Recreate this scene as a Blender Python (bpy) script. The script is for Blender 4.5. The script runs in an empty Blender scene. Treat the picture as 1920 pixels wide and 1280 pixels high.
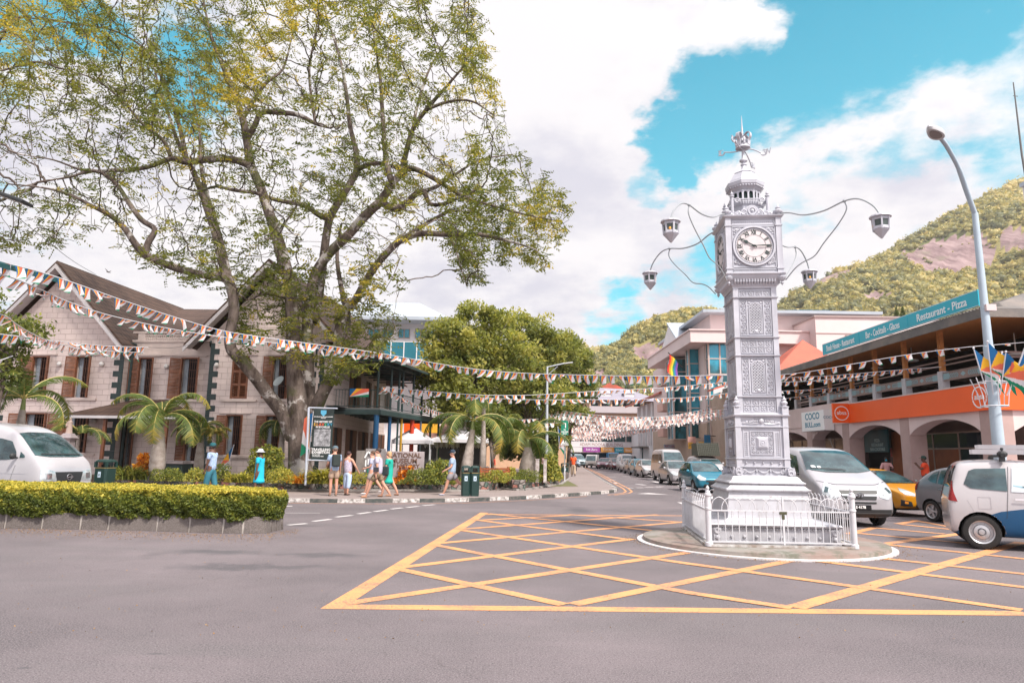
import bpy,bmesh,math,random
import numpy as np
from mathutils import Vector,Matrix,Euler
from mathutils.bvhtree import BVHTree
PI=math.pi
rad=math.radians
SC=bpy.context.scene
COL=SC.collection
RNG=np.random.default_rng(7)
random.seed(7)
# ----------------------------- camera
CAM_H=1.65;PITCH=rad(9.45);ROLL=rad(0.8);FPX=1280.0
_F=np.array([0,math.cos(PITCH),math.sin(PITCH)]);_R0=np.array([1.0,0,0]);_U0=np.cross(_R0,_F)
_R=math.cos(ROLL)*_R0+math.sin(ROLL)*_U0
_U=-math.sin(ROLL)*_R0+math.cos(ROLL)*_U0
_C=np.array([0,0,CAM_H])
def ray(x,y):return _F*FPX+_R*(x-960)+_U*(640-y)
def G(x,y,z=0.0):
 d=ray(x,y);p=_C+d*((z-CAM_H)/d[2]);return Vector(p)
def P(x,y,Y):
 d=ray(x,y);p=_C+d*(Y/d[1]);return Vector(p)
def PR(p):
 v=np.array(p)-_C;d=v@_F;return(960+FPX*(v@_R)/d,640-FPX*(v@_U)/d)
cd=bpy.data.cameras.new('camera');cam=bpy.data.objects.new('camera',cd);COL.objects.link(cam)
cd.sensor_width=36;cd.lens=36*FPX/1920;cd.clip_end=6000;cd.clip_start=0.1
cam.matrix_world=Matrix(((_R[0],_U[0],-_F[0],0),(_R[1],_U[1],-_F[1],0),(_R[2],_U[2],-_F[2],CAM_H),(0,0,0,1)))
SC.camera=cam
SC.view_settings.view_transform='Standard';SC.view_settings.look='None'
SC.view_settings.exposure=1.02;SC.view_settings.gamma=1
SC.cycles.max_bounces=6;SC.cycles.transparent_max_bounces=12;SC.cycles.diffuse_bounces=3;SC.cycles.glossy_bounces=3
SC.cycles.transmission_bounces=4;SC.cycles.caustics_reflective=False;SC.cycles.caustics_refractive=False
SC.cycles.sample_clamp_indirect=6
# ----------------------------- node helper
class NG:
 def __init__(s,nt):s.nt=nt;s.N=nt.nodes;s.L=nt.links
 def n(s,t,**k):
  o=s.N.new(t)
  for a,b in k.items():setattr(o,a,b)
  return o
 def set(s,sock,v):
  if hasattr(v,'is_linked')or hasattr(v,'links'):s.L.new(v,sock)
  elif isinstance(v,(tuple,list,Vector))and len(v)==3 and sock.type=='RGBA':sock.default_value=(*v,1)
  else:sock.default_value=v
 def m(s,op,a,b=0.0,c=None,clamp=False):
  o=s.n('ShaderNodeMath',operation=op,use_clamp=clamp);s.set(o.inputs[0],a);s.set(o.inputs[1],b)
  if c is not None:s.set(o.inputs[2],c)
  return o.outputs[0]
 def vm(s,op,a,b=(0,0,0)):
  o=s.n('ShaderNodeVectorMath',operation=op);s.set(o.inputs[0],a)
  if op=='SCALE':s.set(o.inputs[3],b)
  else:s.set(o.inputs[1],b)
  return o.outputs['Value']if op in('LENGTH','DISTANCE','DOT_PRODUCT')else o.outputs[0]
 def mr(s,v,a,b,c=0.0,d=1.0,smooth=False):
  o=s.n('ShaderNodeMapRange',interpolation_type='SMOOTHSTEP' if smooth else 'LINEAR')
  for i,x in enumerate((v,a,b,c,d)):s.set(o.inputs[i],x)
  return o.outputs[0]
 def mix(s,f,a,b,bt='MIX'):
  o=s.n('ShaderNodeMix',data_type='RGBA',blend_type=bt);s.set(o.inputs[0],f);s.set(o.inputs[6],a);s.set(o.inputs[7],b)
  return o.outputs[2]
 def noise(s,vec,scale=5.0,detail=3.0,rough=0.5,dist=0.0,col=False):
  o=s.n('ShaderNodeTexNoise');s.set(o.inputs['Scale'],scale);s.set(o.inputs['Detail'],detail)
  s.set(o.inputs['Roughness'],rough);s.set(o.inputs['Distortion'],dist)
  if vec is not None:s.L.new(vec,o.inputs['Vector'])
  return o.outputs['Color' if col else 'Fac']
 def voro(s,vec,scale=5.0,feature='F1',out='Distance',rnd=1.0):
  o=s.n('ShaderNodeTexVoronoi',feature=feature);s.set(o.inputs['Scale'],scale);s.set(o.inputs['Randomness'],rnd)
  if vec is not None:s.L.new(vec,o.inputs['Vector'])
  return o.outputs[out]
 def sep(s,v):o=s.n('ShaderNodeSeparateXYZ');s.L.new(v,o.inputs[0]);return o.outputs
 def comb(s,x,y,z):o=s.n('ShaderNodeCombineXYZ');[s.set(o.inputs[i],v)for i,v in enumerate((x,y,z))];return o.outputs[0]
 def obj(s):return s.n('ShaderNodeTexCoord').outputs['Object']
 def geo(s):return s.n('ShaderNodeNewGeometry').outputs['Position']
 def rnd(s):return s.n('ShaderNodeObjectInfo').outputs['Random']
 def mapv(s,v,scale=(1,1,1),rot=(0,0,0),loc=(0,0,0)):
  o=s.n('ShaderNodeMapping');s.L.new(v,o.inputs[0]);o.inputs['Scale'].default_value=scale
  o.inputs['Rotation'].default_value=rot;o.inputs['Location'].default_value=loc;return o.outputs[0]
# ----------------------------- world: nishita sky with clouds by direction
SUN=Vector((0.50,-0.62,1.0)).normalized()
W=bpy.data.worlds.new('World');SC.world=W;W.use_nodes=True
g=NG(W.node_tree);g.N.clear()
sky=g.n('ShaderNodeTexSky',sky_type='NISHITA');sky.sun_disc=False
sky.sun_elevation=math.asin(SUN.z);sky.sun_rotation=math.atan2(SUN.x,SUN.y);sky.air_density=1.0;sky.dust_density=0.3;sky.ozone_density=2.5
dirv=g.n('ShaderNodeTexCoord').outputs['Generated']
def dr(x,y):v=Vector(ray(x,y));v.normalize();return v
sp=g.sep(dirv)
zz=g.m('ADD',g.m('MAXIMUM',sp[2],0.0),0.25)
cp=g.comb(g.m('DIVIDE',sp[0],zz),g.m('DIVIDE',sp[1],zz),sp[2])
warp=g.noise(cp,1.7,6,0.55,col=True)
wd=g.vm('ADD',dirv,g.vm('SCALE',g.vm('SUBTRACT',warp,(0.5,0.5,0.5)),0.20))
wd=g.vm('ADD',wd,g.vm('SCALE',g.vm('SUBTRACT',g.noise(cp,7.0,7,0.62,col=True),(0.5,0.5,0.5)),0.13))
hole=None
for(x,y,r,s_)in[(1590,10,0.150,1.0),(1720,-70,0.15,1),(1490,110,0.105,1.0),(1360,190,0.085,1.0),(1265,270,0.062,.95),(1215,345,0.05,.5),(1545,175,.08,.6),(50,50,0.08,.8),(380,150,0.075,.7),(1160,620,0.07,.55),(1345,545,.08,.55),(1250,560,.05,.45),(1850,235,0.07,.42),(1760,275,.06,.42),(1690,320,0.06,.42),(1560,370,.07,.42),(1490,440,.05,.4),(1440,45,.03,0),(-700,200,.3,.8),(2600,100,.35,.8)]:
 d=g.vm('DISTANCE',wd,tuple(dr(x,y)))
 h=g.mr(d,r*0.35,r*1.35,s_,0.0,True)
 hole=h if hole is None else g.m('MAXIMUM',hole,h)
hole=g.m('SUBTRACT',hole,g.mr(g.vm('DISTANCE',wd,tuple(dr(1440,45))),0.01,0.07,.75,0.0,True))
n1=g.noise(cp,3.4,9,0.60)
dens=g.m('SUBTRACT',g.m('ADD',0.72,g.m('MULTIPLY',g.m('SUBTRACT',n1,0.5),1.55)),g.m('MULTIPLY',hole,0.85))
cl=g.mr(dens,0.12,0.52,0,1,True)
sh=g.m('ADD',g.m('MULTIPLY',g.noise(cp,1.5,5,0.55),.6),g.m('MULTIPLY',g.noise(cp,5.0,8,0.62),.4))
cshade=g.mr(sh,0.40,0.56,0,1,True)
gl=g.mr(g.vm('DOT_PRODUCT',dirv,tuple(SUN)),0.0,1.0,1.0,1.9,True)
ccol=g.vm('SCALE',g.mix(cshade,(0.365,0.36,0.41),(0.50,0.485,0.495)),gl)
skyc=g.mix(1.0,g.vm('SCALE',sky.outputs[0],0.10),(0.0,1.26,1.05),'MULTIPLY')
skyc=g.mix(g.mr(sp[2],.62,.12,0,.50),skyc,(.13,.38,.46))
bg=g.n('ShaderNodeBackground');g.set(bg.inputs[0],g.mix(cl,skyc,ccol));bg.inputs[1].default_value=1.0
g.L.new(bg.outputs[0],g.n('ShaderNodeOutputWorld').inputs[0])
sl=bpy.data.lights.new('sun','SUN');so=bpy.data.objects.new('sun',sl);COL.objects.link(so)
sl.energy=3.0;sl.angle=rad(6);sl.color=(1.0,0.93,0.84)
so.rotation_euler=SUN.to_track_quat('Z','Y').to_euler()
# ----------------------------- materials
MATS={}
def mat(name,col=(.5,.5,.5),rough=.6,metal=0.0,var=0.0,vs=3.0,bump=0.0,bs=20.0,col2=None,spec=0.5,rv=0.0,fn=None,coat=0.0,trans=False):
 """plain procedural material: colour broken up by noise, optional second colour in patches, fine bump"""
 if name in MATS:return MATS[name]
 m=bpy.data.materials.new(name);m.use_nodes=True;MATS[name]=m
 g=NG(m.node_tree);b=g.N['Principled BSDF'];b.inputs['Roughness'].default_value=rough
 b.inputs['Metallic'].default_value=metal;b.inputs['Specular IOR Level'].default_value=spec
 if coat:b.inputs['Coat Weight'].default_value=coat;b.inputs['Coat Roughness'].default_value=0.05
 v=g.obj();c=None
 if fn:c=fn(g,v,b)
 elif col2 is not None:
  c=g.mix(g.mr(g.noise(v,vs,5,.6),.4,.62),col,col2)
 if c is None:
  if var>0:
   f=g.mr(g.noise(v,vs,4,.6),.25,.75)
   c=g.mix(f,tuple(x*(1-var)for x in col),tuple(min(1,x*(1+var))for x in col))
  else:c=col
 if rv>0:
  c=g.mix(1.0,c,g.mix(g.rnd(),(1-rv,1-rv,1-rv*1.2),(1+rv*.5,1+rv*.5,1)),'MULTIPLY')
 g.set(b.inputs['Base Color'],c)
 if bump>0 and not b.inputs['Normal'].is_linked:
  bn=g.n('ShaderNodeBump');bn.inputs['Strength'].default_value=min(1,bump);bn.inputs['Distance'].default_value=0.02
  g.L.new(g.noise(v,bs,4,.6),bn.inputs['Height']);g.L.new(bn.outputs[0],b.inputs['Normal'])
 return m
def leafmat(name,c1,c2,c3=None,tr=0.35,wc=0.5,sc=0.8):
 """foliage: per-leaf colour attribute 'tint' (0..1) picks among three leaf colours; part of the light passes through"""
 if name in MATS:return MATS[name]
 m=bpy.data.materials.new(name);m.use_nodes=True;MATS[name]=m
 g=NG(m.node_tree);b=g.N['Principled BSDF'];out=g.N['Material Output']
 a=g.n('ShaderNodeAttribute',attribute_name='tint')
 cr=g.n('ShaderNodeValToRGB');e=cr.color_ramp.elements
 e[0].color=(*c1,1);e[1].color=(*(c3 or c2),1);e[0].position=.1;e[1].position=.95
 x=e.new(.55);x.color=(*c2,1)
 g.L.new(a.outputs['Fac'],cr.inputs[0]);g.L.new(cr.outputs[0],b.inputs['Base Color'])
 b.inputs['Roughness'].default_value=.55;b.inputs['Specular IOR Level'].default_value=.3
 t=g.n('ShaderNodeBsdfTranslucent');g.L.new(g.mix(1.0,cr.outputs[0],(1.5,1.5,.8),'MULTIPLY'),t.inputs[0])
 mx=g.n('ShaderNodeMixShader');mx.inputs[0].default_value=tr
 g.L.new(b.outputs[0],mx.inputs[1]);g.L.new(t.outputs[0],mx.inputs[2]);g.L.new(mx.outputs[0],out.inputs[0])
 return m
# ----------------------------- objects
def tag(o,label=None,cat=None,group=None,kind=None):
 if label:o['label']=label
 if cat:o['category']=cat
 if group:o['group']=group
 if kind:o['kind']=kind
 return o
def thing(name,loc,label,cat,rz=0.0,group=None):
 o=bpy.data.objects.new(name,None);COL.objects.link(o);o.location=loc;o.rotation_euler=(0,0,rz)
 o.empty_display_size=.2
 return tag(o,label,cat,group)
def wm(o):
 m=Matrix.Identity(4)
 while o is not None:
  m=(Matrix.Translation(o.location)@o.rotation_euler.to_matrix().to_4x4()@Matrix.Diagonal((*o.scale,1)))@m;o=o.parent
 return m
def npmesh(name,V,F,mats,parent=None,tint=None,smooth=False,local=False):
 """V (n,3), F (m,k) arrays -> object; tint: per-face value"""
 V=np.asarray(V,dtype=np.float32);F=np.asarray(F,dtype=np.int32)
 if parent is not None and not local:
  M=np.array(wm(parent).inverted());V=V@M[:3,:3].T+M[:3,3]
 me=bpy.data.meshes.new(name);k=F.shape[1];nf=len(F)
 me.vertices.add(len(V));me.vertices.foreach_set('co',V.astype(np.float32).ravel())
 me.loops.add(nf*k);me.loops.foreach_set('vertex_index',F.ravel())
 me.polygons.add(nf);me.polygons.foreach_set('loop_start',np.arange(0,nf*k,k,dtype=np.int32))
 if smooth:me.polygons.foreach_set('use_smooth',np.ones(nf,dtype=bool))
 me.update(calc_edges=True)
 if tint is not None:
  at=me.attributes.new('tint','FLOAT','FACE');at.data.foreach_set('value',np.asarray(tint,dtype=np.float32))
 for m in(mats if isinstance(mats,(list,tuple))else[mats]):me.materials.append(m)
 o=bpy.data.objects.new(name,me);COL.objects.link(o);o.parent=parent
 return o
def copy_tree(o,parent=None):
 c=o.copy();COL.objects.link(c);c.parent=parent
 for ch in list(o.children):copy_tree(ch,c)
 return c
def dup(o,loc,rz=None,label=None,group=None,scale=None):
 c=copy_tree(o);c.location=loc
 if rz is not None:c.rotation_euler=(0,0,rz)
 if label:c['label']=label
 if group:c['group']=group
 if scale:c.scale=(scale,scale,scale)if not isinstance(scale,tuple)else scale
 return c
class MB:
 def __init__(s,M=None):s.v=[];s.f=[];s.m=[];s.M=M or Matrix.Identity(4);s.mi=0
 def pts(s,L):
  i=len(s.v);s.v.extend([tuple(s.M@Vector(p))for p in L]);return i
 def face(s,idx,mi=None):s.f.append(tuple(idx));s.m.append(s.mi if mi is None else mi)
 def poly(s,L,mi=None):i=s.pts(L);s.face(range(i,i+len(L)),mi);return s
 def box(s,c,d,rz=0.0,mi=None,tilt=None):
  """centre c, full dims d"""
  h=Vector(d)/2;R=Matrix.Rotation(rz,3,'Z')
  if tilt is not None:R=R@tilt
  L=[Vector(c)+R@Vector((x*h.x,y*h.y,z*h.z))for x in(-1,1)for y in(-1,1)for z in(-1,1)]
  i=s.pts(L)
  for q in((0,1,3,2),(4,6,7,5),(0,4,5,1),(2,3,7,6),(0,2,6,4),(1,5,7,3)):s.face([i+k for k in q],mi)
  return s
 def b2(s,lo,hi,mi=None):
  lo=Vector(lo);hi=Vector(hi);return s.box((lo+hi)/2,hi-lo,mi=mi)
 def beam(s,a,b,w,h,mi=None,up=(0,0,1)):
  """box from a to b with width w (sideways) and height h (up)"""
  a=Vector(a);b=Vector(b);d=(b-a);L=d.length
  if L<1e-6:return s
  d.normalize();u=Vector(up);sd=d.cross(u)
  if sd.length<1e-4:sd=d.cross(Vector((1,0,0)))
  sd.normalize();u=sd.cross(d)
  L8=[p+sd*(x*w/2)+u*(z*h/2)for p in(a,b)for x in(-1,1)for z in(-1,1)]
  i=s.pts(L8)
  for q in((0,1,3,2),(4,6,7,5),(0,4,5,1),(2,3,7,6),(0,2,6,4),(1,5,7,3)):s.face([i+k for k in q],mi)
  return s
 def tube(s,path,r,n=8,mi=None,cap=True):
  path=[Vector(p)for p in path];rr=r if isinstance(r,(list,tuple,np.ndarray))else[r]*len(path)
  u=None;rings=[]
  for k,p in enumerate(path):
   t=(path[min(k+1,len(path)-1)]-path[max(k-1,0)])
   if t.length<1e-9:t=Vector((0,0,1))
   t.normalize()
   if u is None:u=t.orthogonal().normalized()
   else:
    u=u-t*u.dot(t);u=u.normalized()if u.length>1e-5 else t.orthogonal().normalized()
   w=t.cross(u)
   rings.append(s.pts([p+(u*math.cos(2*PI*j/n)+w*math.sin(2*PI*j/n))*rr[k]for j in range(n)]))
  for a,b in zip(rings,rings[1:]):
   for j in range(n):s.face((a+j,a+(j+1)%n,b+(j+1)%n,b+j),mi)
  if cap:s.face([rings[0]+j for j in reversed(range(n))],mi);s.face([rings[-1]+j for j in range(n)],mi)
  return s
 def lathe(s,prof,c=(0,0,0),n=16,a0=0.0,mi=None,sq=(1,1),cap=True):
  """prof [(r,z)..] bottom to top; n=4 with a0=45deg gives square sections of half width r (pass r*sqrt2)"""
  rings=[s.pts([(c[0]+r*math.cos(a0+2*PI*j/n)*sq[0],c[1]+r*math.sin(a0+2*PI*j/n)*sq[1],c[2]+z)for j in range(n)])for r,z in prof]
  for a,b in zip(rings,rings[1:]):
   for j in range(n):s.face((a+j,a+(j+1)%n,b+(j+1)%n,b+j),mi)
  if cap:s.face([rings[0]+j for j in reversed(range(n))],mi);s.face([rings[-1]+j for j in range(n)],mi)
  return s
 def sqlathe(s,prof,c=(0,0,0),mi=None,cap=True):
  return s.lathe([(r*math.sqrt(2),z)for r,z in prof],c,4,PI/4,mi,cap=cap)
 def prism(s,poly,vec,mi=None):
  """closed polygon (3d pts) extruded by vec"""
  vec=Vector(vec);n=len(poly);i=s.pts(poly);j=s.pts([Vector(p)+vec for p in poly])
  s.face([i+k for k in reversed(range(n))],mi);s.face([j+k for k in range(n)],mi)
  for k in range(n):s.face((i+k,i+(k+1)%n,j+(k+1)%n,j+k),mi)
  return s
 def ball(s,c,r,n=10,mi=None,sc=(1,1,1)):
  m=max(4,n//2);rings=[]
  for a in range(m+1):
   t=-PI/2+PI*a/m;q=max(math.cos(t),.02)
   rings.append(s.pts([(c[0]+r*q*math.cos(2*PI*j/n)*sc[0],c[1]+r*q*math.sin(2*PI*j/n)*sc[1],c[2]+r*math.sin(t)*sc[2])for j in range(n)]))
  for a,b in zip(rings,rings[1:]):
   for j in range(n):s.face((a+j,a+(j+1)%n,b+(j+1)%n,b+j),mi)
  return s
 def grid(s,fn,nu,nv,mi=None):
  """fn(u,v)->pt for u,v in 0..1"""
  i=s.pts([fn(a/nu,b/nv)for a in range(nu+1)for b in range(nv+1)])
  for a in range(nu):
   for b in range(nv):
    k=i+a*(nv+1)+b;s.face((k,k+nv+1,k+nv+2,k+1),mi)
  return s
 def ringface(s,outer,inner,mi=None):
  """two closed loops with equal counts"""
  n=len(outer);i=s.pts(outer);j=s.pts(inner)
  for k in range(n):s.face((i+k,i+(k+1)%n,j+(k+1)%n,j+k),mi)
  return s
 def build(s,name,mats,parent=None,smooth=False,bevel=0.0,seg=2,fixn=True,sub=0,crease=False):
  v=s.v
  if parent is not None:
   I=wm(parent).inverted();v=[tuple(I@Vector(p))for p in v]
  me=bpy.data.meshes.new(name);me.from_pydata(v,[],s.f)
  for m in(mats if isinstance(mats,(list,tuple))else[mats]):me.materials.append(m)
  me.polygons.foreach_set('material_index',s.m)
  if fixn:
   bm=bmesh.new();bm.from_mesh(me)
   if smooth or sub:bmesh.ops.remove_doubles(bm,verts=bm.verts,dist=1e-5)
   bmesh.ops.recalc_face_normals(bm,faces=bm.faces);bm.to_mesh(me);bm.free()
  if smooth:me.polygons.foreach_set('use_smooth',[True]*len(me.polygons))
  me.update()
  o=bpy.data.objects.new(name,me);COL.objects.link(o);o.parent=parent
  if bevel>0:
   b=o.modifiers.new('b','BEVEL');b.width=bevel;b.segments=seg;b.limit_method='ANGLE';b.angle_limit=rad(35)
  if sub>0:
   u=o.modifiers.new('s','SUBSURF');u.levels=sub;u.render_levels=sub
  if smooth=='auto':
   for e in me.edges:pass
   me.set_sharp_from_angle(angle=rad(38))
  return o
def bake(o):
 """apply modifiers into plain mesh data"""
 bpy.context.view_layer.update()
 dg=bpy.context.evaluated_depsgraph_get();me=bpy.data.meshes.new_from_object(o.evaluated_get(dg))
 o.modifiers.clear();o.data=me;return o
def text(body,size,M,m,name='lettering',parent=None,ext=0.004,align='CENTER',bold=0.0,sx=1.0,sp=1.0):
 """flat lettering; M places its local XY plane (x along the writing, y up)"""
 c=bpy.data.curves.new(name,'FONT');c.body=body;c.size=size;c.extrude=ext;c.align_x=align;c.align_y='CENTER'
 c.offset=bold;c.space_character=sp;c.resolution_u=3
 tmp=bpy.data.objects.new('tmp_text',c);me=bpy.data.meshes.new_from_object(tmp);bpy.data.objects.remove(tmp);me.name=name
 if not me.materials:me.materials.append(m)
 else:me.materials[0]=m
 o=bpy.data.objects.new(name,me);COL.objects.link(o)
 M=M@Matrix.Diagonal((sx,1,1,1))
 if parent is not None:o.parent=parent;M=wm(parent).inverted()@M
 o.matrix_local=M
 return o
def frameM(org,xd,up=(0,0,1)):
 """matrix whose x axis runs along xd, y axis is up, z faces out"""
 x=Vector(xd).normalized();y=Vector(up);y=(y-x*y.dot(x)).normalized();z=x.cross(y)
 return Matrix(((x.x,y.x,z.x,org[0]),(x.y,y.y,z.y,org[1]),(x.z,y.z,z.z,org[2]),(0,0,0,1)))
def lerp(a,b,t):return Vector(a)*(1-t)+Vector(b)*t
def smooth_path(pts,n=6):
 """catmull-rom through points (vectors of any length)"""
 p=[np.array(q,dtype=float)for q in pts];p=[2*p[0]-p[1]]+p+[2*p[-1]-p[-2]];out=[]
 for i in range(1,len(p)-2):
  for k in range(n):
   t=k/n;a,b,c,d=p[i-1],p[i],p[i+1],p[i+2]
   out.append(.5*((2*b)+(-a+c)*t+(2*a-5*b+4*c-d)*t*t+(-a+3*b-3*c+d)*t**3))
 out.append(p[-2]);return out
# ----------------------------- ground and road
def f_asphalt(g,v,b):
 n1=g.noise(v,.22,6,.65);n2=g.noise(v,70,3,.75);n3=g.noise(g.mapv(v,(.25,1.4,1)),.8,4,.6,.5)
 c=g.mix(g.mr(n1,.38,.62),(.092,.078,.085),(.172,.142,.152))
 c=g.mix(g.mr(n3,.50,.68,0,.55),c,(.105,.096,.100))
 c=g.mix(g.mr(n2,.47,.60,0,.8),c,(.25,.22,.225))
 c=g.mix(g.mr(g.noise(v,45,3,.7),.56,.66,0,.8),c,(.060,.055,.056))
 vo=g.voro(g.mapv(g.vm('ADD',v,g.vm('SCALE',g.noise(v,1.5,4,.6,col=True),.5)),(1,1,1)),.16,'DISTANCE_TO_EDGE')
 c=g.mix(g.mr(vo,.0004,.0014,.28,0),c,(.07,.062,.062))
 for(x,y,rx,ry)in((1086,956.5,.45,1.2),(1090,977,.22,.5),(400,1034,.9,.30),(600,1040,.9,.35),(480,1062,1.4,.28),(45,1251,.07,.03),(290,1225,.09,.03),(560,985,.6,.2),(1130,1010,.5,1.0)):
  q=G(x,y);wv=g.vm('ADD',v,g.vm('SCALE',g.vm('SUBTRACT',g.noise(v,2.2,4,.6,col=True),(.5,.5,.5)),rx*.9))
  d=g.vm('LENGTH',g.vm('MULTIPLY',g.vm('SUBTRACT',wv,(q.x,q.y,0)),(1/rx,1/ry,0)));c=g.mix(g.mr(d,.2,1.25,.62,0,True),c,(.070,.068,.074))
 s2=g.mr(g.noise(v,.75,3,.5),.66,.74,0,.45);c=g.mix(s2,c,(.085,.078,.082))
 bn=g.n('ShaderNodeBump');bn.inputs['Strength'].default_value=.6;bn.inputs['Distance'].default_value=.012
 g.L.new(g.noise(v,110,2,.6),bn.inputs['Height']);g.L.new(bn.outputs[0],b.inputs['Normal'])
 return c
M_ASPH=mat('asphalt',rough=.85,fn=f_asphalt,spec=.35)
def f_paint(base,wear=(.14,.12,.12),lo=.30,hi=.44):
 def fn(g,v,b):
  c=g.mix(g.mr(g.noise(v,1.1,4,.6),.3,.7),tuple(x*.88 for x in base),base)
  n=g.noise(v,30,5,.8);n2=g.noise(v,1.6,4,.65)
  return g.mix(g.mr(g.m('ADD',g.m('MULTIPLY',n,.65),g.m('MULTIPLY',n2,.35)),lo,hi,.8,0),c,wear)
 return fn
M_YEL=mat('yellow_road_paint',rough=.7,fn=f_paint((.74,.33,.13),lo=.41,hi=.52))
M_WHT=mat('white_road_paint',rough=.7,fn=f_paint((.62,.58,.58),lo=.34,hi=.47))
def f_pave(g,v,b):
 c=g.mix(g.mr(g.noise(v,.8,5,.6),.3,.7),(.21,.165,.155),(.28,.225,.215))
 c=g.mix(g.mr(g.noise(v,30,3,.6),.4,.7,0,.4),c,(.34,.29,.28))
 br=g.n('ShaderNodeTexBrick');br.inputs['Scale'].default_value=1;br.inputs['Brick Width'].default_value=.4;br.inputs['Row Height'].default_value=.4
 br.inputs['Mortar Size'].default_value=.008;g.L.new(v,br.inputs[0])
 return g.mix(g.m('MULTIPLY',br.outputs['Fac'],.35),c,(.10,.085,.08))
M_PAVE=mat('pavement',rough=.85,fn=f_pave)
M_CONC=mat('concrete',(.30,.275,.26),.85,var=.25,vs=2.5,bump=.4,bs=40)
M_KB=mat('kerb_black',(.055,.065,.062),.7,col2=(.13,.12,.11),vs=6,bump=.3)
M_KW=mat('kerb_white',(.62,.58,.56),.8,col2=(.20,.18,.165),vs=9,bump=.3)
M_SOIL=mat('soil',(.10,.07,.05),.95,var=.4,vs=6,bump=.6)
M_LAWN=mat('lawn',(.10,.12,.035),.9,var=.4,vs=4,bump=.6,col2=(.16,.13,.06))
o=npmesh('road',[(-890,-55,0),(1490,-55,0),(1490,1140,0),(-890,1140,0)],[(0,1,2,3)],M_ASPH)
tag(o,'pinkish grey worn asphalt of the junction and street',kind='structure')
def strip(mb,a,b,w,z,mi=0,ext=0.0):
 a=Vector((a[0],a[1],0));b=Vector((b[0],b[1],0));d=(b-a).normalized();n=Vector((-d.y,d.x,0))*(w/2)
 a=a-d*ext;b=b+d*ext
 n_=max(1,int((b-a).length/1.0));P0=[]
 for k in range(n_):
  p,q=lerp(a,b,k/n_),lerp(a,b,(k+1)/n_)
  mb.poly([(p-n)+Vector((0,0,z)),(q-n)+Vector((0,0,z)),(q+n)+Vector((0,0,z)),(p+n)+Vector((0,0,z))],mi)
def gp(x,y):return G(x,y,0)
mb=MB()
sw,nw=gp(612,1135),gp(905,964)
c0,eS,eW=gp(600,1141),gp(1940,1154),gp(901,960.5);dS=(eS-c0).normalized();dW=(eW-c0).normalized();w_=.23;sn=abs(dS.x*dW.y-dS.y*dW.x)
ic=c0+(dS+dW)*(w_/sn);nS=Vector((-dS.y,dS.x,0));nW=Vector((dW.y,-dW.x,0));z_=Vector((0,0,.0032))
mb.poly([c0+z_,eS+z_,eS+nS*w_+z_,ic+z_]);mb.poly([c0+z_,ic+z_,eW+nW*w_+z_,eW+z_])
strip(mb,nw,gp(1370,967),.16,.003)
mb.build('yellow_box_outline',M_YEL,fixn=False);tag(bpy.data.objects['yellow_box_outline'],kind='structure',label='yellow painted outline of the box junction')
mb=MB()
A=[((650,1131),(1300,1034)),((748,1064),(1187,1010),1235,1004),((812,1019),(1283,978)),((862,992),(1233,964.6)),((896,975),(1067,966)),((1075,1133),(1300,1087.5)),((1490,1139),(1757,1062)),((1654,1020),(1807,999.5)),((1682,982),(1722,976)),((1590,1001),(1640,989))]
for k,q in enumerate(A):
 a,b=gp(*q[0]),gp(*q[1]);d=(b-a)
 if k==5:b=a+d*2.25
 if k==6:b=a+d*2.1
 if k==7:b=a+d*1.6;
 if k==0:b=a+d*1.02
 strip(mb,a,b,.20 if k not in(6,7)else.23,.0050+k*.00012)
B=[((750,1067),(1054,1133)),((812.5,1021),(1300,1112.5)),((867,994),(1300,1058)),((896,975),(1183,1011.7)),((917,963),(1258,998)),((1067,964.6),(1283,979)),((1560,1093.6),(1910,1143)),((1560,1055),(1920,1101)),((1663,1047.6),(1920,1076)),((1654,1020),(1920,1047.6)),((1608,999.5),(1820,1019)),((1643,989.7),(1768,1000.6)),((1691,983),(1800,994)),((1713,975),(1800,991)),((1300,1112.5),(1480,1139)),((1300,1058),(1560,1093.6)),((1420,1040),(1560,1055))]
for k,q in enumerate(B):
 a,b=gp(*q[0]),gp(*q[1]);strip(mb,a,b,.19,.0066+k*.00012,ext=.03)
o=mb.build('yellow_box_hatching',M_YEL,fixn=False);tag(o,'yellow diagonal hatching of the box junction',kind='structure')
# white lane markings
mb=MB()
for a,b in[((540,984),(575,981)),((587,977),(620,973)),((630,969),(660,965.6)),((671,963),(694,960)),((702,958.6),(726,955.6)),((733,954),(754,951.6)),((763,951),(785,948.6)),((793,947.5),(815,945.5))]:
 strip(mb,gp(*a),gp(*b),.16,.004)
strip(mb,gp(529,948.5),gp(548,948.5),.22,.004)
strip(mb,gp(529,961.5),gp(600,961.5),.06,.004)
strip(mb,gp(1172,876),gp(1293,917),.14,.004)
for a,b in[((1175,914.5),(1188,914.5)),((1193,914),(1206,914)),((1210,913),(1225,913)),((1229,912.5),(1243,912)),((1135,893.5),(1155,894)),((1166,893),(1182,893.4)),((1120,883),(1136,883.4)),((1193,907),(1210,909)),((1140,899),(1152,900)),((1148,904),(1160,906)),((1225,902),(1238,905)),((1216,898),(1226,900))]:
 strip(mb,gp(*a),gp(*b),.3,.004)
def arrow(mb,tip,tail,w=.5):
 a,b=Vector(tip),Vector(tail);d=(a-b).normalized();n=Vector((-d.y,d.x,0));h=a-d*1.3
 strip(mb,b,h,w*.35,.004)
 mb.poly([a+Vector((0,0,.0045)),h+n*w*.6+Vector((0,0,.0045)),h-n*w*.6+Vector((0,0,.0045))])
arrow(mb,gp(1254,927),gp(1205,924.5),.95)
arrow(mb,gp(1282,946),gp(1345,930),.9)
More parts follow.
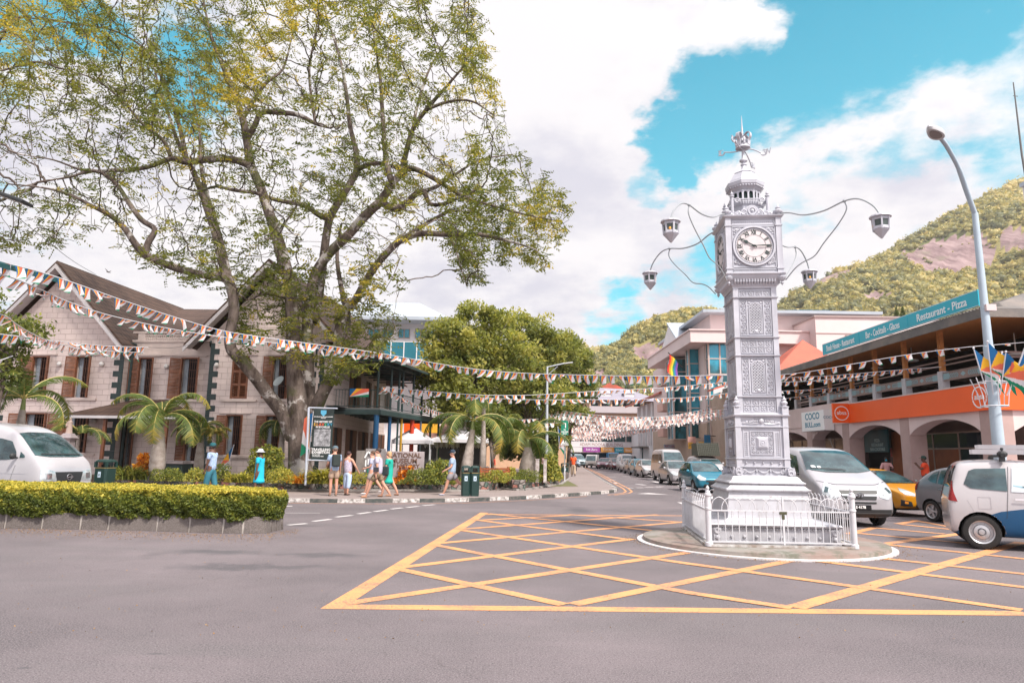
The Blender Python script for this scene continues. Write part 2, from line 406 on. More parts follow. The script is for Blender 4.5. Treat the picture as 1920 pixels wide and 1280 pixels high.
o=mb.build('lane_markings',M_WHT,fixn=False);tag(o,'worn white dashes and arrows painted on the road',kind='structure')
mb=MB()
yl=[gp(1140,927.5),gp(1168,924),gp(1174,921),gp(1168,915),gp(1146,903),gp(1122,889),gp(1100,878),gp(1086,871)]
for off in(0,.28):
 for a,b in zip(yl,yl[1:]):
  d=(b-a).normalized();n=Vector((d.y,-d.x,0))*(-off)
  strip(mb,a-n,b-n,.09,.004+off*.004,ext=.02)
kl=[(528,942.6),(700,944.2),(860,943.2),(990,937.5),(1050,933.8),(1100,930)]
for a,b in zip(kl,kl[1:]):strip(mb,gp(*a),gp(*b),.07,.0045,ext=.02)
o=mb.build('yellow_edge_lines',M_YEL,fixn=False);tag(o,'thin yellow no parking lines by the kerb',kind='structure')
# left pavement with painted kerb
KZ=.12
kerb_px=[(-1200,930),(-500,936.5),(528,941),(700,942),(828,941),(900,939.2),(987,935.4),(1047,931.7),(1100,928),(1140,924.6),(1157,921),(1155,917.5),(1142,909),(1128,900.5),(1112,890),(1096,880),(1085,873)]
kp=[gp(*q)for q in kerb_px[2:]]
kp=[Vector((-60,25.5,0)),Vector((-22,24.0,0))]+kp+[Vector((8.6,130,0))]
K=[Vector((a[0],a[1],0))for a in smooth_path([(p.x,p.y)for p in kp],8)]
mb=MB();poly=[(p.x,p.y,KZ)for p in K]+[(8,400,KZ),(-160,400,KZ),(-160,25.5,KZ)]
bmp=bmesh.new();vs_=[bmp.verts.new(p)for p in poly];bmp.faces.new(vs_);bmesh.ops.triangulate(bmp,faces=bmp.faces)
me=bpy.data.meshes.new('pavement');bmp.to_mesh(me);bmp.free();me.materials.append(M_PAVE);o=bpy.data.objects.new('pavement',me);COL.objects.link(o)
tag(o,'pinkish paved pavement in front of the garden wall',kind='structure')
# kerb stones: even arc length pieces, alternately black and white
def resample(pts,step):
 out=[Vector(pts[0])];acc=0
 for a,b in zip(pts,pts[1:]):
  a=Vector(a);b=Vector(b);L=(b-a).length
  if L<1e-6:continue
  d=(b-a)/L;t=step-acc
  while t<=L:out.append(a+d*t);t+=step
  acc=(acc+L)%step
 return out
KR=resample(K,.23);kb=MB()
for i in range(len(KR)-1):
 a,b=KR[i],KR[i+1];d=(b-a).normalized();n=Vector((-d.y,d.x,0))*.14
 painted=a.x>-9 and a.y<60
 mi=(i//4)%2 if painted else 2
 L=[a,b,b+n,a+n]
 kb.prism([(p.x,p.y,0)for p in L],(0,0,KZ+.006),mi)
o=kb.build('kerb',[M_KB,M_KW,M_CONC],fixn=True);tag(o,'kerb painted in alternating black and white stones',kind='structure')
# right pavement in front of the arcade
mb=MB()
rp=[(14.5,22,0),(17.5,28,0),(19,34,0),(16.8,60,0),(14.5,130,0),(60,130,0),(60,22,0)]
mb.prism(rp,(0,0,.12));o=mb.build('right_pavement',M_PAVE);tag(o,'pavement under the arcade of the restaurant building',kind='structure')
# ----------------------------- hills
def inpoly(x,y,poly):
 c=False;j=len(poly)-1
 for i in range(len(poly)):
  xi,yi=poly[i];xj,yj=poly[j]
  if(yi>y)!=(yj>y)and x<(xj-xi)*(y-yi)/(yj-yi)+xi:c=not c
  j=i
 return c
def f_hill(g,v,b):
 a=g.n('ShaderNodeAttribute',attribute_name='rock').outputs['Fac']
 n=g.noise(v,.012,6,.6);c=g.mix(g.mr(n,.35,.62),(.11,.12,.045),(.34,.28,.11))
 c=g.mix(g.mr(g.noise(v,.11,5,.65),.45,.62,0,.8),c,(.05,.065,.022))
 st=g.noise(g.mapv(v,(.30,.05,.035)),.6,6,.65);r=g.mix(g.mr(st,.35,.65),(.15,.095,.10),(.36,.26,.255))
 r=g.mix(g.mr(g.noise(v,.06,5,.6),.55,.7,0,.6),r,(.16,.15,.10))
 return g.mix(g.mr(g.m('ADD',a,g.m('MULTIPLY',g.m('SUBTRACT',g.noise(v,.12,4,.6),.5),.5)),.4,.6),c,r)
M_HILL=mat('hillside_scrub',rough=.95,fn=f_hill,spec=.1)
M_FOR=leafmat('forest_leaves',(.16,.17,.085),(.40,.35,.13),(.62,.49,.22),tr=.25)
ROCKS=[[(1688,478),(1735,452),(1800,442),(1838,440),(1866,470),(1862,500),(1800,510),(1740,512),(1700,492)],[(1876,432),(1900,424),(1930,430),(1930,470),(1890,468),(1874,452)],[(1502,522),(1540,505),(1585,500),(1600,512),(1560,530),(1515,540)],[(1180,655),(1215,645),(1262,660),(1240,682),(1200,680)],[(1108,700),(1130,690),(1140,702),(1120,712)],[(1600,556),(1640,548),(1690,552),(1640,562)],[(1296,640),(1330,620),(1335,640),(1310,655)]]
def hill(name,ridge,Dr,Df,label,ncrown,seed,csize,crock=True,back=.35,zf=0.0):
 """ridge: silhouette points; Dr/Df: distance of ridge/foot at each; a solid hill with a back slope"""
 r=np.random.default_rng(seed)
 xs=[p[0]for p in ridge];ys=[p[1]for p in ridge]
 nx=int((xs[-1]-xs[0])/8)+1;X=np.linspace(xs[0],xs[-1],nx);Y=np.interp(X,xs,ys)
 nr=46;V=[];rk=[]
 for i,x in enumerate(X):
  f=i/(nx-1);dr_=np.interp(x,xs,Dr);df=np.interp(x,xs,Df);top=P(x,Y[i],dr_)
  foot=P(x,850,df);foot.z=zf
  for j in range(nr):
   t=j/(nr-1)*1.35
   if t<=1:
    p=foot.lerp(top,t);p.z=top.z*(t**1.12)*(1)+0
    p.z+=.035*top.z*math.sin(x*.021+t*9+seed)*math.sin(t*PI)
   else:
    q=t-1;p=foot.lerp(top,t);p.z=top.z*(1-q*q*4.5)
   px,py=PR(p);rock=max([1.0 if inpoly(px,py,R)and t<=1 else 0.0 for R in ROCKS])if crock else 0.0
   n=r.normal()*(.6 if rock else 1.1);p.z+=n*(0 if abs(t-1)<.02 else 1)
   V.append(p);rk.append(rock)
 V=np.array(V);rk=np.array(rk)
 I=np.arange(nx*nr).reshape(nx,nr);Fc=np.stack([I[:-1,:-1],I[1:,:-1],I[1:,1:],I[:-1,1:]],-1).reshape(-1,4)
 o=npmesh(name,V,Fc,M_HILL,smooth=True);at=o.data.attributes.new('rock','FLOAT','POINT');at.data.foreach_set('value',rk.astype(np.float32))
 tag(o,label,kind='structure')
# trees growing on it: displaced crowns, one mass
 bm=bmesh.new();bmesh.ops.create_icosphere(bm,subdivisions=1,radius=1);cv=np.array([v.co[:]for v in bm.verts]);cf=np.array([[v.index for v in f.verts]for f in bm.faces]);bm.free()
 A,B,T=[],[],[];k=0
 GV=V.reshape(nx,nr,3);RK=rk.reshape(nx,nr)
 for a in range(ncrown):
  u=r.random()*(nx-1.001);v=(r.random()**.8)*(nr-1)*(1.04/1.35);i,j=int(u),int(v)
  if j>=nr-1:continue
  rr=max(RK[i,j],RK[min(i+1,nx-1),j],RK[i,min(j+1,nr-1)])
  if rr>.5 and r.random()>.04:continue
  c=GV[i,j]*(1-(u-i))*(1-(v-j))+GV[i+1,j]*(u-i)*(1-(v-j))+GV[i,j+1]*(1-(u-i))*(v-j)+GV[i+1,j+1]*(u-i)*(v-j)
  s=csize*(.45+r.random()**2.5*1.3)*(c[1]/400)**.8*(.5 if rr>.5 else 1);c=c+np.array([0,0,s*.3])
  base=.15+.6*r.random()**1.3+.22*math.sin(c[0]*.02+c[1]*.013)*math.sin(c[0]*.007+1)
  A.append(cv*(1+r.normal(size=(len(cv),1))*.15)*np.array([1,1,.8])*s*.86+c);B.append(cf+k);k+=len(cv)
  T.append(np.clip(base-.05+r.normal(size=len(cf))*.05,0,1))
  nq=38;d=r.normal(size=(nq,3));d/=np.linalg.norm(d,axis=1)[:,None];d[:,2]=np.abs(d[:,2])*1.2-.25
  ctr=d*s*(.8+.3*r.random((nq,1)))*np.array([1,1,.8])+c;h=s*.20
  tri=ctr[:,None,:]+r.normal(size=(nq,3,3))*h;A.append(tri.reshape(-1,3));B.append(np.arange(nq*3).reshape(nq,3)+k);k+=nq*3
  T.append(np.clip(base+.10+r.normal(size=nq)*.16,0,1))
 o=npmesh(name+'_forest',np.concatenate(A),np.concatenate(B),M_FOR,tint=np.concatenate(T))
 tag(o,'mass of yellowish green trees covering the hillside','forest',kind='stuff')
hill('far_hill',[(900,700),(1000,668),(1060,650),(1090,652),(1125,660),(1180,690),(1300,720)],[820]*7,[560]*7,'low distant blue green ridge behind the trees',2500,3,2.8,False)
hill('middle_hill',[(1040,750),(1085,700),(1115,668),(1150,648),(1190,618),(1240,598),(1290,582),(1335,584),(1380,600),(1440,620),(1520,640),(1600,650)],[330,340,350,355,360,360,360,360,360,370,380,400],[200]*12,'steep yellow green wooded hill at the end of the street',12000,4,1.9)
hill('right_hill',[(1380,640),(1430,610),(1465,570),(1510,538),(1560,512),(1640,490),(1700,452),(1760,420),(1830,380),(1900,345),(1960,325),(2100,280),(2400,230),(2800,260)],[520,520,520,520,530,540,560,580,600,620,630,640,650,650],[240]*14,'mountain with a bare granite cliff behind the restaurant',19000,5,2.5)
# ----------------------------- clock tower on its island
TA=Vector((4.97,13.97,0));TYAW=rad(-5.5)
M_SIL=mat('silver_paint',(.48,.48,.53),.42,.15,var=.12,vs=3,bump=.12,bs=30)
def f_worn(g,v,b):
 c=g.mix(g.mr(g.noise(v,1.8,5,.65),.35,.65),(.39,.385,.41),(.50,.50,.54))
 c=g.mix(g.mr(g.noise(g.mapv(v,(9,9,.8)),1.4,5,.7),.56,.72,0,.55),c,(.23,.20,.19))
 return g.mix(g.mr(g.noise(v,11,5,.75),.64,.70,0,.8),c,(.20,.12,.09))
M_SIL2=mat('silver_paint_worn',rough=.5,metal=.12,fn=f_worn)
M_DKG=mat('dark_green_iron',(.015,.035,.032),.45)
M_DIAL=mat('dial_face',(.60,.54,.55),.5,var=.08,vs=8)
M_BLK=mat('black_gloss',(.012,.012,.014),.35)
M_GLASSD=mat('dark_glass',(.02,.035,.045),.08,spec=.8)
# island
def f_isl(g,v,b):
 c=g.mix(g.mr(g.noise(v,1.2,5,.6),.35,.65),(.24,.165,.14),(.25,.235,.215))
 return g.mix(g.mr(g.noise(v,3.2,5,.65),.5,.62,0,.8),c,(.12,.125,.09))
M_ISL=mat('island_concrete',rough=.9,fn=f_isl,bump=.4)
isl=MB();c=TA
isl.lathe([(2.30,0.0),(2.28,.09),(2.20,.105),(1.9,.115),(.5,.12)],(c.x,c.y,0),64)
o=isl.build('traffic_island',M_ISL,smooth='auto');tag(o,'round weathered concrete island under the clock tower',kind='structure')
isl=MB();n=72
O=[(c.x+2.40*math.cos(2*PI*k/n),c.y+2.40*math.sin(2*PI*k/n))for k in range(n)]
Q=[(c.x+2.25*math.cos(2*PI*k/n),c.y+2.25*math.sin(2*PI*k/n))for k in range(n)]
isl.ringface([(x,y,.025)for x,y in O],[(x,y,.03)for x,y in Q]);isl.ringface([(x,y,0)for x,y in O],[(x,y,.025)for x,y in O])
o=isl.build('island_edge_line',M_WHT);tag(o,'white painted ring round the traffic island',kind='structure')
TW=thing('clock_tower',TA,'tall ornate silver painted clock tower inside railings on the traffic island','clock tower',TYAW)
TM=wm(TW)
def FM(k):return TM@Matrix.Rotation(k*PI/2,4,'Z')
def zf(y,Y=13.55):return P(1425,y,Y).z
def ring(mb,cx,y,cz,r,t=.012,n=14,dep=None):
 dep=dep or t
 pr_=[(r-t,0),(r-t*.5,-dep),(r+t*.5,-dep),(r+t,0)]
 for a,b in zip(pr_,pr_[1:]):
  mb.ringface([(cx+a[0]*math.cos(2*PI*k/n),y+a[1],cz+a[0]*math.sin(2*PI*k/n))for k in range(n)],[(cx+b[0]*math.cos(2*PI*k/n),y+b[1],cz+b[0]*math.sin(2*PI*k/n))for k in range(n)])
def blob(mb,cx,y,cz,r,d=None,n=8):
 d=d or r*.7
 L=[(1,0),(.8,-.6),(.35,-1)]
 for a,b in zip(L,L[1:]):mb.ringface([(cx+r*a[0]*math.cos(2*PI*k/n),y+d*a[1],cz+r*a[0]*math.sin(2*PI*k/n))for k in range(n)],[(cx+r*b[0]*math.cos(2*PI*k/n),y+d*b[1],cz+r*b[0]*math.sin(2*PI*k/n))for k in range(n)])
 mb.poly([(cx+r*.35*math.cos(2*PI*k/n),y-d,cz+r*.35*math.sin(2*PI*k/n))for k in range(n)])
def rosette(mb,cx,y,cz,s,kind=0):
 """square cell with leaf pattern, half size s"""
 if kind%2==0:
  for a in range(4):
   t=PI/4+a*PI/2;blob(mb,cx+.52*s*math.cos(t),y,cz+.52*s*math.sin(t),s*.36,.014,6)
  blob(mb,cx,y,cz,s*.28,.022,6);ring(mb,cx,y,cz,s*.86,s*.08,12,.010)
 else:
  for a in range(4):
   t=a*PI/2;p=Vector((cx+.5*s*math.cos(t),y,cz+.5*s*math.sin(t)));blob(mb,p.x,y,p.z,s*.34,.016,6)
  for sx in(-1,1):
   for sz in(-1,1):mb.beam((cx,y-.005,cz),(cx+sx*s*.85,y-.005,cz+sz*s*.85),s*.14,.012,up=(0,1,0))
def frame(mb,x0,x1,z0,z1,y,w=.014,d=.014):
 mb.b2((x0,y-d,z0),(x1,y+.002,z0+w));mb.b2((x0,y-d,z1-w),(x1,y+.002,z1))
 mb.b2((x0,y-d+.001,z0+w),(x0+w,y+.002,z1-w));mb.b2((x1-w,y-d+.001,z0+w),(x1,y+.002,z1-w))
def scroll(mb,cx,y,cz,r,sgn=1,t=.012):
 L=[]
 for k in range(15):
  a=k/14*3.6*PI;q=r*(1-.24*a/PI);L.append((cx+sgn*q*math.cos(a-.6),y-.012,cz+q*math.sin(a-.6)))
 mb.tube(L,[t*(1.2-.5*k/14)for k in range(15)],5,cap=False)
# stepped base
mb=MB(TM)
mb.sqlathe([(1.14,.12),(1.14,.15),(1.10,.16),(1.10,.40),(1.15,.42),(1.17,.45),(1.15,.475),(.84,.50),(.80,.53)])
for k in range(4):
 mb.M=FM(k)
 for j in range(8):blob(mb,-0.78+j*.223,-1.10,.235,.035,.03)
 for s in(-1,1):
  mb.b2((s*1.04-.07,-1.135,.15),(s*1.04+.07,-1.09,.395));ring(mb,s*1.04,-1.135,.34,.045,.018);blob(mb,s*1.04,-1.135,.22,.05,.03)
 for j in range(38):mb.b2((-1.0+j*.0535,-1.125,.375),(-.975+j*.0535,-1.10,.395))
mb.build('stepped_base',M_SIL2,TW)
mb=MB(TM)
mb.sqlathe([(.80,.52),(.775,.54),(.765,.60),(.745,.86),(.755,.90),(.745,.92),(.725,1.02),(.78,1.045),(.785,1.075),(.74,1.10),(.70,1.14),(.67,1.165),(.715,1.18),(.715,1.20),(.66,1.235),(.625,1.29),(.60,1.315),(.53,1.335)])
mb.build('plinth',M_SIL2,TW,bevel=.008)
# pedestal
hp=.50
zc,zd1,zd0,zr0,zb0=zf(779,13.47),zf(800,13.47),zf(860,13.47),zf(875,13.47),1.325
mb=MB(TM)
mb.sqlathe([(hp-.03,1.30),(hp-.03,zc-.02),(hp+.03,zc-.015),(hp+.045,zc+.015),(hp-.02,zc+.035),(.42,zc+.06)])
mb.sqlathe([(hp-.02,zd1-.01),(hp+.015,zd1-.004),(hp+.015,zd1+.012),(hp-.02,zd1+.02)])
mb.sqlathe([(hp-.02,zd0-.01),(hp+.02,zd0-.004),(hp+.02,zd0+.012),(hp-.02,zd0+.02)])
mb.sqlathe([(hp-.02,zr0-.01),(hp+.015,zr0-.004),(hp+.015,zr0+.01),(hp-.02,zr0+.016)])
for k in range(4):
 mb.M=FM(k)
 mb.b2((-hp-.006,-hp-.006,1.33),(-hp+.10,-hp+.10,zc-.02));y=-hp+.03
 for j in range(5):blob(mb,-.32+j*.16,y-.005,(zd0+zr0)/2,.022,.028)
 frame(mb,-.36,.36,zd0+.03,zd1-.03,y,.016,.012)
 zm=(zd0+zd1)/2;s=.21
 frame(mb,-s-.02,s+.02,zm-s-.02,zm+s+.02,y,.014,.02)
 for a in range(5):
  for b in range(5):
   if 0<a<4 and 0<b<4:continue
   rosette(mb,-s+.042+a*(s-.042)/2,y,zm-s+.042+b*(s-.042)/2,.045,0 if(a+b)%2 else 1)
 i=mb.pts([(-.12,y,zm-.12),(.12,y,zm-.12),(.12,y,zm+.12),(-.12,y,zm+.12),(-.075,y-.05,zm-.075),(.075,y-.05,zm-.075),(.075,y-.05,zm+.075),(-.075,y-.05,zm+.075)])
 for q in((0,1,5,4),(1,2,6,5),(2,3,7,6),(3,0,4,7),(4,5,6,7)):mb.face([i+w for w in q])
 ring(mb,0,y-.05,zm,.045,.008);blob(mb,0,y-.05,zm,.02,.012)
 for sx in(-1,1):
  for j in range(12):mb.beam((sx*.30-.03,y-.006,zd0+.08+j*.038),(sx*.30,y-.006,zd0+.10+j*.038),.012,.016,up=(0,1,0));mb.beam((sx*.30+.03,y-.006,zd0+.08+j*.038),(sx*.30,y-.006,zd0+.10+j*.038),.012,.016,up=(0,1,0))
 zq=(zd1+zc)/2
 mb.ball((0,y-.01,zq+.01),.055,10,sc=(1,.6,1))
 for sx in(-1,1):
  for j in range(5):scroll(mb,sx*(.10+j*.058),y,zq+.015-j*.012,.034-j*.004,sx if j%2 else-sx,.010)
  mb.tube([(sx*.06,y-.01,zq-.04),(sx*.2,y-.01,zq-.05),(sx*.36,y-.01,zq-.035)],[.014,.012,.006],5)
# brackets and swags at the foot
 zb=(1.33+zr0)/2
 for sx in(-1,1):
  for j in range(3):mb.b2((sx*(hp-.01)-.055+j*.04,-hp-.075,1.34),(sx*(hp-.01)-.027+j*.04,-hp+.0,zr0-.03))
  ring(mb,sx*(hp-.01),-hp-.07,1.375,.04,.018);ring(mb,sx*(hp-.01),-hp-.055,zr0-.05,.035,.016)
  scroll(mb,sx*.36,y,1.40,.05,sx,.014)
 for a,b_ in((-.38,-.13),(-.13,.13),(.13,.38)):
  mb.tube([(a+(b_-a)*t,y-.012,zr0-.03-.085*math.sin(PI*t))for t in np.linspace(0,1,9)],[.008+.010*math.sin(PI*t)for t in np.linspace(0,1,9)],5)
  mb.tube([(b_,y-.015,zr0-.02),(b_,y-.015,zr0-.09),(b_,y-.015,zr0-.12)],[.012,.02,.004],6)
mb.build('pedestal',M_SIL,TW,fixn=True)
for k in range(4):
 mb=MB(FM(k));mb.b2((-hp-.02,-hp-.02,zc+.02),(-hp+.10,-hp+.10,zc+.17))
 mb.lathe([(.085,.17),(.085,.185),(.035,.20),(.06,.24),(.065,.265),(.03,.30),(.042,.325),(.02,.355),(.004,.40)],(-hp+.04,-hp+.04,zc),10)
 mb.build('corner_finial',M_SIL,TW)
# a memorial tablet on the street side
mb=MB(FM(3));mb.b2((-.20,-hp+.02,zd0+.05),(.20,-hp-.0,zd1-.05));mb.build('memorial_tablet',mat('tablet',(.22,.21,.25),.5),TW)
for j,(s_,t_)in enumerate(((.05,'VICTORIA'),(.035,'QUEEN'),(.035,'1837'),(.035,'1901'),(.05,'CLOCK'))):
 text(t_,s_,FM(3)@frameM((0,-hp-.004,zd1-.11-j*.09),(1,0,0)),M_SIL,parent=TW)
# shaft
hs=.425;
L=dict(t=zf(540),a1=zf(544),a0=zf(556),l1=zf(558),b1=zf(562),b0=zf(629),l2=zf(632.5),c1=zf(637),c0=zf(662),l3=zf(666.5),d1=zf(671),d0=zf(740),l4=zf(743.5),e1=zf(747),e0=zf(772))
mb=MB(TM);mb.sqlathe([(hs-.03,zc),(hs-.03,L['t']+.16)])
for z in(L['l1'],L['l2'],L['l3'],L['l4']):mb.sqlathe([(hs-.02,z-.022),(hs+.022,z-.014),(hs+.030,z+.004),(hs-.01,z+.018)])
mb.sqlathe([(hs-.0,zc+.02),(hs+.03,zc+.03),(hs+.03,zc+.06),(hs-.02,zc+.075)])
for k in range(4):
 mb.M=FM(k);y=-hs+.03
 mb.b2((-hs-.004,-hs-.004,zc),(-hs+.10,-hs+.10,L['t']+.1))
 x0,x1=-hs+.115,hs-.115
 for lo,hi,rows in((L['a0'],L['a1'],1),(L['c0'],L['c1'],2),(L['e0'],L['e1'],2)):
  frame(mb,x0,x1,lo,hi,y,.012,.018)
  for r_ in range(rows):
   z0=lo+(hi-lo)/rows*r_;z1=lo+(hi-lo)/rows*(r_+1)
   for j in range(4):
    xx=x0+(x1-x0)/4*(j+.5);rosette(mb,xx,y,(z0+z1)/2,min((z1-z0)/2,(x1-x0)/8)*.88,j+r_)
    if j:mb.b2((x0+(x1-x0)/4*j-.007,y-.016,z0),(x0+(x1-x0)/4*j+.007,y,z1))
   if r_:mb.b2((x0,y-.015,z0-.007),(x1,y,z0+.007))
 for lo,hi in((L['b0'],L['b1']),(L['d0'],L['d1'])):
  frame(mb,x0,x1,lo,hi,y,.014,.020)
  xa,xb=-.165,.165
  mb.b2((xa-.012,y-.02,lo),(xa+.012,y,hi));mb.b2((xb-.012,y-.02,lo),(xb+.012,y,hi))
  nn=5;h_=(hi-lo-.03)/nn
  for sx in(-1,1):
   cx=sx*(x1+.165)/2
   for j in range(nn):
    zz_=lo+.015+h_*(j+.5);ring(mb,cx,y,zz_,.052,.009,14,.018);blob(mb,cx,y,zz_+.02,.022,.018,6);blob(mb,cx-.02,y,zz_-.014,.018,.018,6);blob(mb,cx+.02,y,zz_-.014,.018,.018,6)
# round headed lattice panel
  w=.125;zt=hi-.06-w;zb_=lo+.05
  arc=[(-w,zb_)]+[(-w*math.cos(PI*t/12),zt+w*math.sin(PI*t/12))for t in range(13)]+[(w,zb_)]
  mb.tube([(a,y-.008,z)for a,z in arc]+[(-w,y-.008,zb_)],.013,5,cap=False)
  st=.058;lat=MB(FM(k));lat.poly([(a,y-.002,z)for a,z in arc]);lat.build('grille_shade_plate',mat('grille_shade_plate',(.16,.16,.18),.6),TW,fixn=False)  # dark plate stands in for the shaded gaps behind the lattice
  for q in range(-20,40):
   for sg in(-1,1):
    pts_=[]
    for t in np.linspace(-w,w,15):
     z=zb_+q*st+sg*t;top=zt+math.sqrt(max(0,w*w-t*t))
     if zb_<=z<=top:pts_.append((t,z))
    if len(pts_)>1:mb.beam((pts_[0][0],y-.006,pts_[0][1]),(pts_[-1][0],y-.006,pts_[-1][1]),.017,.022,up=(0,1,0))
  for sx in(-1,1):blob(mb,sx*.115,y,hi-.055,.034,.016,6);blob(mb,sx*.135,y,hi-.11,.02,.014,6);blob(mb,sx*.09,y,zb_+.015,.03,.018,6)
  blob(mb,0,y-.01,zb_+.04,.04,.02,8);blob(mb,0,y,hi-.035,.022,.014,6)
mb.build('shaft',M_SIL,TW)
# clock case
hc=.555;z0,z1=zf(513,13.42),zf(406,13.42);zl,zu=zf(503,13.42),zf(422.5,13.42)
mb=MB(TM)
mb.sqlathe([(hs-.02,L['t']-.01),(hs+.01,L['t']),(hs+.01,L['t']+.02),(hs+.03,L['t']+.05),(hs+.05,L['t']+.13),(hc-.03,z0-.10),(hc-.01,z0-.06),(hc+.0,z0-.03),(hc+.03,z0),(hc+.03,z0+.025),(hc-.03,z0+.03),(hc-.03,z1-.05),(hc+.01,z1-.03),(hc+.045,z1),(hc+.05,z1+.02),(hc-.0,z1+.035),(.3,z1+.06)])
for k in range(4):
 mb.M=FM(k);y=-hc+.03
 for lo,hi in((z0+.03,zl-.01),(zl+.012,zu-.012),(zu+.01,z1-.035)):mb.b2((-hc-.004,-hc-.004,lo),(-hc+.11,-hc+.11,hi))
 for z in(zl,zu):mb.b2((-hc-.02,-hc-.02,z-.012),(-hc+.125,-hc+.125,z+.012));mb.b2((-hc+.12,y-.012,z-.01),(hc-.12,y,z+.01))
 x=hc-.13
 frame(mb,-x,x,zu+.012,z1-.045,y,.01,.02)
 for j in range(22):blob(mb,-x+.03+j*(2*x-.06)/21,y,(zu+z1-.03)/2,.017,.014,5)
 frame(mb,-x,x,z0+.035,zl-.015,y,.01,.02)
 for j in range(24):mb.beam((-x+.02+j*(2*x-.06)/23,y-.006,z0+.05),(-x+.05+j*(2*x-.06)/23,y-.006,zl-.03),.012,.012,up=(0,1,0))
 frame(mb,-x-.005,x+.005,zl+.018,zu-.018,y,.014,.022)
 for j in range(15):mb.tube([(-hs+.03+j*(2*hs-.06)/14,-hs-.035,L['t']+.06),(-hs+.03+j*(2*hs-.06)/14,-hs-.075,L['t']+.12),(-hs+.03+j*(2*hs-.06)/14,-hs-.09,z0-.07)],[.012,.026,.02],6)
 zk=zf(461,13.42)
 for sx in(-1,1):
  for sz in(-1,1):
   scroll(mb,sx*.355,y,zk+sz*.335,.045,sx,.012);blob(mb,sx*.31,y,zk+sz*.37,.03,.02,6);blob(mb,sx*.385,y,zk+sz*.27,.028,.02,6);scroll(mb,sx*.29,y,zk+sz*.365,.03,-sx,.009)
 ring(mb,0,y,zk,.405,.035,48,.05);ring(mb,0,y,zk,.362,.012,48,.03)
# drop finials under the case, finials above
 mb.lathe([(.004,z0-.24),(.035,z0-.19),(.02,z0-.16),(.07,z0-.11),(.085,z0-.07),(.05,z0-.04),(.07,z0-.02),(.09,z0+.0)],(-hc+.03,-hc+.03,0),10)
 mb.lathe([(.08,z1+.03),(.05,z1+.05),(.095,z1+.09),(.10,z1+.12),(.04,z1+.16),(.055,z1+.19),(.02,z1+.225),(.004,z1+.27)],(-hc+.04,-hc+.04,0),10)
# crest between the finials
 for sx in(-1,1):
  for j,(xx,zz_,rr)in enumerate(((.17,.085,.065),(.27,.06,.05),(.36,.045,.04),(.43,.035,.03))):
   scroll(mb,sx*xx,-hc+.05,z1+.02+zz_,rr,sx if j%2 else-sx,.018)
 ring(mb,0,-hc+.04,z1+.13,.075,.025,16,.03);mb.ball((0,-hc+.03,z1+.13),.045,8);ring(mb,0,-hc+.045,z1+.125,.115,.022,16,.02)
mb.build('clock_case',M_SIL,TW)
NUM=['XII','I','II','III','IIII','V','VI','VII','VIII','IX','X','XI']
zk=zf(461,13.42)
def hand(M,ang,ln,w,blobat=None):
 mb=MB(M);d=Vector((math.sin(ang),0,math.cos(ang)));n=Vector((math.cos(ang),0,-math.sin(ang)));o_=Vector((0,0,0))
 L_=[o_-d*.06-n*w*.5,o_-d*.06+n*w*.5,o_+d*ln*.25+n*w*.6]
 if blobat:L_+=[d*ln*(blobat-.16)+n*w*.6,d*ln*blobat+n*w*2.1,d*ln*(blobat+.17)+n*w*.5,d*ln,d*ln*(blobat+.17)-n*w*.5,d*ln*blobat-n*w*2.1,d*ln*(blobat-.16)-n*w*.6]
 else:L_+=[d*ln*.5+n*w*.9,d*ln*.75+n*w*.4,d*ln,d*ln*.75-n*w*.4,d*ln*.5-n*w*.9]
 L_+=[d*ln*.25-n*w*.6]
 mb.prism([tuple(p)for p in L_],(0,-.008,0));return mb
for k in range(4):
 M=FM(k);y=-hc+.005
 mb=MB(M);mb.prism([(.36*math.cos(2*PI*j/48),y,zk+.36*math.sin(2*PI*j/48))for j in range(48)],(0,.03,0))
 face=mb.build('clock_face',M_DIAL,TW)
 mb=MB(M)
 for j in range(60):
  a=2*PI*j/60;r1,r2=(.335,.352);w=.0035 if j%5 else.007
  mb.beam((r1*math.sin(a),y-.004,zk+r1*math.cos(a)),(r2*math.sin(a),y-.004,zk+r2*math.cos(a)),w*2,.004,up=(0,1,0))
 ring(mb,0,y-.001,zk,.332,.0025,48,.003);ring(mb,0,y-.001,zk,.233,.003,48,.003)
 mb.build('minute_ring',M_DKG,face)
 for j,t_ in enumerate(NUM):
  a=2*PI*j/12;pos=M@Vector((.283*math.sin(a),y-.003,zk+.283*math.cos(a)))
  xd=M.to_3x3()@Vector((math.cos(a),0,-math.sin(a)));up=M.to_3x3()@Vector((math.sin(a),0,math.cos(a)))
  text(t_,.105,frameM(pos,xd,up),M_DKG,'numeral',face,.003,sx=.78 if len(t_)>2 else.95,bold=.003)
 Mh=M@Matrix.Translation((0,y-.014,zk))
 hand(Mh,rad(299),.29,.018,.62).build('hour_hand',M_DKG,face)
 Mh=M@Matrix.Translation((0,y-.026,zk))
 m2=hand(Mh,rad(88.5),.375,.013);m2.lathe([(.03,-.01),(.03,.01)],(0,0,0),12);m2.build('minute_hand',M_DKG,face)
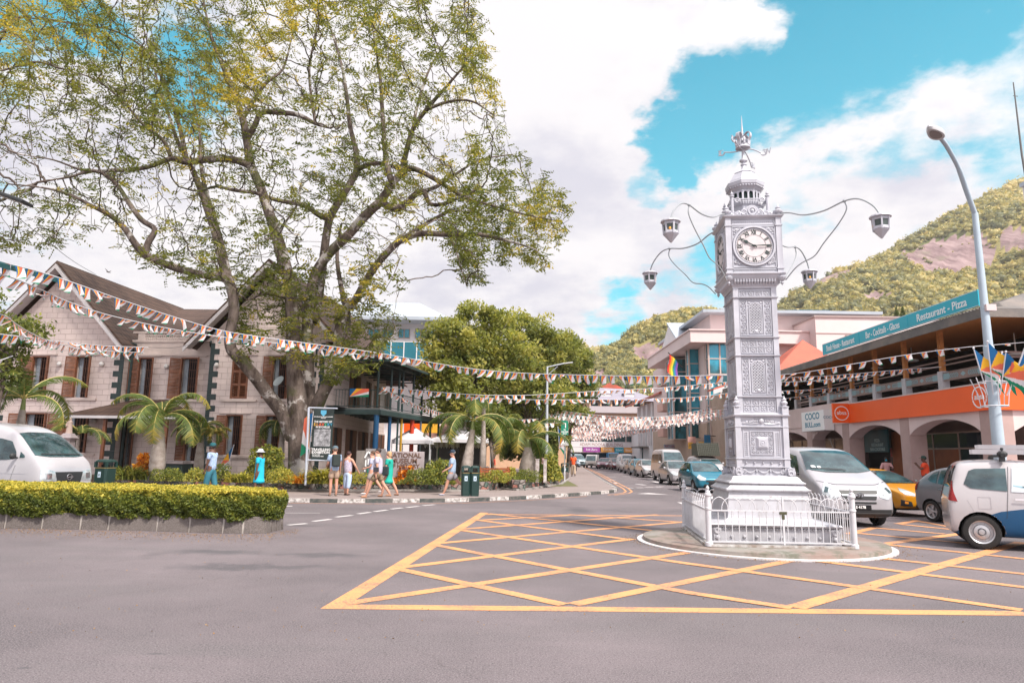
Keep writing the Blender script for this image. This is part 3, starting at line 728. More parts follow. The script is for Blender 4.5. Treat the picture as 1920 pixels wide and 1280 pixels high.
# cupola
za=P(1400,389,13.97).z;zw0=P(1400,386,13.97).z;zw1=P(1400,366,13.97).z;zq0=P(1400,362,13.97).z;zq1=P(1400,348,13.97).z;zd=P(1400,328,13.97).z;zt=P(1400,319,13.97).z;zb=P(1400,303,13.97).z;zv=P(1400,281,13.97).z;zcr=P(1398,245,13.97).z;ztip=P(1396,217,13.97).z
mb=MB(TM);o8=PI/8
mb.lathe([(.34,z1+.04),(.34,za-.06),(.37,za-.04),(.37,za),(.30,za+.01),(.30,za+.03)],(0,0,0),8,o8)
mb.lathe([(.25,za),(.25,zw1+.06)],(0,0,0),8,o8,mi=1)
mb.lathe([(.29,zw1+.0),(.295,zq0-.02),(.33,zq0+.01),(.38,zq0+.06),(.40,zq0+.09),(.41,zq1-.01),(.36,zq1+.02),(.345,zq1+.06),(.31,zq1+.11),(.25,zd-.03),(.215,zd-.01),(.225,zd+.01),(.19,zd+.03),(.12,zt-.03),(.07,zt)],(0,0,0),8,o8)
for j in range(8):
 for q in range(2):
  a=o8+j*PI/4;p0=Vector((.295*math.cos(a),.295*math.sin(a),0));p1=Vector((.295*math.cos(a+PI/4),.295*math.sin(a+PI/4),0))
  for t in(.0,.5):
   p=p0.lerp(p1,t+.0);mb.b2((p.x-.017,p.y-.017,za),(p.x+.017,p.y+.017,zw1+.02))if q==0 else None
 for q in range(2):
  p=p0.lerp(p1,.25+.5*q);d=(p1-p0).normalized();m_=Matrix(((d.x,d.y,0,p.x),(d.y,-d.x,0,p.y),(0,0,1,0),(0,0,0,1)))
  mb.M=TM@m_
  mb.tube([(-.045*math.cos(t*PI/6),0,zw1-.05+.045*math.sin(t*PI/6))for t in range(7)],.012,5)
  mb.b2((-.055,-.01,za+.03),(.055,.01,za+.06));mb.M=TM
 for q in range(5):
  t=(q+.5)/5;pa=Vector((.385*math.cos(a),.385*math.sin(a),zq0+.045));pb=Vector((.385*math.cos(a+PI/4),.385*math.sin(a+PI/4),zq0+.045));p=pa.lerp(pb,t);mb.ball(p,.018,6)
for k in range(4):
 mb.M=FM(k);mb.tube([(-.36,-.36,z1+.04),(-.36,-.36,za+.10)],.032,8);mb.lathe([(.05,za+.10),(.05,za+.12),(.02,za+.135),(.035,za+.165),(.012,za+.20),(.003,za+.235)],(-.36,-.36,0),8)
 scroll(mb,-.26,-.36,za+.02,.06,1,.014);scroll(mb,.26,-.36,za+.02,.06,-1,.014)
 for j in range(8):mb.tube([(-.18+j*.05,-.36,za-.04),(-.18+j*.05,-.36,za+.05)],.01,5)
 mb.b2((-.34,-.375,za+.045),(.34,-.345,za+.065))
mb.build('cupola',[M_SIL,mat('cupola_inside',(.02,.05,.045),.5)],TW)
# weather vane with crown
mb=MB(TM)
mb.lathe([(.09,zt-.02),(.05,zt+.03),(.045,zb-.10),(.065,zb-.09),(.065,zb-.07),(.035,zb-.05),(.04,zb-.03),(.085,zb),(.085,zb+.03),(.04,zb+.06),(.032,zb+.09),(.028,zv-.02),(.03,zv+.02),(.02,zcr+.05),(.012,zcr+.12),(.010,ztip-.1),(.003,ztip)],(0,0,0),10)
for k in range(4):
 mb.M=FM(k)@Matrix.Rotation(rad(45+8),4,'Z');
 dz=0 if k%2 else.02
 arc=[(0,0,zv-.01),(.15,0,zv-.03),(.28,0,zv-.10),(.40,0,zv-.20)]if k in(0,3)else[(0,0,zv),(.15,0,zv-.0),(.30,0,zv+.03),(.42,0,zv+.07)]
 mb.tube(smooth_path(arc,4),.014,6);e=Vector(arc[-1])
 mb.tube([(e.x+.06+.06*math.cos(t),0,e.z+.06*math.sin(t))for t in np.linspace(PI,PI*2.7,12)],[.018*(1-t*.6)for t in np.linspace(0,1,12)],6)
mb.build('vane_arms',M_SIL,TW,smooth='auto')
for k,t_ in enumerate('NESW'):
 M=FM(k)@Matrix.Rotation(rad(53),4,'Z')@Matrix.Translation((0.53,0,zv-.2 if k in(0,3)else zv+.07))
 text(t_,.17,M@frameM((0,0,0),(1,0,0)),M_SIL,'compass_letter',TW,.01)
zc0=zv+.02
mb=MB(TM@Matrix.Translation((0,0,zc0))@Matrix.Diagonal((.86,.86,.86,1))@Matrix.Translation((0,0,-zc0))@Matrix.Rotation(rad(28),4,'Z'))
mb.lathe([(.12,zc0),(.185,zc0+.01),(.165,zc0+.06),(.17,zc0+.09),(.15,zc0+.10)],(0,0,0),16,cap=True)
for k in range(4):
 a=k*PI/2+.3;ca,sa=math.cos(a),math.sin(a)
 path=[(.155,.06),(.16,.17),(.215,.27),(.20,.37),(.12,.395),(.05,.33),(.02,.26)]
 Ls=smooth_path([(r*ca,r*sa,zc0+z)for r,z in path],4)
 n=Vector((-sa,ca,0))*.045
 for p,q in zip(Ls,Ls[1:]):mb.prism([tuple(Vector(p)-n),tuple(Vector(q)-n),tuple(Vector(q)+n),tuple(Vector(p)+n)],Vector((ca*.02,sa*.02,.004)))
 b_=a+PI/4;mb.tube([(.16*math.cos(b_),.16*math.sin(b_),zc0+.08),(.165*math.cos(b_),.165*math.sin(b_),zc0+.20),(.17*math.cos(b_),.17*math.sin(b_),zc0+.26)],[.03,.035,.004],6)
 mb.tube([(.16*math.cos(b_)+.05*sa,.16*math.sin(b_)-.05*ca,zc0+.16),(.165*math.cos(b_)-.05*sa,.165*math.sin(b_)+.05*ca,zc0+.16)],.014,5)
mb.ball((0,0,zc0+.42),.035,8);mb.lathe([(.10,zc0+.08),(.13,zc0+.18),(.12,zc0+.24),(.03,zc0+.27)],(0,0,0),8)
mb.build('crown_emblem',M_SIL,TW)
# lamp brackets, profile found in the vertical plane of one bracket
u=Vector((math.cos(TYAW-PI/4),math.sin(TYAW-PI/4),0));nn_=Vector((-u.y,u.x,0))
def rz_(x,y):
 d=Vector(ray(x,y));t=(TA-Vector(_C)).dot(nn_)/d.dot(nn_);p=Vector(_C)+d*t;return((p-TA).dot(u),p.z)
arm=[rz_(*q)for q in((1462,400),(1480,399),(1508,403),(1545,395),(1583,377),(1610,373),(1636,385),(1650,402))]
brace=[rz_(*q)for q in((1583,377),(1587,393),(1572,420),(1545,455),(1527,480),(1505,492),(1490,504),(1473,525))]
rl,zl_=arm[-1]
def frust(mb,c,r0,r1,z0_,z1_,n=6,mi=0,a0=0):mb.lathe([(r0,z0_),(r1,z1_)],c,n,a0,mi)
for k in range(4):
 ang=-PI/4+k*PI/2;M=TM@Matrix.Rotation(ang,4,'Z');s=(1.0,.985,.97,.97)[k]
 mb=MB(M);mb.tube(smooth_path([(r*s if r>.9 else r,0,z)for r,z in arm],5),.0155,7);mb.tube(smooth_path([(r*s if r>.9 else r,0,z)for r,z in brace],5),.0125,6)
 mb.ball((arm[4][0]*s,0,arm[4][1]),.035,8)
 br=mb.build('lamp_bracket',mat('bracket_grey',(.30,.32,.34),.45),TW,smooth='auto')
 c=(rl*s,0,0);mb=MB(M)
 mb.lathe([(.03,zl_+.02),(.10,zl_),(.185,zl_-.035),(.19,zl_-.06),(.155,zl_-.07)],c,12)
 for j in range(6):
  a=j*PI/3;x,y_=.148*math.cos(a),.148*math.sin(a);mb.beam((c[0]+x,y_,zl_-.07),(c[0]+x*.9,y_*.9,zl_-.30),.028,.028,up=(math.cos(a),math.sin(a),0))
 mb.lathe([(.15,zl_-.115),(.155,zl_-.095),(.155,zl_-.07)],c,6);mb.lathe([(.130,zl_-.30),(.146,zl_-.28),(.142,zl_-.235)],c,6)
 mb.lathe([(.006,zl_-.46),(.025,zl_-.445),(.13,zl_-.315),(.138,zl_-.30)],c,6)
 for j in range(6):
  a=j*PI/3;b_=a+PI/3
  for q in range(4):
   for(r_,z_)in((.150,zl_-.09),(.142,zl_-.29)):
    p=Vector((r_*math.cos(a),r_*math.sin(a))).lerp(Vector((r_*math.cos(b_),r_*math.sin(b_))),(q+.5)/4);mb.ball((c[0]+p.x,p.y,z_),.009,5)
 ln=mb.build('lantern',M_SIL,TW)
 mb=MB(M);mb.lathe([(.123,zl_-.27),(.137,zl_-.10)],c,6);mb.build('lantern_glass',mat('lantern_glass_dark',(.04,.06,.055),.15,spec=.7),ln)
 mb=MB(M)
 for j in(0,3):a=PI/6+j*PI/3;mb.ball((c[0]+.112*math.cos(a),.112*math.sin(a),zl_-.21),.026,8,sc=(1,1,1.3))
 mb.build('bulb',mat('amber_bulb',(.85,.40,.06),.3),ln)
# railings
FL,FR,BL=G(1330,1023,.12),G(1603,1028,.12),G(1284,989,.12);BR=FR+(BL-FL)
FN=thing('tower_railing',((FL+BR)/2),'silver painted iron railings with pointed arches round the clock tower','railing');
M_RAIL=mat('railing_paint',(.56,.56,.59),.45,.1,var=.1,vs=6)
for p in(FL,FR,BR,BL):
 mb=MB();mb.lathe([(.07,0),(.07,.06),(.052,.08),(.05,.62),(.06,.63),(.06,.66),(.05,.67),(.048,.86),(.066,.87),(.066,.90),(.045,.91),(.042,.95),(.016,.965),(.030,.985),(.033,1.005),(.018,1.03),(.004,1.05)],(p.x,p.y,.12),14)
 mb.build('post',M_RAIL,FN,smooth='auto')
def railing(a,b,gate=False):
 mb=MB();a=Vector(a);b=Vector(b);L_=(b-a).length;d=(b-a)/L_;a=a+d*.05;b=b-d*.05;L_-=.1
 zb_,zt_=.20,.735
 M=frameM((a.x,a.y,0),d);
 w=lambda s,z:tuple(a+d*s+Vector((0,0,z-a.z)))
 mb.beam(w(0,zb_),w(L_,zb_),.03,.022);mb.beam(w(0,zt_),w(L_,zt_),.032,.024)
 n=max(6,round(L_/.122));n+=n%2;st=L_/n
 for j in range(1,n):mb.tube([w(j*st,zb_),w(j*st,zt_)],.0085,6,cap=False)
 for j in range(0,n-1,2):
  s0,s1=max(0,(j-.45)*st),min(L_,(j+2.45)*st);sm=(s0+s1)/2
  for e in(s0,s1):
   pts_=[w(e+(sm-e)*f,zt_+.235*h)for f,h in((0,0),(.02,.25),(.12,.5),(.35,.76),(.7,.93),(1,1.0))]
   mb.tube(smooth_path(pts_,3),.0075,5,cap=False)
 if gate:
  mb.beam(w(L_*.52,.16),w(L_*.52,zt_+.25),.03,.03)
 r_=mb.build('railing_panel',M_RAIL,FN)
 if gate:
  mb=MB();mb.box(w(L_*.52,zt_-.03),(.12,.05,.05));mb.box(w(L_*.52,zt_-.10),(.045,.035,.08));mb.build('lock',mat('brass_lock',(.10,.10,.06),.4,.6),r_)
railing(FL,FR,True);railing(FR,BR);railing(BR,BL);railing(BL,FL)
mb=MB()
for a,b in((FL,FR),(FR,BR),(BR,BL),(BL,FL)):mb.beam((a.x,a.y,.135),(b.x,b.y,.135),.13,.035)
mb.build('base_rail',mat('base_white',(.50,.49,.48),.7,var=.3,vs=5,col2=(.25,.2,.17)),FN)
# ----------------------------- museum, a two storey block-walled building with verandah
FA=Vector((-9.75,35.3,0));q_=P(5,700,36.9);FB=Vector((q_.x,q_.y,0));q_=None
FD=(FB-FA).normalized();FD=-FD
FNn=Vector((FD.y,-FD.x,0))
FLn=(FA-FB).length
def fs(x,y=740):
 """facade station (metres from the left corner) at picture column x"""
 d=Vector(ray(x,y));o_=Vector(_C);t=(FB-o_).dot(FNn)/d.dot(FNn);p=o_+d*t;return(p-FB).dot(FD),p.z
def fz(x,y):return fs(x,y)[1]
def fp(s,z,out=0.0):p=FB+FD*s+FNn*out;return Vector((p.x,p.y,z))
def f_block(base,mort,bw=.62,bh=.30,ax=(1,0)):
 def fn(g,v,b):
  s_=g.sep(v);u=g.m('ADD',g.m('MULTIPLY',s_[0],ax[0]),g.m('MULTIPLY',s_[1],ax[1]))
  br=g.n('ShaderNodeTexBrick');g.L.new(g.comb(u,s_[2],0.0),br.inputs[0]);br.inputs['Scale'].default_value=1
  br.inputs['Brick Width'].default_value=bw;br.inputs['Row Height'].default_value=bh;br.inputs['Mortar Size'].default_value=.014;br.inputs['Mortar Smooth'].default_value=.2
  br.inputs['Color1'].default_value=(*base,1);br.inputs['Color2'].default_value=(*[x*.93 for x in base],1);br.inputs['Mortar'].default_value=(*mort,1)
  c=g.mix(g.mr(g.noise(v,.7,5,.65),.35,.75,0,.35),br.outputs[0],tuple(x*.72 for x in base))
  c=g.mix(g.mr(g.noise(g.mapv(v,(3,3,.35)),1.5,4,.6),.58,.75,0,.35),c,(.24,.21,.18))
  bn=g.n('ShaderNodeBump');bn.inputs['Strength'].default_value=.7;bn.inputs['Distance'].default_value=.02;bn.invert=True
  g.L.new(g.m('ADD',br.outputs['Fac'],g.m('MULTIPLY',g.noise(v,25,3,.6),.12)),bn.inputs['Height']);g.L.new(bn.outputs[0],b.inputs['Normal'])
  return c
 return fn
M_BLOCK=mat('block_wall',rough=.85,fn=f_block((.74,.62,.585),(.52,.41,.38)))
M_BLOCKS=mat('block_wall_side',rough=.85,fn=f_block((.74,.62,.585),(.52,.41,.38),ax=(0,1)))
M_QG=mat('quoin_green',(.022,.040,.040),.6,var=.3,vs=3)
M_CREAM=mat('cream_trim',(.60,.50,.46),.75,var=.15,vs=1.5,bump=.15)
M_FASC=mat('white_fascia',(.62,.59,.60),.6,var=.08)
M_SHUT=mat('shutter_wood',(.205,.075,.035),.55,var=.35,vs=5)
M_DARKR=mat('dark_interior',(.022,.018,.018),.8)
M_CURT=mat('curtain_grey',(.26,.29,.33),.8,var=.2)
M_WHITEB=mat('white_globe',(.70,.68,.66),.3)
def f_tile(c1,c2,rot=0.0,row=.33,axis=1):
 def fn(g,v,b):
  s_=g.sep(v);u=s_[axis];w=g.m('FRACT',g.m('DIVIDE',s_[2],row))
  n=g.noise(v,1.3,5,.65);c=g.mix(g.mr(n,.3,.7),c1,c2)
  c=g.mix(g.mr(w,.82,.95,0,.8),c,tuple(x*.25 for x in c1))
  cell=g.m('FRACT',g.m('MULTIPLY',u,3.1));c=g.mix(g.mr(g.m('ABSOLUTE',g.m('SUBTRACT',cell,.5)),.40,.5,0,.45),c,tuple(x*.4 for x in c1))
  bn=g.n('ShaderNodeBump');bn.inputs['Strength'].default_value=.9;bn.inputs['Distance'].default_value=.05
  g.L.new(g.m('SUBTRACT',g.m('SUBTRACT',1,w),g.m('MULTIPLY',g.m('ABSOLUTE',g.m('SUBTRACT',cell,.5)),.5)),bn.inputs['Height']);g.L.new(bn.outputs[0],b.inputs['Normal'])
  return c
 return fn
M_TILE=mat('brown_roof_tiles',rough=.8,fn=f_tile((.060,.032,.022),(.125,.072,.050),row=.30,axis=1))
M_TILE2=mat('brown_roof_tiles_front',rough=.8,fn=f_tile((.060,.032,.022),(.12,.07,.05),row=.22,axis=0))
MU=thing('museum_building',fp(FLn/2,0),'pale block walled two storey building with steep brown roofs, brown shutters and dark green quoins','building')
s1,s2=fs(226)[0],fs(388)[0]
zEave=fz(238,640);zPk=fz(125,500)
sPk=fs(125,500)[0];sR=fs(240,637)[0];sL=2*sPk-sR
zUH,zUS,zGH,zGS=fz(300,667.5),fz(300,746),fz(420,777),fz(420,852)
zSL=fz(300,765)
ZB=.35
def wallpoly(name,pts,out,thick,holes,m=M_BLOCK):
 """wall as strips between openings; pts=(s0,s1,z0,z1)"""
 s0,s1_,z0,z1_=pts;mb=MB();xs=sorted({s0,s1_}|{h[0]for h in holes}|{h[1]for h in holes});zs=sorted({z0,z1_}|{h[2]for h in holes}|{h[3]for h in holes})
 for a,b in zip(xs,xs[1:]):
  run=None
  for c,d in zip(zs,zs[1:]):
   hole=any(h[0]<=(a+b)/2<=h[1]and h[2]<=(c+d)/2<=h[3]for h in holes)
   if hole:
    if run:mb.prism([fp(a,run[0],out),fp(b,run[0],out),fp(b,run[1],out),fp(a,run[1],out)],-FNn*thick);run=None
   else:run=(run[0],d)if run else(c,d)
  if run:mb.prism([fp(a,run[0],out),fp(b,run[0],out),fp(b,run[1],out),fp(a,run[1],out)],-FNn*thick)
 return mb
wins=[]
def W(xa,xb,zr,out=0.0):wins.append((fs(xa)[0],fs(xb)[0],zr[0],zr[1],out))
U_,G_=(zUS,zUH),(zGS,zGH)
UPx=[(62,86),(140,166),(245,270),(334,361)]
sets=dict(L=[],M=[],R=[])
for a,b in((52,85),(134,164)):sets['L'].append((fs(a)[0],fs(b)[0],zUS,zUH))
for a,b in((40,84),(116,163)):sets['L'].append((fs(a,820)[0],fs(b,820)[0],zGS-.0,zGH))
for a,b in((241,270),(322,357)):sets['M'].append((fs(a)[0],fs(b)[0],zUS,zUH))
sets['R'].append((fs(431)[0],fs(463)[0],zUS,zUH));sets['R'].append((fs(421,815)[0],fs(452,815)[0],zGS,zGH));sets['R'].append((fs(506)[0],fs(536)[0],zUS,zUH));sets['R'].append((fs(495,815)[0],fs(525,815)[0],zGS,zGH))
sets['M'].append((fs(218,820)[0]-.0,fs(238,820)[0],ZB,zGH));sets['M'].append((fs(335,820)[0],fs(362,820)[0],ZB,zGH))
RO=-.55
mb=wallpoly('w',(0,s1,ZB-.35,zEave),0,.4,sets['L']);apex=fp(sPk,zPk-.35,0)
mb.prism([fp(sPk-(sR-sPk)*.86,zEave-.0,0),fp(sR-(sR-sPk)*.14,zEave,0),apex],-FNn*.4)
mb.build('gable_wall',M_BLOCK,MU)
mb=wallpoly('w',(s1,s2,ZB-.35,fz(300,664)+.0),RO,.4,sets['M']);mb.build('middle_wall',M_BLOCK,MU)
s2b=FLn;pk2=(s2+.1+s2b)/2;half2=(s2b-s2)/2+.9;zPk2=zEave+half2*(zPk-zEave)/(sR-sPk)
mb=wallpoly('w',(s2,s2b,ZB-.35,zEave),0,.4,sets['R'])
mb.prism([fp(pk2-half2*.86,zEave,0),fp(pk2+half2*.86,zEave,0),fp(pk2,zPk2-.35,0)],-FNn*.4)
mb.build('gable_wall',M_BLOCK,MU)
# interior dark backing
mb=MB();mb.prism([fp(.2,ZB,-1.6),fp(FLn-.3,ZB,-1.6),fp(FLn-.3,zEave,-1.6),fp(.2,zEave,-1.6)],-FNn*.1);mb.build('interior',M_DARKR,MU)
# right side wall (receding), with tall doors
BKY=54.0;SB=Vector((-9.95,BKY,0));zV=4.0
mb=MB();side_n=Vector((1,0,0))
mb.prism([tuple(fp(FLn,0,0)),(SB.x,SB.y,0),(SB.x,SB.y,zEave),tuple(fp(FLn,zEave,0))],(-.4,0,0));mb.build('side_wall',M_BLOCKS,MU)
mb=MB();mb.prism([tuple(fp(0,0,0)),(fp(0,0).x,BKY,0),(fp(0,0).x,BKY,zEave),tuple(fp(0,zEave,0))],(.4,0,0));mb.build('side_wall',M_BLOCKS,MU)
# quoins
def quoins(s,out,sgn,z0,z1_,w=.36,side=False):
 mb=MB();n=int((z1_-z0)/.30)
 for k in range(n+1):
  z=z0+k*.30
  if z+.30>z1_:break
  if k%2==0:mb.prism([fp(s,z,out+.025),fp(s+sgn*w,z,out+.025),fp(s+sgn*w,z+.295,out+.025),fp(s,z+.295,out+.025)],-FNn*.03)
  else:mb.prism([fp(s,z,out+.020),fp(s+sgn*w*.45,z,out+.020),fp(s+sgn*w*.45,z+.30,out+.020),fp(s,z+.30,out+.020)],-FNn*.03)
 mb.build('quoins',M_QG,MU)
quoins(0,0,1,.1,zEave-.3);quoins(s1,0,-1,.1,zEave+.1,.55);quoins(s2,0,1,.1,zEave,.5);quoins(FLn,0,-1,.1,zEave,.5)
# drain pipes and dark reveals at the set-back
for s_,sg in((s1,1),(s2,-1)):
 mb=MB();p=fp(s_+sg*.14,0,RO+.14);mb.tube([(p.x,p.y,.2),(p.x,p.y,zEave-.35)],.09,10);mb.tube([(p.x+sg*.0,p.y,zEave-.35),tuple(fp(s_+sg*.3,zEave-.1,RO+.1)),tuple(fp(s_-sg*.1,zEave-.05,.25))],.06,8);mb.build('drain_pipe',M_QG,MU)
# windows: frame, leaves, curtain
def shutter(mb,org,d,w,h,n=3,mi=0):
 """louvred leaf from org, along d"""
 d=Vector(d).normalized();nv=Vector((d.y,-d.x,0));o_=Vector(org);t=.05
 def bx(a,b,z0,z1_,th,off=0):
  L4=[o_+d*a+nv*off+Vector((0,0,z0)),o_+d*b+nv*off+Vector((0,0,z0)),o_+d*b+nv*off+Vector((0,0,z1_)),o_+d*a+nv*off+Vector((0,0,z1_))];mb.prism(L4,nv*th,mi)
 bx(0,t,0,h,.05);bx(w-t,w,0,h,.05)
 for k in range(n+1):z=(h-.09)*k/n;bx(t,w-t,z,z+.09,.045)
 for k in range(n):
  z0=(h-.09)*k/n+.09;z1_=(h-.09)*(k+1)/n;m_=int((z1_-z0)/.075)
  for j in range(m_):
   z=z0+(j+.5)*(z1_-z0)/m_;a=o_+d*t+Vector((0,0,z));b=o_+d*(w-t)+Vector((0,0,z));i=mb.pts([a+nv*.005-Vector((0,0,.03)),b+nv*.005-Vector((0,0,.03)),b+nv*.042+Vector((0,0,.03)),a+nv*.042+Vector((0,0,.03))]);mb.face((i,i+1,i+2,i+3),mi)
def window(s0,s1_,z0,z1_,out,closed=False,door=False,oa=55):
 w=(s1_-s0)
 mb=MB()
 for a,b in((s0-.0,s0+.06),(s1_-.06,s1_)):mb.prism([fp(a,z0,out+.012),fp(b,z0,out+.012),fp(b,z1_,out+.012),fp(a,z1_,out+.012)],-FNn*.16)
 mb.prism([fp(s0+.06,z1_-.06,out+.010),fp(s1_-.06,z1_-.06,out+.010),fp(s1_-.06,z1_,out+.010),fp(s0+.06,z1_,out+.010)],-FNn*.16)
 win=mb.build('window' if not door else 'door_opening',M_SHUT,MU)
 if closed:
  mb=MB();shutter(mb,fp(s0+.06,z0+.01,out-.03),FD,w/2-.065,z1_-z0-.08);shutter(mb,fp(s0+w/2+.005,z0+.01,out-.03),FD,w/2-.065,z1_-z0-.08);mb.build('shutter',M_SHUT,win)
 else:
  lw=w*.54
  d1=(-FD*math.cos(rad(oa))+FNn*math.sin(rad(oa)));d2=(FD*math.cos(rad(oa))+FNn*math.sin(rad(oa)))
  d1=(-FD*math.cos(rad(oa*.5))+FNn*math.sin(rad(oa*.5)))
  mb=MB();shutter(mb,fp(s0+.04,z0+.01,out+.02),d1,lw,z1_-z0-.05);mb.build('shutter',M_SHUT,win)
  mb=MB();shutter(mb,fp(s1_-.04,z0+.01,out+.02),d2,lw,z1_-z0-.05);mb.build('shutter',M_SHUT,win)
  mb=MB();mb.prism([fp(s0+.08,z0,out-.25),fp(s0+.08+w*.26,z0,out-.25),fp(s0+.08+w*.22,z1_-.07,out-.25),fp(s0+.08,z1_-.07,out-.25)],-FNn*.04);mb.build('curtain',M_CURT,win)
  mb=MB()
  for k in range(5):mb.prism([fp(s0+w*(.45+.12*k),z0,out-.12),fp(s0+w*(.45+.12*k)+.025,z0,out-.12),fp(s0+w*(.45+.12*k)+.025,z1_-.06,out-.12),fp(s0+w*(.45+.12*k),z1_-.06,out-.12)],-FNn*.02)
  for k in range(5):z=z0+(z1_-z0)*(k+.5)/5;mb.prism([fp(s0+w*.4,z,out-.115),fp(s1_-.06,z,out-.115),fp(s1_-.06,z+.025,out-.115),fp(s0+w*.4,z+.025,out-.115)],-FNn*.02)
  mb.build('window_bars',mat('bars_brown',(.10,.04,.025),.5),win)
 if not door:
  mb=MB();mb.prism([fp(s0-.45,z0-.16,out),fp(s1_+.55,z0-.16,out),fp(s1_+.55,z0-.05,out),fp(s0-.45,z0-.05,out)],FNn*.10);mb.build('sill',M_CREAM,win)
  mb=MB();mb.prism([fp(s0-.35,z1_+.05,out),fp(s1_+.45,z1_+.05,out),fp(s1_+.45,z1_+.10,out),fp(s0-.35,z1_+.10,out)],FNn*.07);mb.build('lintel',M_CREAM,win)
for k,key in enumerate('LMR'):
 out=RO if key=='M' else 0
 for j,(a,b,c,d)in enumerate(sets[key]):window(a,b,c,d,out,closed=(key=='R' and j==0),door=(c==ZB))
# wall lamps
for(x,y,o_)in((114,683,0),(193,683,0),(303,685,RO),(408,685,0),(179,789,0),(396,793,0)):
 s_,z=fs(x,y);p=fp(s_,z,o_+.12);mb=MB();mb.ball(tuple(p),.125,14);mb.lathe([(.07,-.02),(.07,.02)],tuple(p+Vector((0,0,.11))),10);mb.build('globe_lamp',M_WHITEB,MU,smooth=True)
# parapet and balustrade of the middle bay
zp0,zp1,zp2=fz(300,664),fz(300,634),fz(300,618)
mb=MB()
for(a,b,o_)in((zp0,zp0+.10,.10),(zp0+.10,zp1-.12,.0),(zp1-.12,zp1,.06),(zp2-.10,zp2,.05)):mb.prism([fp(s1,a,RO+o_),fp(s2,a,RO+o_),fp(s2,b,RO+o_),fp(s1,b,RO+o_)],-FNn*(.30+o_))
n=30;
for k in range(n):
 s_=s1+.7+(s2-s1-1.2)*k/n;w=(s2-s1-1.2)/n
 for(za_,zb_)in((zp1,zp2-.10),(zp2-.10,zp1)):
  mb.beam(fp(s_,za_,RO-.02),fp(s_+w,zb_,RO-.02),.05,.05)
mb.prism([fp(s1+.3,zp1,RO+.03),fp(s1+.7,zp1,RO+.03),fp(s1+.7,zp2-.10,RO+.03),fp(s1+.3,zp2-.10,RO+.03)],-FNn*.2)
mb.build('balustrade',M_CREAM,MU)
# gable roofs
def gable(sc,hw,zpk,ze,ylen,name):
 mb=MB();fr=.75;sl=(zpk-ze)/hw;ex=.25
 L_=[]
 for sg in(-1,1):
  pe=[fp(sc+sg*(hw+ex),ze-sl*ex,fr),fp(sc,zpk,fr),fp(sc,zpk,-ylen),fp(sc+sg*(hw+ex),ze-sl*ex,-ylen)]
  mb.prism([tuple(p)for p in pe],(0,0,.14))
 roof=mb.build('roof',M_TILE,MU)
 mb=MB()
 for sg in(-1,1):
  a,b=fp(sc+sg*(hw+ex),ze-sl*ex-.06,fr+.02),fp(sc,zpk-.06,fr+.02)
  mb.prism([a,b,b+Vector((0,0,-.24)),a+Vector((0,0,-.24))],FNn*.05)
  a,b=fp(sc+sg*(hw+ex),ze-sl*ex-.02,fr-.02),fp(sc,zpk-.02,fr-.02)
  mb.prism([a,b,b-FNn*(fr-.05),a-FNn*(fr-.05)],(0,0,-.03))
 mb.build('fascia',M_FASC,roof)
 return roof
gable(sPk,sR-sPk,zPk,zEave-.12,11.5,'roof');gable(pk2,half2,zPk2,zEave-.12,11.5,'roof')
# main roof behind, ridge parallel to the street
mb=MB();zr=P(380,586,48).z;y0=36.6
mb.prism([(FB.x-1,y0+1.0,zEave-.3),(FA.x+1.0,y0+1.0,zEave-.3),(FA.x-2.5,47.5,zr),(FB.x+3,47.5,zr)],(0,0,.14))
mb.prism([(FB.x-1,56,zEave-.3),(FA.x+1.0,56,zEave-.3),(FA.x-2.5,47.5,zr),(FB.x+3,47.5,zr)],(0,0,.14));mb.build('roof',M_TILE2,MU)
mb=MB();mb.prism([(FA.x+1.1,y0+.9,zEave-.35),(FA.x+1.1,56.1,zEave-.35),(FA.x-2.4,47.5,zr+.1)],(.12,0,.05));mb.build('roof',M_TILE,MU)
sv,zv_=fs(131,571);mb=MB();mb.prism([fp(sv-.18,zv_-.25,.01),fp(sv+.22,zv_-.25,.01),fp(sv+.22,zv_+.25,.01),fp(sv-.18,zv_+.25,.01)],-FNn*.03);mb.build('gable_vent',mat('vent_grey',(.30,.25,.22),.7),MU)
# porch canopy
sA,sB_=fs(168,776)[0],fs(300,776)[0];zc0_=fz(200,779)-.1;zc1_=fz(285,747)
mb=MB();o0,o1=2.2,RO+.02
e=[fp(sA,zc0_,o0),fp(sB_+2.2,zc0_,o0),fp(sB_+2.2,zc0_,o1),fp(sA,zc0_,o1)];r_=[fp(sA+2.2,zc1_,o1),fp(sB_,zc1_,o1)]
i=mb.pts(e+r_);[mb.face([i+k for k in q])for q in((0,1,5,4),(1,2,5),(3,0,4),(0,3,2,1),(2,3,4,5))]
po=mb.build('porch_roof',M_TILE2,MU)
mb=MB();mb.prism([fp(sA,zc0_-.14,o0+.01),fp(sB_+2.2,zc0_-.14,o0+.01),fp(sB_+2.2,zc0_-.005,o0+.01),fp(sA,zc0_-.005,o0+.01)],-FNn*.04);mb.build('fascia',M_FASC,po)
for s_ in(sA+.3,sA+2.3,sB_+1.6):
 mb=MB();mb.beam(fp(s_,ZB,o0-.3),fp(s_,zc0_-.02,o0-.3),.14,.14,up=(0,1,0));mb.build('porch_post',M_SHUT,MU)
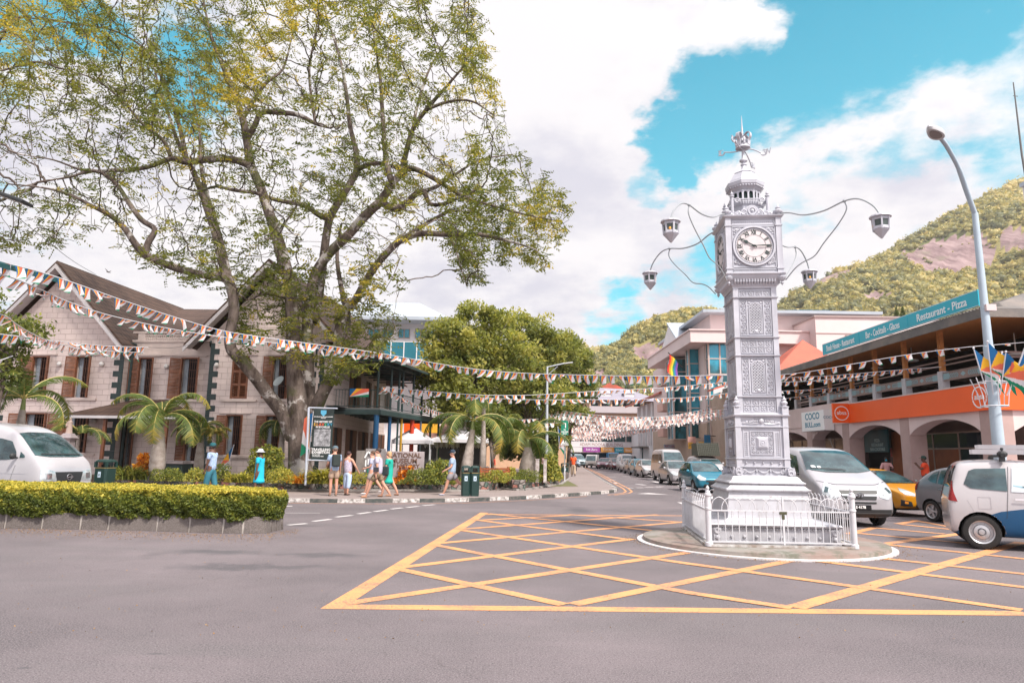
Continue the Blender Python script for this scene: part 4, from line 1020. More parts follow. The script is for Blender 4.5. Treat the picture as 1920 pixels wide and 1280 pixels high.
# side doors and windows under the verandah (on the receding wall, x ~ -9.8)
wx=lambda y:FA.x+(SB.x-FA.x)*(y-FA.y)/(BKY-FA.y)
M_DOOR=mat('old_door_wood',(.15,.065,.035),.6,var=.4,vs=4)
for(xa,xb,up)in((615,640,0),(648,669,0),(673,692,0),(697,706,0),(712,724,0),(650,672,1),(684,694,1),(700,712,1),(722,730,1)):
 def yat(x):
  d=Vector(ray(x,800));t=(wx(40))/d.x;return d.y*t
 ya,yb=yat(xa),yat(xb);X=wx((ya+yb)/2)
 z0,z1_=(.45,3.05)if not up else(zV+.1,zV+2.5)
 mb=MB();mb.b2((X,ya-.1,z0),(X+.05,ya,z1_+.1));mb.b2((X,yb,z0),(X+.05,yb+.1,z1_+.1));mb.b2((X,ya,z1_),(X+.049,yb,z1_+.1));dr_=mb.build('door',M_CREAM,MU)
 mb=MB();mb.b2((X+.003,ya,z0),(X+.015,yb,z1_));mb.build('opening',M_DARKR,dr_)
 w=(yb-ya)*.36
 mb=MB();mb.b2((X+.02,ya+.02,z0),(X+.06,ya+w,z1_-.02));
 for k in range(24):mb.b2((X+.06,ya+.1,z0+.1+k*(z1_-z0-.2)/24),(X+.075,ya+w-.08,z0+.14+k*(z1_-z0-.2)/24))
 mb.build('door_leaf',M_DOOR,dr_)
 mb=MB();mb.b2((X+.02,yb-w,z0),(X+.06,yb-.02,z1_-.02))
 for k in range(24):mb.b2((X+.06,yb-w+.08,z0+.1+k*(z1_-z0-.2)/24),(X+.075,yb-.1,z0+.14+k*(z1_-z0-.2)/24))
 mb.build('door_leaf',M_DOOR,dr_)
# ---- verandah
VD=thing('verandah',(-7.5,33,0),'green steel verandah with multicoloured posts on the side of the pale building','verandah')
M_VG=mat('verandah_green',(.035,.065,.065),.5,var=.2);M_DECK=mat('deck_soffit',(.05,.03,.028),.7,var=.2)
V0=G(712,770,zV-.05);V0=Vector((V0.x,V0.y,0));V1=G(829,789,zV-.05);V1=Vector((V1.x,V1.y,0));VL=Vector((V0.x-6.2,V0.y+.15,0))
vd=(V1-V0).normalized();VW1=Vector((-9.6,V1.y,0))
mb=MB();mb.prism([(VL.x,VL.y,zV),(V0.x,V0.y,zV),(V1.x,V1.y,zV),(VW1.x,VW1.y,zV),(wx(36)+.03,36.0,zV),(VL.x,36.0,zV)],(0,0,.12));mb.build('deck',mat('deck_grey',(.16,.17,.17),.7),VD)
mb=MB()
for a,b in((VL,V0),(V0,V1),(V1,VW1)):mb.beam((a.x,a.y,zV-.12),(b.x,b.y,zV-.12),.10,.26)
n=9
for k in range(1,n):
 p=V0.lerp(V1,k/n);mb.beam((p.x,p.y,zV-.1),(-9.65,p.y,zV-.1),.10,.14)
for q in(.3,.6):a=Vector((-9.65,V0.y+1,0)).lerp(Vector((V0.x,V0.y+1,0)),q);mb.beam((a.x,V0.y+1,zV-.22),(a.x+.6,V1.y,zV-.22),.08,.1)
mb.build('frame',M_VG,VD)
PC=dict(b=(.015,.11,.26),y=(.55,.30,.02),r=(.50,.045,.015),l=(.26,.36,.50),g=(.01,.10,.05),d=(.03,.07,.075))
for(x,c_,wd)in((708,'b',.30),(733,'b',.19),(748,'d',.12),(755,'y',.15),(775,'r',.27),(791,'l',.13),(809,'g',.15),(824,'g',.15)):
 t=max(0.0,min(1,(x-708)/(826-708)));tt=t*V0.y/(V0.y*t+V1.y*(1-t))if t>0 else 0
 p=V0.lerp(V1,tt);p=p+Vector((-.18,.1,0))
 mb=MB();mb.tube([(p.x,p.y,.3),(p.x,p.y,zV-.22)],wd/2,14);po=mb.build('post',mat('post_paint_'+c_,PC[c_],.45,var=.1),VD,smooth='auto')
 mb=MB();mb.b2((p.x-wd*.6,p.y-wd*.6,zV-.26),(p.x+wd*.6,p.y+wd*.6,zV-.22));mb.build('post_cap',M_VG,po)
 mb=MB();mb.tube([(p.x,p.y,zV+.12),(p.x,p.y,zV+2.75)],.07,10);mb.build('upper_post',M_VG,VD)
# railing upstairs
mb=MB()
for a,b in((VL,V0),(V0,V1)):
 for z in(zV+.2,zV+1.1):mb.beam((a.x,a.y,z),(b.x,b.y,z),.04,.04)
 L_=(b-a).length;n=int(L_/.16)
 for k in range(n):p=a.lerp(b,k/n);mb.tube([(p.x,p.y,zV+.2),(p.x,p.y,zV+1.1)],.012,4,cap=False)
mb.build('railing',M_VG,VD)
# verandah roof with open trusses
zr0=zV+2.75;mb=MB()
e0=V0+Vector((.7,-.9,0));e1=V1+Vector((.7,.3,0))
mb.prism([(VL.x,e0.y,zr0-.1),(e0.x,e0.y,zr0-.1),(wx(36)+.1,36.0,zEave-.4),(VL.x,35.9,zEave-.4)],(0,0,.08))
mb.prism([(e0.x,e0.y,zr0-.1),(e1.x,e1.y,zr0-.1),(-9.5,e1.y,zEave-.4),(wx(36)+.1,36.0,zEave-.4)],(0,0,.08));mb.build('verandah_roof',M_TILE2,VD)
mb=MB()
for k in range(8):
 p=V0.lerp(V1,k/7);a=Vector((p.x+.5,p.y,zr0-.12));b=Vector((-9.5,p.y,zEave-.5));mb.beam(a,b,.07,.10);mb.beam((p.x,p.y,zr0-.15),(-9.5,p.y,zr0-.15),.06,.08)
 for q in(.25,.5,.75):mb.beam(a.lerp(b,q),(p.x+(-9.5-p.x)*q,p.y,zr0-.15),.05,.05)
mb.beam((V0.x,V0.y,zr0-.1),(V1.x,V1.y,zr0-.1),.12,.16);mb.beam((e0.x,e0.y,zr0-.12),(e1.x,e1.y,zr0-.12),.06,.12);mb.beam((VL.x,e0.y,zr0-.12),(e0.x,e0.y,zr0-.12),.06,.12)
mb.build('roof_truss',M_VG,VD)
# ----------------------------- restaurant building on the right (arcade below, open terrace above)
FX=19.0
def yX(x,X=FX,y=780):
 d=ray(x,y);return X*d[1]/d[0]
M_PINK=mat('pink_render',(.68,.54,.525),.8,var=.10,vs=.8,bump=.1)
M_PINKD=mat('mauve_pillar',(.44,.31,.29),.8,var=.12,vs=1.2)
M_ORANGE=mat('orange_panel',(.90,.115,.012),.4,var=.06,vs=.5)
M_SIGNT=mat('turquoise_sign',(.008,.40,.52),.4,var=.06,vs=.7)
M_WTXT=mat('white_letter',(.85,.85,.85),.5)
M_ROOFG=mat('grey_corrugated',(.13,.12,.115),.7,col2=(.20,.17,.15),vs=1.2,bump=.3)
def f_woods(g,v,b):
 n=g.noise(g.mapv(v,(6,.6,6)),4,5,.7);c=g.mix(g.mr(n,.3,.7),(.36,.13,.032),(.62,.27,.075))
 return g.mix(g.mr(g.m('FRACT',g.m('MULTIPLY',g.sep(v)[0],7.0)),.88,.96,0,.7),c,(.05,.02,.01))
M_SOFF=mat('varnished_ceiling',rough=.6,fn=f_woods)
M_COLW=mat('timber_column',(.50,.20,.055),.6,var=.3,vs=5)
M_RAILG=mat('balcony_rail',(.30,.21,.19),.6,var=.15)
M_LBL=mat('pale_blue_panel',(.28,.42,.46),.6)
M_POSTW=mat('painted_post',(.50,.49,.52),.65,var=.1)
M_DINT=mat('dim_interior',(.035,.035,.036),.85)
M_BRN=mat('rust_brown_panel',(.24,.07,.022),.6,var=.25,vs=2)
M_FRM=mat('grey_brown_frame',(.33,.24,.20),.6)
RB=thing('restaurant_building',(24,38,0),'pink arcaded building with an open restaurant terrace over an orange band','building')
Ys=[27.0,yX(1703),yX(1590),yX(1521),50.6,56.6]
Z0,Z1=3.7,4.72
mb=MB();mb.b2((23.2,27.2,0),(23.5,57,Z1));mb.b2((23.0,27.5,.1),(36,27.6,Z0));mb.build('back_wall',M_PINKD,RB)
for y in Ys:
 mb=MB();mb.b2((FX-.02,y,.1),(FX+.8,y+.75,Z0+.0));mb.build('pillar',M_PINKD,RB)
def arch(a,b,X,zs=2.85,rise=.62,axis='y',zt=Z0,th=.7,name='arch'):
 n=14;P0=[]
 for k in range(n+1):
  t=k/n;P0.append((a+(b-a)*t,zs+rise*(1-((t-.5)*2)**2)**.8))
 mb=MB()
 for(u0,w0),(u1,w1)in zip(P0,P0[1:]):
  if axis=='y':mb.prism([(X,u0,w0),(X,u1,w1),(X,u1,zt),(X,u0,zt)],(th,0,0))
  else:mb.prism([(u0,X,w0),(u1,X,w1),(u1,X,zt),(u0,X,zt)],(0,th,0))
 mb.build(name,M_PINK,RB)
for a,b in zip(Ys,Ys[1:]):arch(a+.75,b,FX)
XF=[FX+.8,25.6,32.2]
for a,b in zip(XF,XF[1:]):arch(a,b-.7,27.0,axis='x')
for x in XF[1:]:mb=MB();mb.b2((x-.7,27.0,.1),(x+.05,27.7,Z0));mb.build('pillar',M_PINKD,RB)
# floor slab, bands
yO=yX(1592,FX-.1)
mb=MB();mb.b2((FX+.05,27.05,Z0),(36,57,Z1-.05));mb.build('floor_slab',M_PINK,RB)
mb=MB();mb.b2((FX-.14,26.85,Z0-.02),(FX-.0,yO,Z1));mb.b2((FX,26.86,Z0-.02),(36,27.0,Z1));mb.b2((17.95,yO-.15,Z0-.02),(FX-.141,yO,Z1+.03));bd=mb.build('orange_band',M_ORANGE,RB)
mb=MB();mb.b2((FX-.16,26.83,Z1+.002),(FX+.2,yO,Z1+.06));mb.b2((FX+.2,26.83,Z1+.002),(36,27.1,Z1+.06));mb.build('coping',mat('pale_coping',(.62,.52,.50),.7),RB)
mb=MB();mb.b2((FX-.05,yO,Z0-.02),(FX+.02,57,Z1+.22));mb.build('parapet',M_PINK,RB)
# absa roundels
def roundel(M,r,nm,par):
 mb=MB(M)
 for q in range(2):
  for t0,t1 in((rad(12)+q*PI,rad(168)+q*PI),):
   n=22
   for k in range(n):
    a,b=t0+(t1-t0)*k/n,t0+(t1-t0)*(k+1)/n
    mb.prism([(r*math.cos(a),r*math.sin(a),0),(r*math.cos(b),r*math.sin(b),0),(r*.88*math.cos(b),r*.88*math.sin(b),0),(r*.88*math.cos(a),r*.88*math.sin(a),0)],(0,0,.012))
  a0,a1=rad(-9)+q*PI,rad(9)+q*PI
  for k in range(4):
   a,b=a0+(a1-a0)*k/4,a0+(a1-a0)*(k+1)/4
   mb.prism([(r*math.cos(a),r*math.sin(a),0),(r*math.cos(b),r*math.sin(b),0),(r*.88*math.cos(b),r*.88*math.sin(b),0),(r*.88*math.cos(a),r*.88*math.sin(a),0)],(0,0,.012))
 mb.build('roundel',M_WTXT,par)
 text('absa',r*.78,M@Matrix.Translation((0,r*.05,.004)),M_WTXT,'lettering',par,.006,bold=.004)
yS=yX(1836,FX-.145,742)
roundel(frameM((FX-.142,yS,(Z0+Z1)/2-.0),(0,-1,0)),.44,'r',bd)
roundel(frameM((18.42,yO-.152,(Z0+Z1)/2),(1,0,0)),.40,'r',bd)
# terrace: low posts, timber columns, rails, chevron boards
cols=[yX(x,FX+.15,690)for x in(1856,1766,1696.5,1640,1594.5,1553,1519,1491)]+[52,56]
zE=7.28
for k,y in enumerate(cols):
 mb=MB();mb.b2((FX+.02,y-.16,Z1+.06),(FX+.34,y+.16,Z1+.86));mb.build('low_post',M_POSTW,RB)
 mb=MB();mb.b2((FX+.09,y-.10,Z1+.86),(FX+.27,y+.10,zE+.25));mb.build('timber_column',M_COLW,RB)
for x in(25.2,31.5):
 mb=MB();mb.b2((x,27.1,Z1+.06),(x+.32,27.4,Z1+.86));mb.build('low_post',M_POSTW,RB)
 mb=MB();mb.b2((x+.06,27.15,Z1+.86),(x+.24,27.35,zE+.3));mb.build('timber_column',M_COLW,RB)
def chev(mb,a,b,z0,z1_,nrm):
 """chevron board between a and b (ground points)"""
 d=(b-a);L_=d.length;d.normalize();zc_=(z0+z1_)/2;h=(z1_-z0)/2-.05
 n=int(L_*.36/.11)
 for sg in(-1,1):
  for k in range(n):
   s=L_/2+sg*(.32+k*.11)
   for zz in(-1,1):
    p=a+d*s;q=a+d*(s-sg*(-.09));o_=nrm*.012
    p0=Vector((p.x,p.y,zc_))+o_;p1=Vector((q.x,q.y,zc_+zz*h))+o_
    mb.beam(p0,p1,.035,.012,up=nrm)
 c_=a+d*(L_/2)+nrm*.012;w=.17
 mb.poly([Vector((c_.x,c_.y,zc_))+d*w,Vector((c_.x,c_.y,zc_+h)),Vector((c_.x,c_.y,zc_))-d*w,Vector((c_.x,c_.y,zc_-h))])
for k,(y0,y1)in enumerate(zip(cols,cols[1:])):
 a,b=Vector((FX+.10,y0+.17,0)),Vector((FX+.10,y1-.17,0));nr=Vector((-1,0,0))
 if k>6:break
 mb=MB()
 if k<6:
  mb.beam((a.x,a.y,Z1+.60),(b.x,b.y,Z1+.60),.05,.30);
 else:mb.beam((a.x,a.y,Z1+.60),(b.x,b.y,Z1+.60),.05,.14)
 for z in(Z1+.42,Z1+.78):mb.beam((a.x,a.y,z),(b.x,b.y,z),.07,.04)
 pn=mb.build('balcony_panel',M_RAILG,RB)
 if k<6:
  mb=MB();chev(mb,Vector((a.x-.026,a.y,0)),Vector((b.x-.026,b.y,0)),Z1+.45,Z1+.75,nr)
  for s in(a,b):
   e=1 if s is a else-1;mb.prism([(s.x-.03,s.y,Z1+.47),(s.x-.03,s.y+e*.42,Z1+.47),(s.x-.03,s.y+e*.42,Z1+.73),(s.x-.03,s.y,Z1+.73)],(-.006,0,0))
  mb.build('chevron_pattern',M_LBL,pn)
 mb=MB();mb.tube([(a.x+.08,a.y,Z1+1.12),(b.x+.08,b.y,Z1+1.12)],.035,6);mb.tube([(a.x+.08,a.y,Z1+1.32),(b.x+.08,b.y,Z1+1.32)],.035,6);mb.build('handrail',M_RAILG,RB)
a,b=Vector((FX+.5,27.15,0)),Vector((25.2,27.15,0));mb=MB();mb.beam((a.x,a.y,Z1+.60),(b.x,b.y,Z1+.60),.05,.30)
for z in(Z1+.42,Z1+.78):mb.beam((a.x,a.y,z),(b.x,b.y,z),.07,.04)
pn=mb.build('balcony_panel',M_RAILG,RB);mb=MB();chev(mb,a+Vector((0,-.026,0)),b+Vector((0,-.026,0)),Z1+.45,Z1+.75,Vector((0,-1,0)));mb.build('chevron_pattern',M_LBL,pn)
mb=MB();mb.tube([(a.x,a.y+.08,Z1+1.12),(b.x,b.y+.08,Z1+1.12)],.035,6);mb.tube([(a.x,a.y+.08,Z1+1.32),(b.x,b.y+.08,Z1+1.32)],.035,6);mb.build('handrail',M_RAILG,RB)
# terrace back wall and furniture hints
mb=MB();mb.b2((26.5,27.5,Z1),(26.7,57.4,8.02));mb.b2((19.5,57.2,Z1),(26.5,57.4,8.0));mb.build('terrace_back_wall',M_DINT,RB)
for k in range(10):
 y=29+k*2.7;tt=thing('restaurant_table',(21.7,y+.4,Z1),'dark wooden table standing in the shade of the restaurant terrace','table',group='tables on the restaurant terrace');WD=mat('dark_wood',(.06,.035,.02),.5)
 mb=MB();mb.b2((21.2,y,Z1+.70),(22.2,y+.8,Z1+.74));mb.build('table_top',WD,tt);mb=MB();mb.b2((21.65,y+.35,Z1),(21.75,y+.45,Z1+.699));mb.build('leg',WD,tt)
# ceiling, sloping up from the eave to the inside, and the roof above
ex=17.95;yf=25.4;yb=57.5
mb=MB();mb.prism([(ex,yf,zE-.01),(ex,yb,zE-.01),(26.6,yb,zE+.75),(26.6,yf+4.5,zE+.75)],(0,0,.04));mb.prism([(ex,yf,zE-.01),(26.6,yf+4.5,zE+.75),(36,yf+4.5,zE+.75),(36,yf,zE-.01)],(0,0,.04));mb.build('ceiling',M_SOFF,RB)
mb=MB();mb.prism([(ex-.12,yf-.12,zE+.02),(ex-.12,yb,zE+.02),(26.6,yb,zE+2.95),(26.6,yf+4.5,zE+2.95)],(0,0,.10));mb.prism([(ex-.12,yf-.12,zE+.02),(26.6,yf+4.5,zE+2.95),(36,yf+4.5,zE+2.95),(36,yf-.12,zE+.02)],(0,0,.10))
mb.prism([(ex-.125,yf-.12,zE-.22),(ex-.125,yb,zE-.22),(ex-.125,yb,zE+.12),(ex-.125,yf-.12,zE+.12)],(.05,0,0));mb.prism([(ex-.12,yf-.125,zE-.22),(36,yf-.125,zE-.22),(36,yf-.125,zE+.12),(ex-.12,yf-.125,zE+.12)],(0,.05,0))
for k in range(150):
 y=yf+k*.2;mb.beam((ex-.16,y,zE+.14),(ex+.9,y,zE+.50),.07,.05)
mb.build('roof',M_ROOFG,RB)
for(x,y,z)in((1767,655,0),(1710,676,0),(1645,690,0),(1572,712,0),(1905,664,0)):
 p=P(x,y,yX(x,20.8));mb=MB();mb.lathe([(.02,.9),(.03,.12),(.10,.08),(.30,.04),(.34,.0),(.28,-.05),(.02,-.08)],tuple(p),14);mb.build('ceiling_lamp',M_WHITEB,RB,smooth=True)
# turquoise roof sign in three boards
SG=thing('roof_sign',(18.25,33,zE+.5),'long turquoise roof sign reading Steak House Restaurant Bar Cocktails Glaces Restaurant Pizza','sign')
sx_=18.25;yy=[yX(x,sx_,y)for x,y in((1836,570),(1703,620),(1612,650),(1543,674))]
for(a,b,t)in((yy[0],yy[1],'Restaurant - Pizza'),(yy[1],yy[2],'Bar - Cocktails - Glaces'),(yy[2],yy[3],'Steak House - Restaurant')):
 zb_=zE+.38;H_=.66
 mb=MB();mb.b2((sx_,a+.02,zb_),(sx_+.06,b-.02,zb_+H_));bo=mb.build('board',M_SIGNT,SG)
 mb=MB()
 for z in(zb_+.012,zb_+H_-.03):mb.b2((sx_-.006,a+.03,z),(sx_-.0005,b-.03,z+.018))
 mb.build('border',M_WTXT,bo)
 L_=b-a;w=len(t)*.235
 text(t,.47,frameM((sx_-.003,(a+b)/2,zb_+H_/2-.02),(0,-1,0)),M_WTXT,'lettering',bo,.004,sx=min(1.25,L_*.88/w),bold=.008)
# sign box COCO BULL
p=Vector((18.5,41.5,3.75));CB=thing('shop_sign',p,'white box sign with blue lettering beside the orange band','sign')
mb=MB();mb.b2((18.35,40.2,3.35),(18.95,43.3,4.55));cb=mb.build('panel',M_WTXT,CB,bevel=.02)
M_BLUET=mat('teal_letter',(.02,.22,.34),.5)
for t,z,s in(('COCO',4.22,.55),('BULL.com',3.72,.42)):text(t,s,frameM((18.347,41.75,z),(0,-1,0)),M_BLUET,'lettering',cb,.004,bold=.01,sx=1.2)
text('COCO',.22,frameM((18.65,40.196,4.1),(1,0,0)),M_BLUET,'lettering',cb,.004)
# arcade interior
def shopwin(y0,y1,z0,z1_,nx,rows,mats_):
 X=21.0
 mb=MB()
 zs=[z0]+rows+[z1_]
 for k in range(nx+1):y=y0+(y1-y0)*k/nx;mb.b2((X-.03,y-.04,z0),(X+.03,y+.04,z1_))
 for z in zs:mb.b2((X-.028,y0,z-.035),(X+.028,y1,z+.035))
 f=mb.build('shop_window',M_FRM,RB)
 for k in range(nx):
  for r_ in range(len(zs)-1):
   mb=MB();mb.b2((X+.0,y0+(y1-y0)*k/nx+.04,zs[r_]+.035),(X+.01,y0+(y1-y0)*(k+1)/nx-.04,zs[r_+1]-.035));mb.build('pane',mats_[r_][k],f)
D_,B_=M_GLASSD,M_BRN
shopwin(30.3,36.2,.3,3.0,3,[2.25],[[D_,B_,B_],[D_,D_,D_]])
shopwin(43.3,47.5,.3,3.0,3,[2.3],[[D_,D_,D_],[D_,D_,D_]]);shopwin(48,53,.3,3.0,3,[2.3],[[D_,D_,D_],[D_,D_,D_]]);shopwin(53.4,56.6,.3,3.0,3,[2.3],[[D_]*3]*2)
mb=MB();mb.b2((21.0,36.35,.1),(21.1,38.0,3.2));mb.build('recess_wall',M_BRN,RB)
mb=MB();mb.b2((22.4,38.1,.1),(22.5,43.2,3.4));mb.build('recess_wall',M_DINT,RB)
PZ=thing('arcade_sign',(21.0,36.6,2.5),'dark teal sign reading Pizza Restaurant Bar-Cocktails under the arch','sign')
ya,yb_=yX(1664,20.6,820),yX(1620,20.6,820)
mb=MB();mb.b2((20.6,ya,1.95+.15),(20.68,yb_,3.35));pz=mb.build('panel',mat('deep_teal',(.008,.085,.105),.4,var=.3,vs=1.5),PZ)
for t,z in(('PIZZA',2.74),('RESTAURANT',2.50),('BAR-COCKTAILS',2.26)):text(t,.24,frameM((20.596,(ya+yb_)/2-.15,z),(0,-1,0)),mat('pale_teal_letter',(.45,.60,.60),.5),'lettering',pz,.004,sx=.85,bold=.004)
ya=yX(1683,21.5,850);AT=thing('cash_machine',(21.6,ya,.12),'red cash machine beneath the arcade','cash machine')
mb=MB();mb.b2((21.3,ya-.4,.12),(22.0,ya+.4,2.35));mb.build('body',mat('red_cabinet',(.45,.03,.02),.4),AT,bevel=.04)
mb=MB();mb.b2((21.27,ya-.28,1.1),(21.299,ya+.28,1.85));mb.build('screen',M_BLK,AT)
mb=MB();mb.b2((21.1,ya-.3,.9),(21.299,ya+.3,1.02));mb.build('shelf',M_BLK,AT)
# ----------------------------- other town buildings
M_TEALG=mat('teal_glass',(.004,.085,.11),.03,spec=1.0,metal=.55)
def f_glassr(g,v,b):
 n=g.noise(g.mapv(v,(1,1,.5)),.55,4,.6);return g.mix(g.mr(n,.42,.56),(.004,.075,.09),(.02,.30,.42))
M_TEALG=mat('teal_mirror_glass',rough=.06,fn=f_glassr,spec=1.0,metal=.25)
M_PNK2=mat('pale_pink_wall',(.66,.54,.53),.8,var=.07,vs=.4)
M_BEI=mat('beige_stone',(.42,.315,.25),.8,var=.15,vs=.8,bump=.2)
M_WHB=mat('white_wall',(.66,.63,.64),.75,var=.08,vs=.5)
M_RROOF=mat('red_sheet_roof',(.52,.10,.055),.6,col2=(.36,.085,.05),vs=.6)
M_GROOF=mat('pale_metal_roof',(.36,.40,.45),.45,var=.12,vs=.4)
M_TANW=mat('tan_wall',(.58,.37,.24),.8,var=.1)
GB=thing('glass_fronted_building',(25,70,0),'pink office building with tall teal mirrored bays behind the clock tower','building')
mb=MB();mb.b2((19.2,66.8,5.0),(43,92,13.1));mb.build('wall',M_PNK2,GB)
mb=MB();mb.b2((19.0,66.6,0),(43,92,5.0));mb.build('ground_storey',M_BEI,GB)
mb=MB();mb.prism([(17.3,65.2,12.7),(17.3,86,12.7),(43,86,12.7),(43,65.9,12.7),(22.8,65.2,12.7)],(0,0,1.15));mb.prism([(17.15,65.05,13.85),(17.15,86,13.85),(43,86,13.85),(43,65.75,13.85),(22.9,65.05,13.85)],(0,0,.12));mb.build('parapet',M_PNK2,GB)
mb=MB();mb.b2((20.4,69,13.9),(36.5,88,16.2));mb.build('upper_storey',M_PNK2,GB)
mb=MB();e=[(19.3,67.6,16.2),(37.5,67.6,16.2),(37.5,89,16.2),(19.3,89,16.2)];e2=[(x,y,16.5)for x,y,z in e]
mb.prism(e,(0,0,.3));i=mb.pts(e2+[(24,78,18.6),(33,78,18.6)]);[mb.face([i+k for k in q])for q in((0,1,5,4),(1,2,5),(2,3,4,5),(3,0,4))];rf=mb.build('roof',M_GROOF,GB)
for xa in(22.6,24.4,29.5,31.3):
 mb=MB();mb.prism([(xa,69.2,16.86),(xa+1.6,69.2,16.86),(xa+1.6,72,17.43),(xa,72,17.43)],(0,-.02,.06));mb.build('solar_panel',mat('solar_blue',(.01,.13,.22),.15),rf)
mb=MB();mb.prism([(18.4,74,14.0),(18.4,84,14.0),(18.4,79,17.0)],(3.5,0,0));mb.build('dormer',M_WHB,GB)
mb=MB();mb.prism([(18.2,73.6,13.9),(18.2,79,17.1),(22,79,17.1),(22,73.6,13.9)],(0,0,.2));mb.build('dormer_roof',M_GROOF,GB)
def glassbay(x0,x1,y0,y1,z0,z1_,nx,ny,nz):
 mb=MB();mb.b2((x0+.05,y0+.05,z0),(x1-.05,y1-.05,z1_));w_=mb.build('glass_bay',M_TEALG,GB)
 mb=MB();t=.14
 for k in range(nx+1):x=x0+(x1-x0)*k/nx;mb.b2((x-t/2,y0-.03,z0),(x+t/2,y0+.10,z1_))
 for k in range(ny+1):y=y0+(y1-y0)*k/ny;mb.b2((x0-.04,y-t/2,z0),(x0+.10,y+t/2,z1_))
 for k in range(nz+1):z=z0+(z1_-z0)*k/nz;mb.b2((x0+.0,y0-.02,z-.05),(x1,y0+.09,z+.05));mb.b2((x0-.03,y0,z-.05),(x0+.09,y1,z+.05))
 mb.build('mullions',mat('bay_frame',(.50,.40,.36),.6),w_)
glassbay(18.2,19.6,69.5,70.6,3.6,12.7,1,1,6);glassbay(19.2,22.6,66.0,67.2,3.6,12.75,3,1,6);glassbay(17.7,19.6,74.5,77.5,3.6,12.4,1,2,6);glassbay(23.2,24.2,66.3,67.2,7.0,11.5,1,1,2)
mb=MB();mb.b2((17.9,65.9,3.0),(23.5,69,3.5));mb.build('ledge',M_BEI,GB)
for z in(4.0,6.9,9.8):
 mb=MB();mb.b2((17.3,78,z),(19.2,81,z+.9));mb.build('balcony',mat('salmon_balcony',(.55,.34,.29),.8),GB)
mb=MB()
for x in(21.5,25.5):mb.lathe([(1.6,3.7),(2.2,4.6),(2.2,5.3),(2.05,5.35)],(x,65.6,0),24)
mb.build('curved_balcony',M_BEI,GB)
for x in(19.1,20.5,22.0,23.6,25.4,27):
 mb=MB();mb.b2((x,66.3,.1),(x+.55,66.59,3.0));mb.build('pilaster',M_BEI,GB)
 mb=MB();mb.b2((x+.75,66.5,.3),(x+1.3,66.58,2.7));mb.build('shop_opening',M_GLASSD,GB)
# canopy wing with a red roof right behind the tower
CW=thing('canopy_wing',(24.5,57,0),'red roofed wing with pink pillars directly behind the clock tower','building')
mb=MB();mb.prism([(18.0,60.5,7.6),(18.0,62.5,7.6),(26,62.5,10.2),(26,60.5,10.2)],(0,0,.18));mb.build('roof',M_RROOF,CW)
mb=MB();mb.prism([(17.9,60.3,7.2),(26,60.3,9.9),(26,60.3,10.25),(17.9,60.3,7.6)],(0,.2,0));mb.build('fascia',M_WHB,CW)
mb=MB();mb.b2((19.3,61.5,0),(30,66,7.5));mb.build('wall',M_BEI,CW)
for x in(19.5,21.1,22.7,24.3):mb=MB();mb.b2((x,60.8,5.0),(x+.6,61.4,8.2));mb.build('pillar',M_PNK2,CW)
mb=MB();mb.b2((18.8,60.2,4.1),(26,61.49,5.0));mb.build('balcony',M_BEI,CW)
for x in(19.8,21.6,23.4):mb=MB();mb.b2((x,61.4,.1),(x+1.1,61.48,3.4));mb.build('shop_opening',M_GLASSD,CW)
# orange-roofed house between tower and restaurant
OH=thing('orange_roof_house',(25.5,57,0),'pale house with an orange hipped roof beside the clock tower','house')
q=[P(1462,692,58),P(1548,688,58),P(1505,637,61)]
mb=MB();e=[Vector((q[0].x-1,57.5,8.6)),Vector((q[1].x+3,57.5,8.6)),Vector((q[1].x+3,65,8.6)),Vector((q[0].x-1,65,8.6))];ap=Vector((q[2].x,61,q[2].z))
i=mb.pts(e+[ap]);[mb.face([i+k for k in w_])for w_ in((0,1,4),(1,2,4),(2,3,4),(3,0,4),(3,2,1,0))];mb.build('roof',M_RROOF,OH)
mb=MB();mb.b2((q[0].x,58,0),(q[1].x+2,64.5,8.58));mb.build('wall',M_PNK2,OH)
# long pink blocks behind the restaurant
def block(name,label,px0,px1,ytop,D,depth,m=M_PNK2,wins_=(),zb=0,band=True):
 a,b=P(px0,ytop,D),P(px1,ytop,D);t=thing(name,((a.x+b.x)/2,D,0),label,'building');zt_=(a.z+b.z)/2
 mb=MB();mb.b2((a.x,D,zb),(b.x,D+depth,zt_));w_=mb.build('wall',m,t)
 if band:
  mb=MB();mb.b2((a.x-.15,D-.15,zt_),(b.x+.15,D+depth,zt_+.15));mb.b2((a.x-.01,D-.05,zt_-1.6),(b.x+.01,D,zt_-1.52));mb.build('coping',mat('grey_trim',(.36,.28,.27),.7),t)
 for(x0,x1,y0,y1)in wins_:
  p,r_=P(x0,y0,D),P(x1,y1,D);mb=MB();mb.b2((p.x,D-.04,r_.z),(r_.x,D+.02,p.z));f=mb.build('window',M_FRM,t);mb=MB();mb.b2((p.x+.08,D-.06,r_.z+.08),(r_.x-.08,D-.041,p.z-.08));mb.build('pane',M_GLASSD,f)
 return t,a,b,zt_
block('pink_block','long plain pink block with a ledge seen right of the tower shaft',1460,1560,641,76,12,wins_=((1512,1520,655,668),))
block('pink_block','boxy pink building rising behind the turquoise sign',1528,1760,596,64,14,wins_=((1584,1591,628,642),(1560,1566,640,652)))
block('annex_storey','pink top storey with a small brown window right of the tower',1390,1517,603,90,8,wins_=((1461,1470,607,619),),band=False)
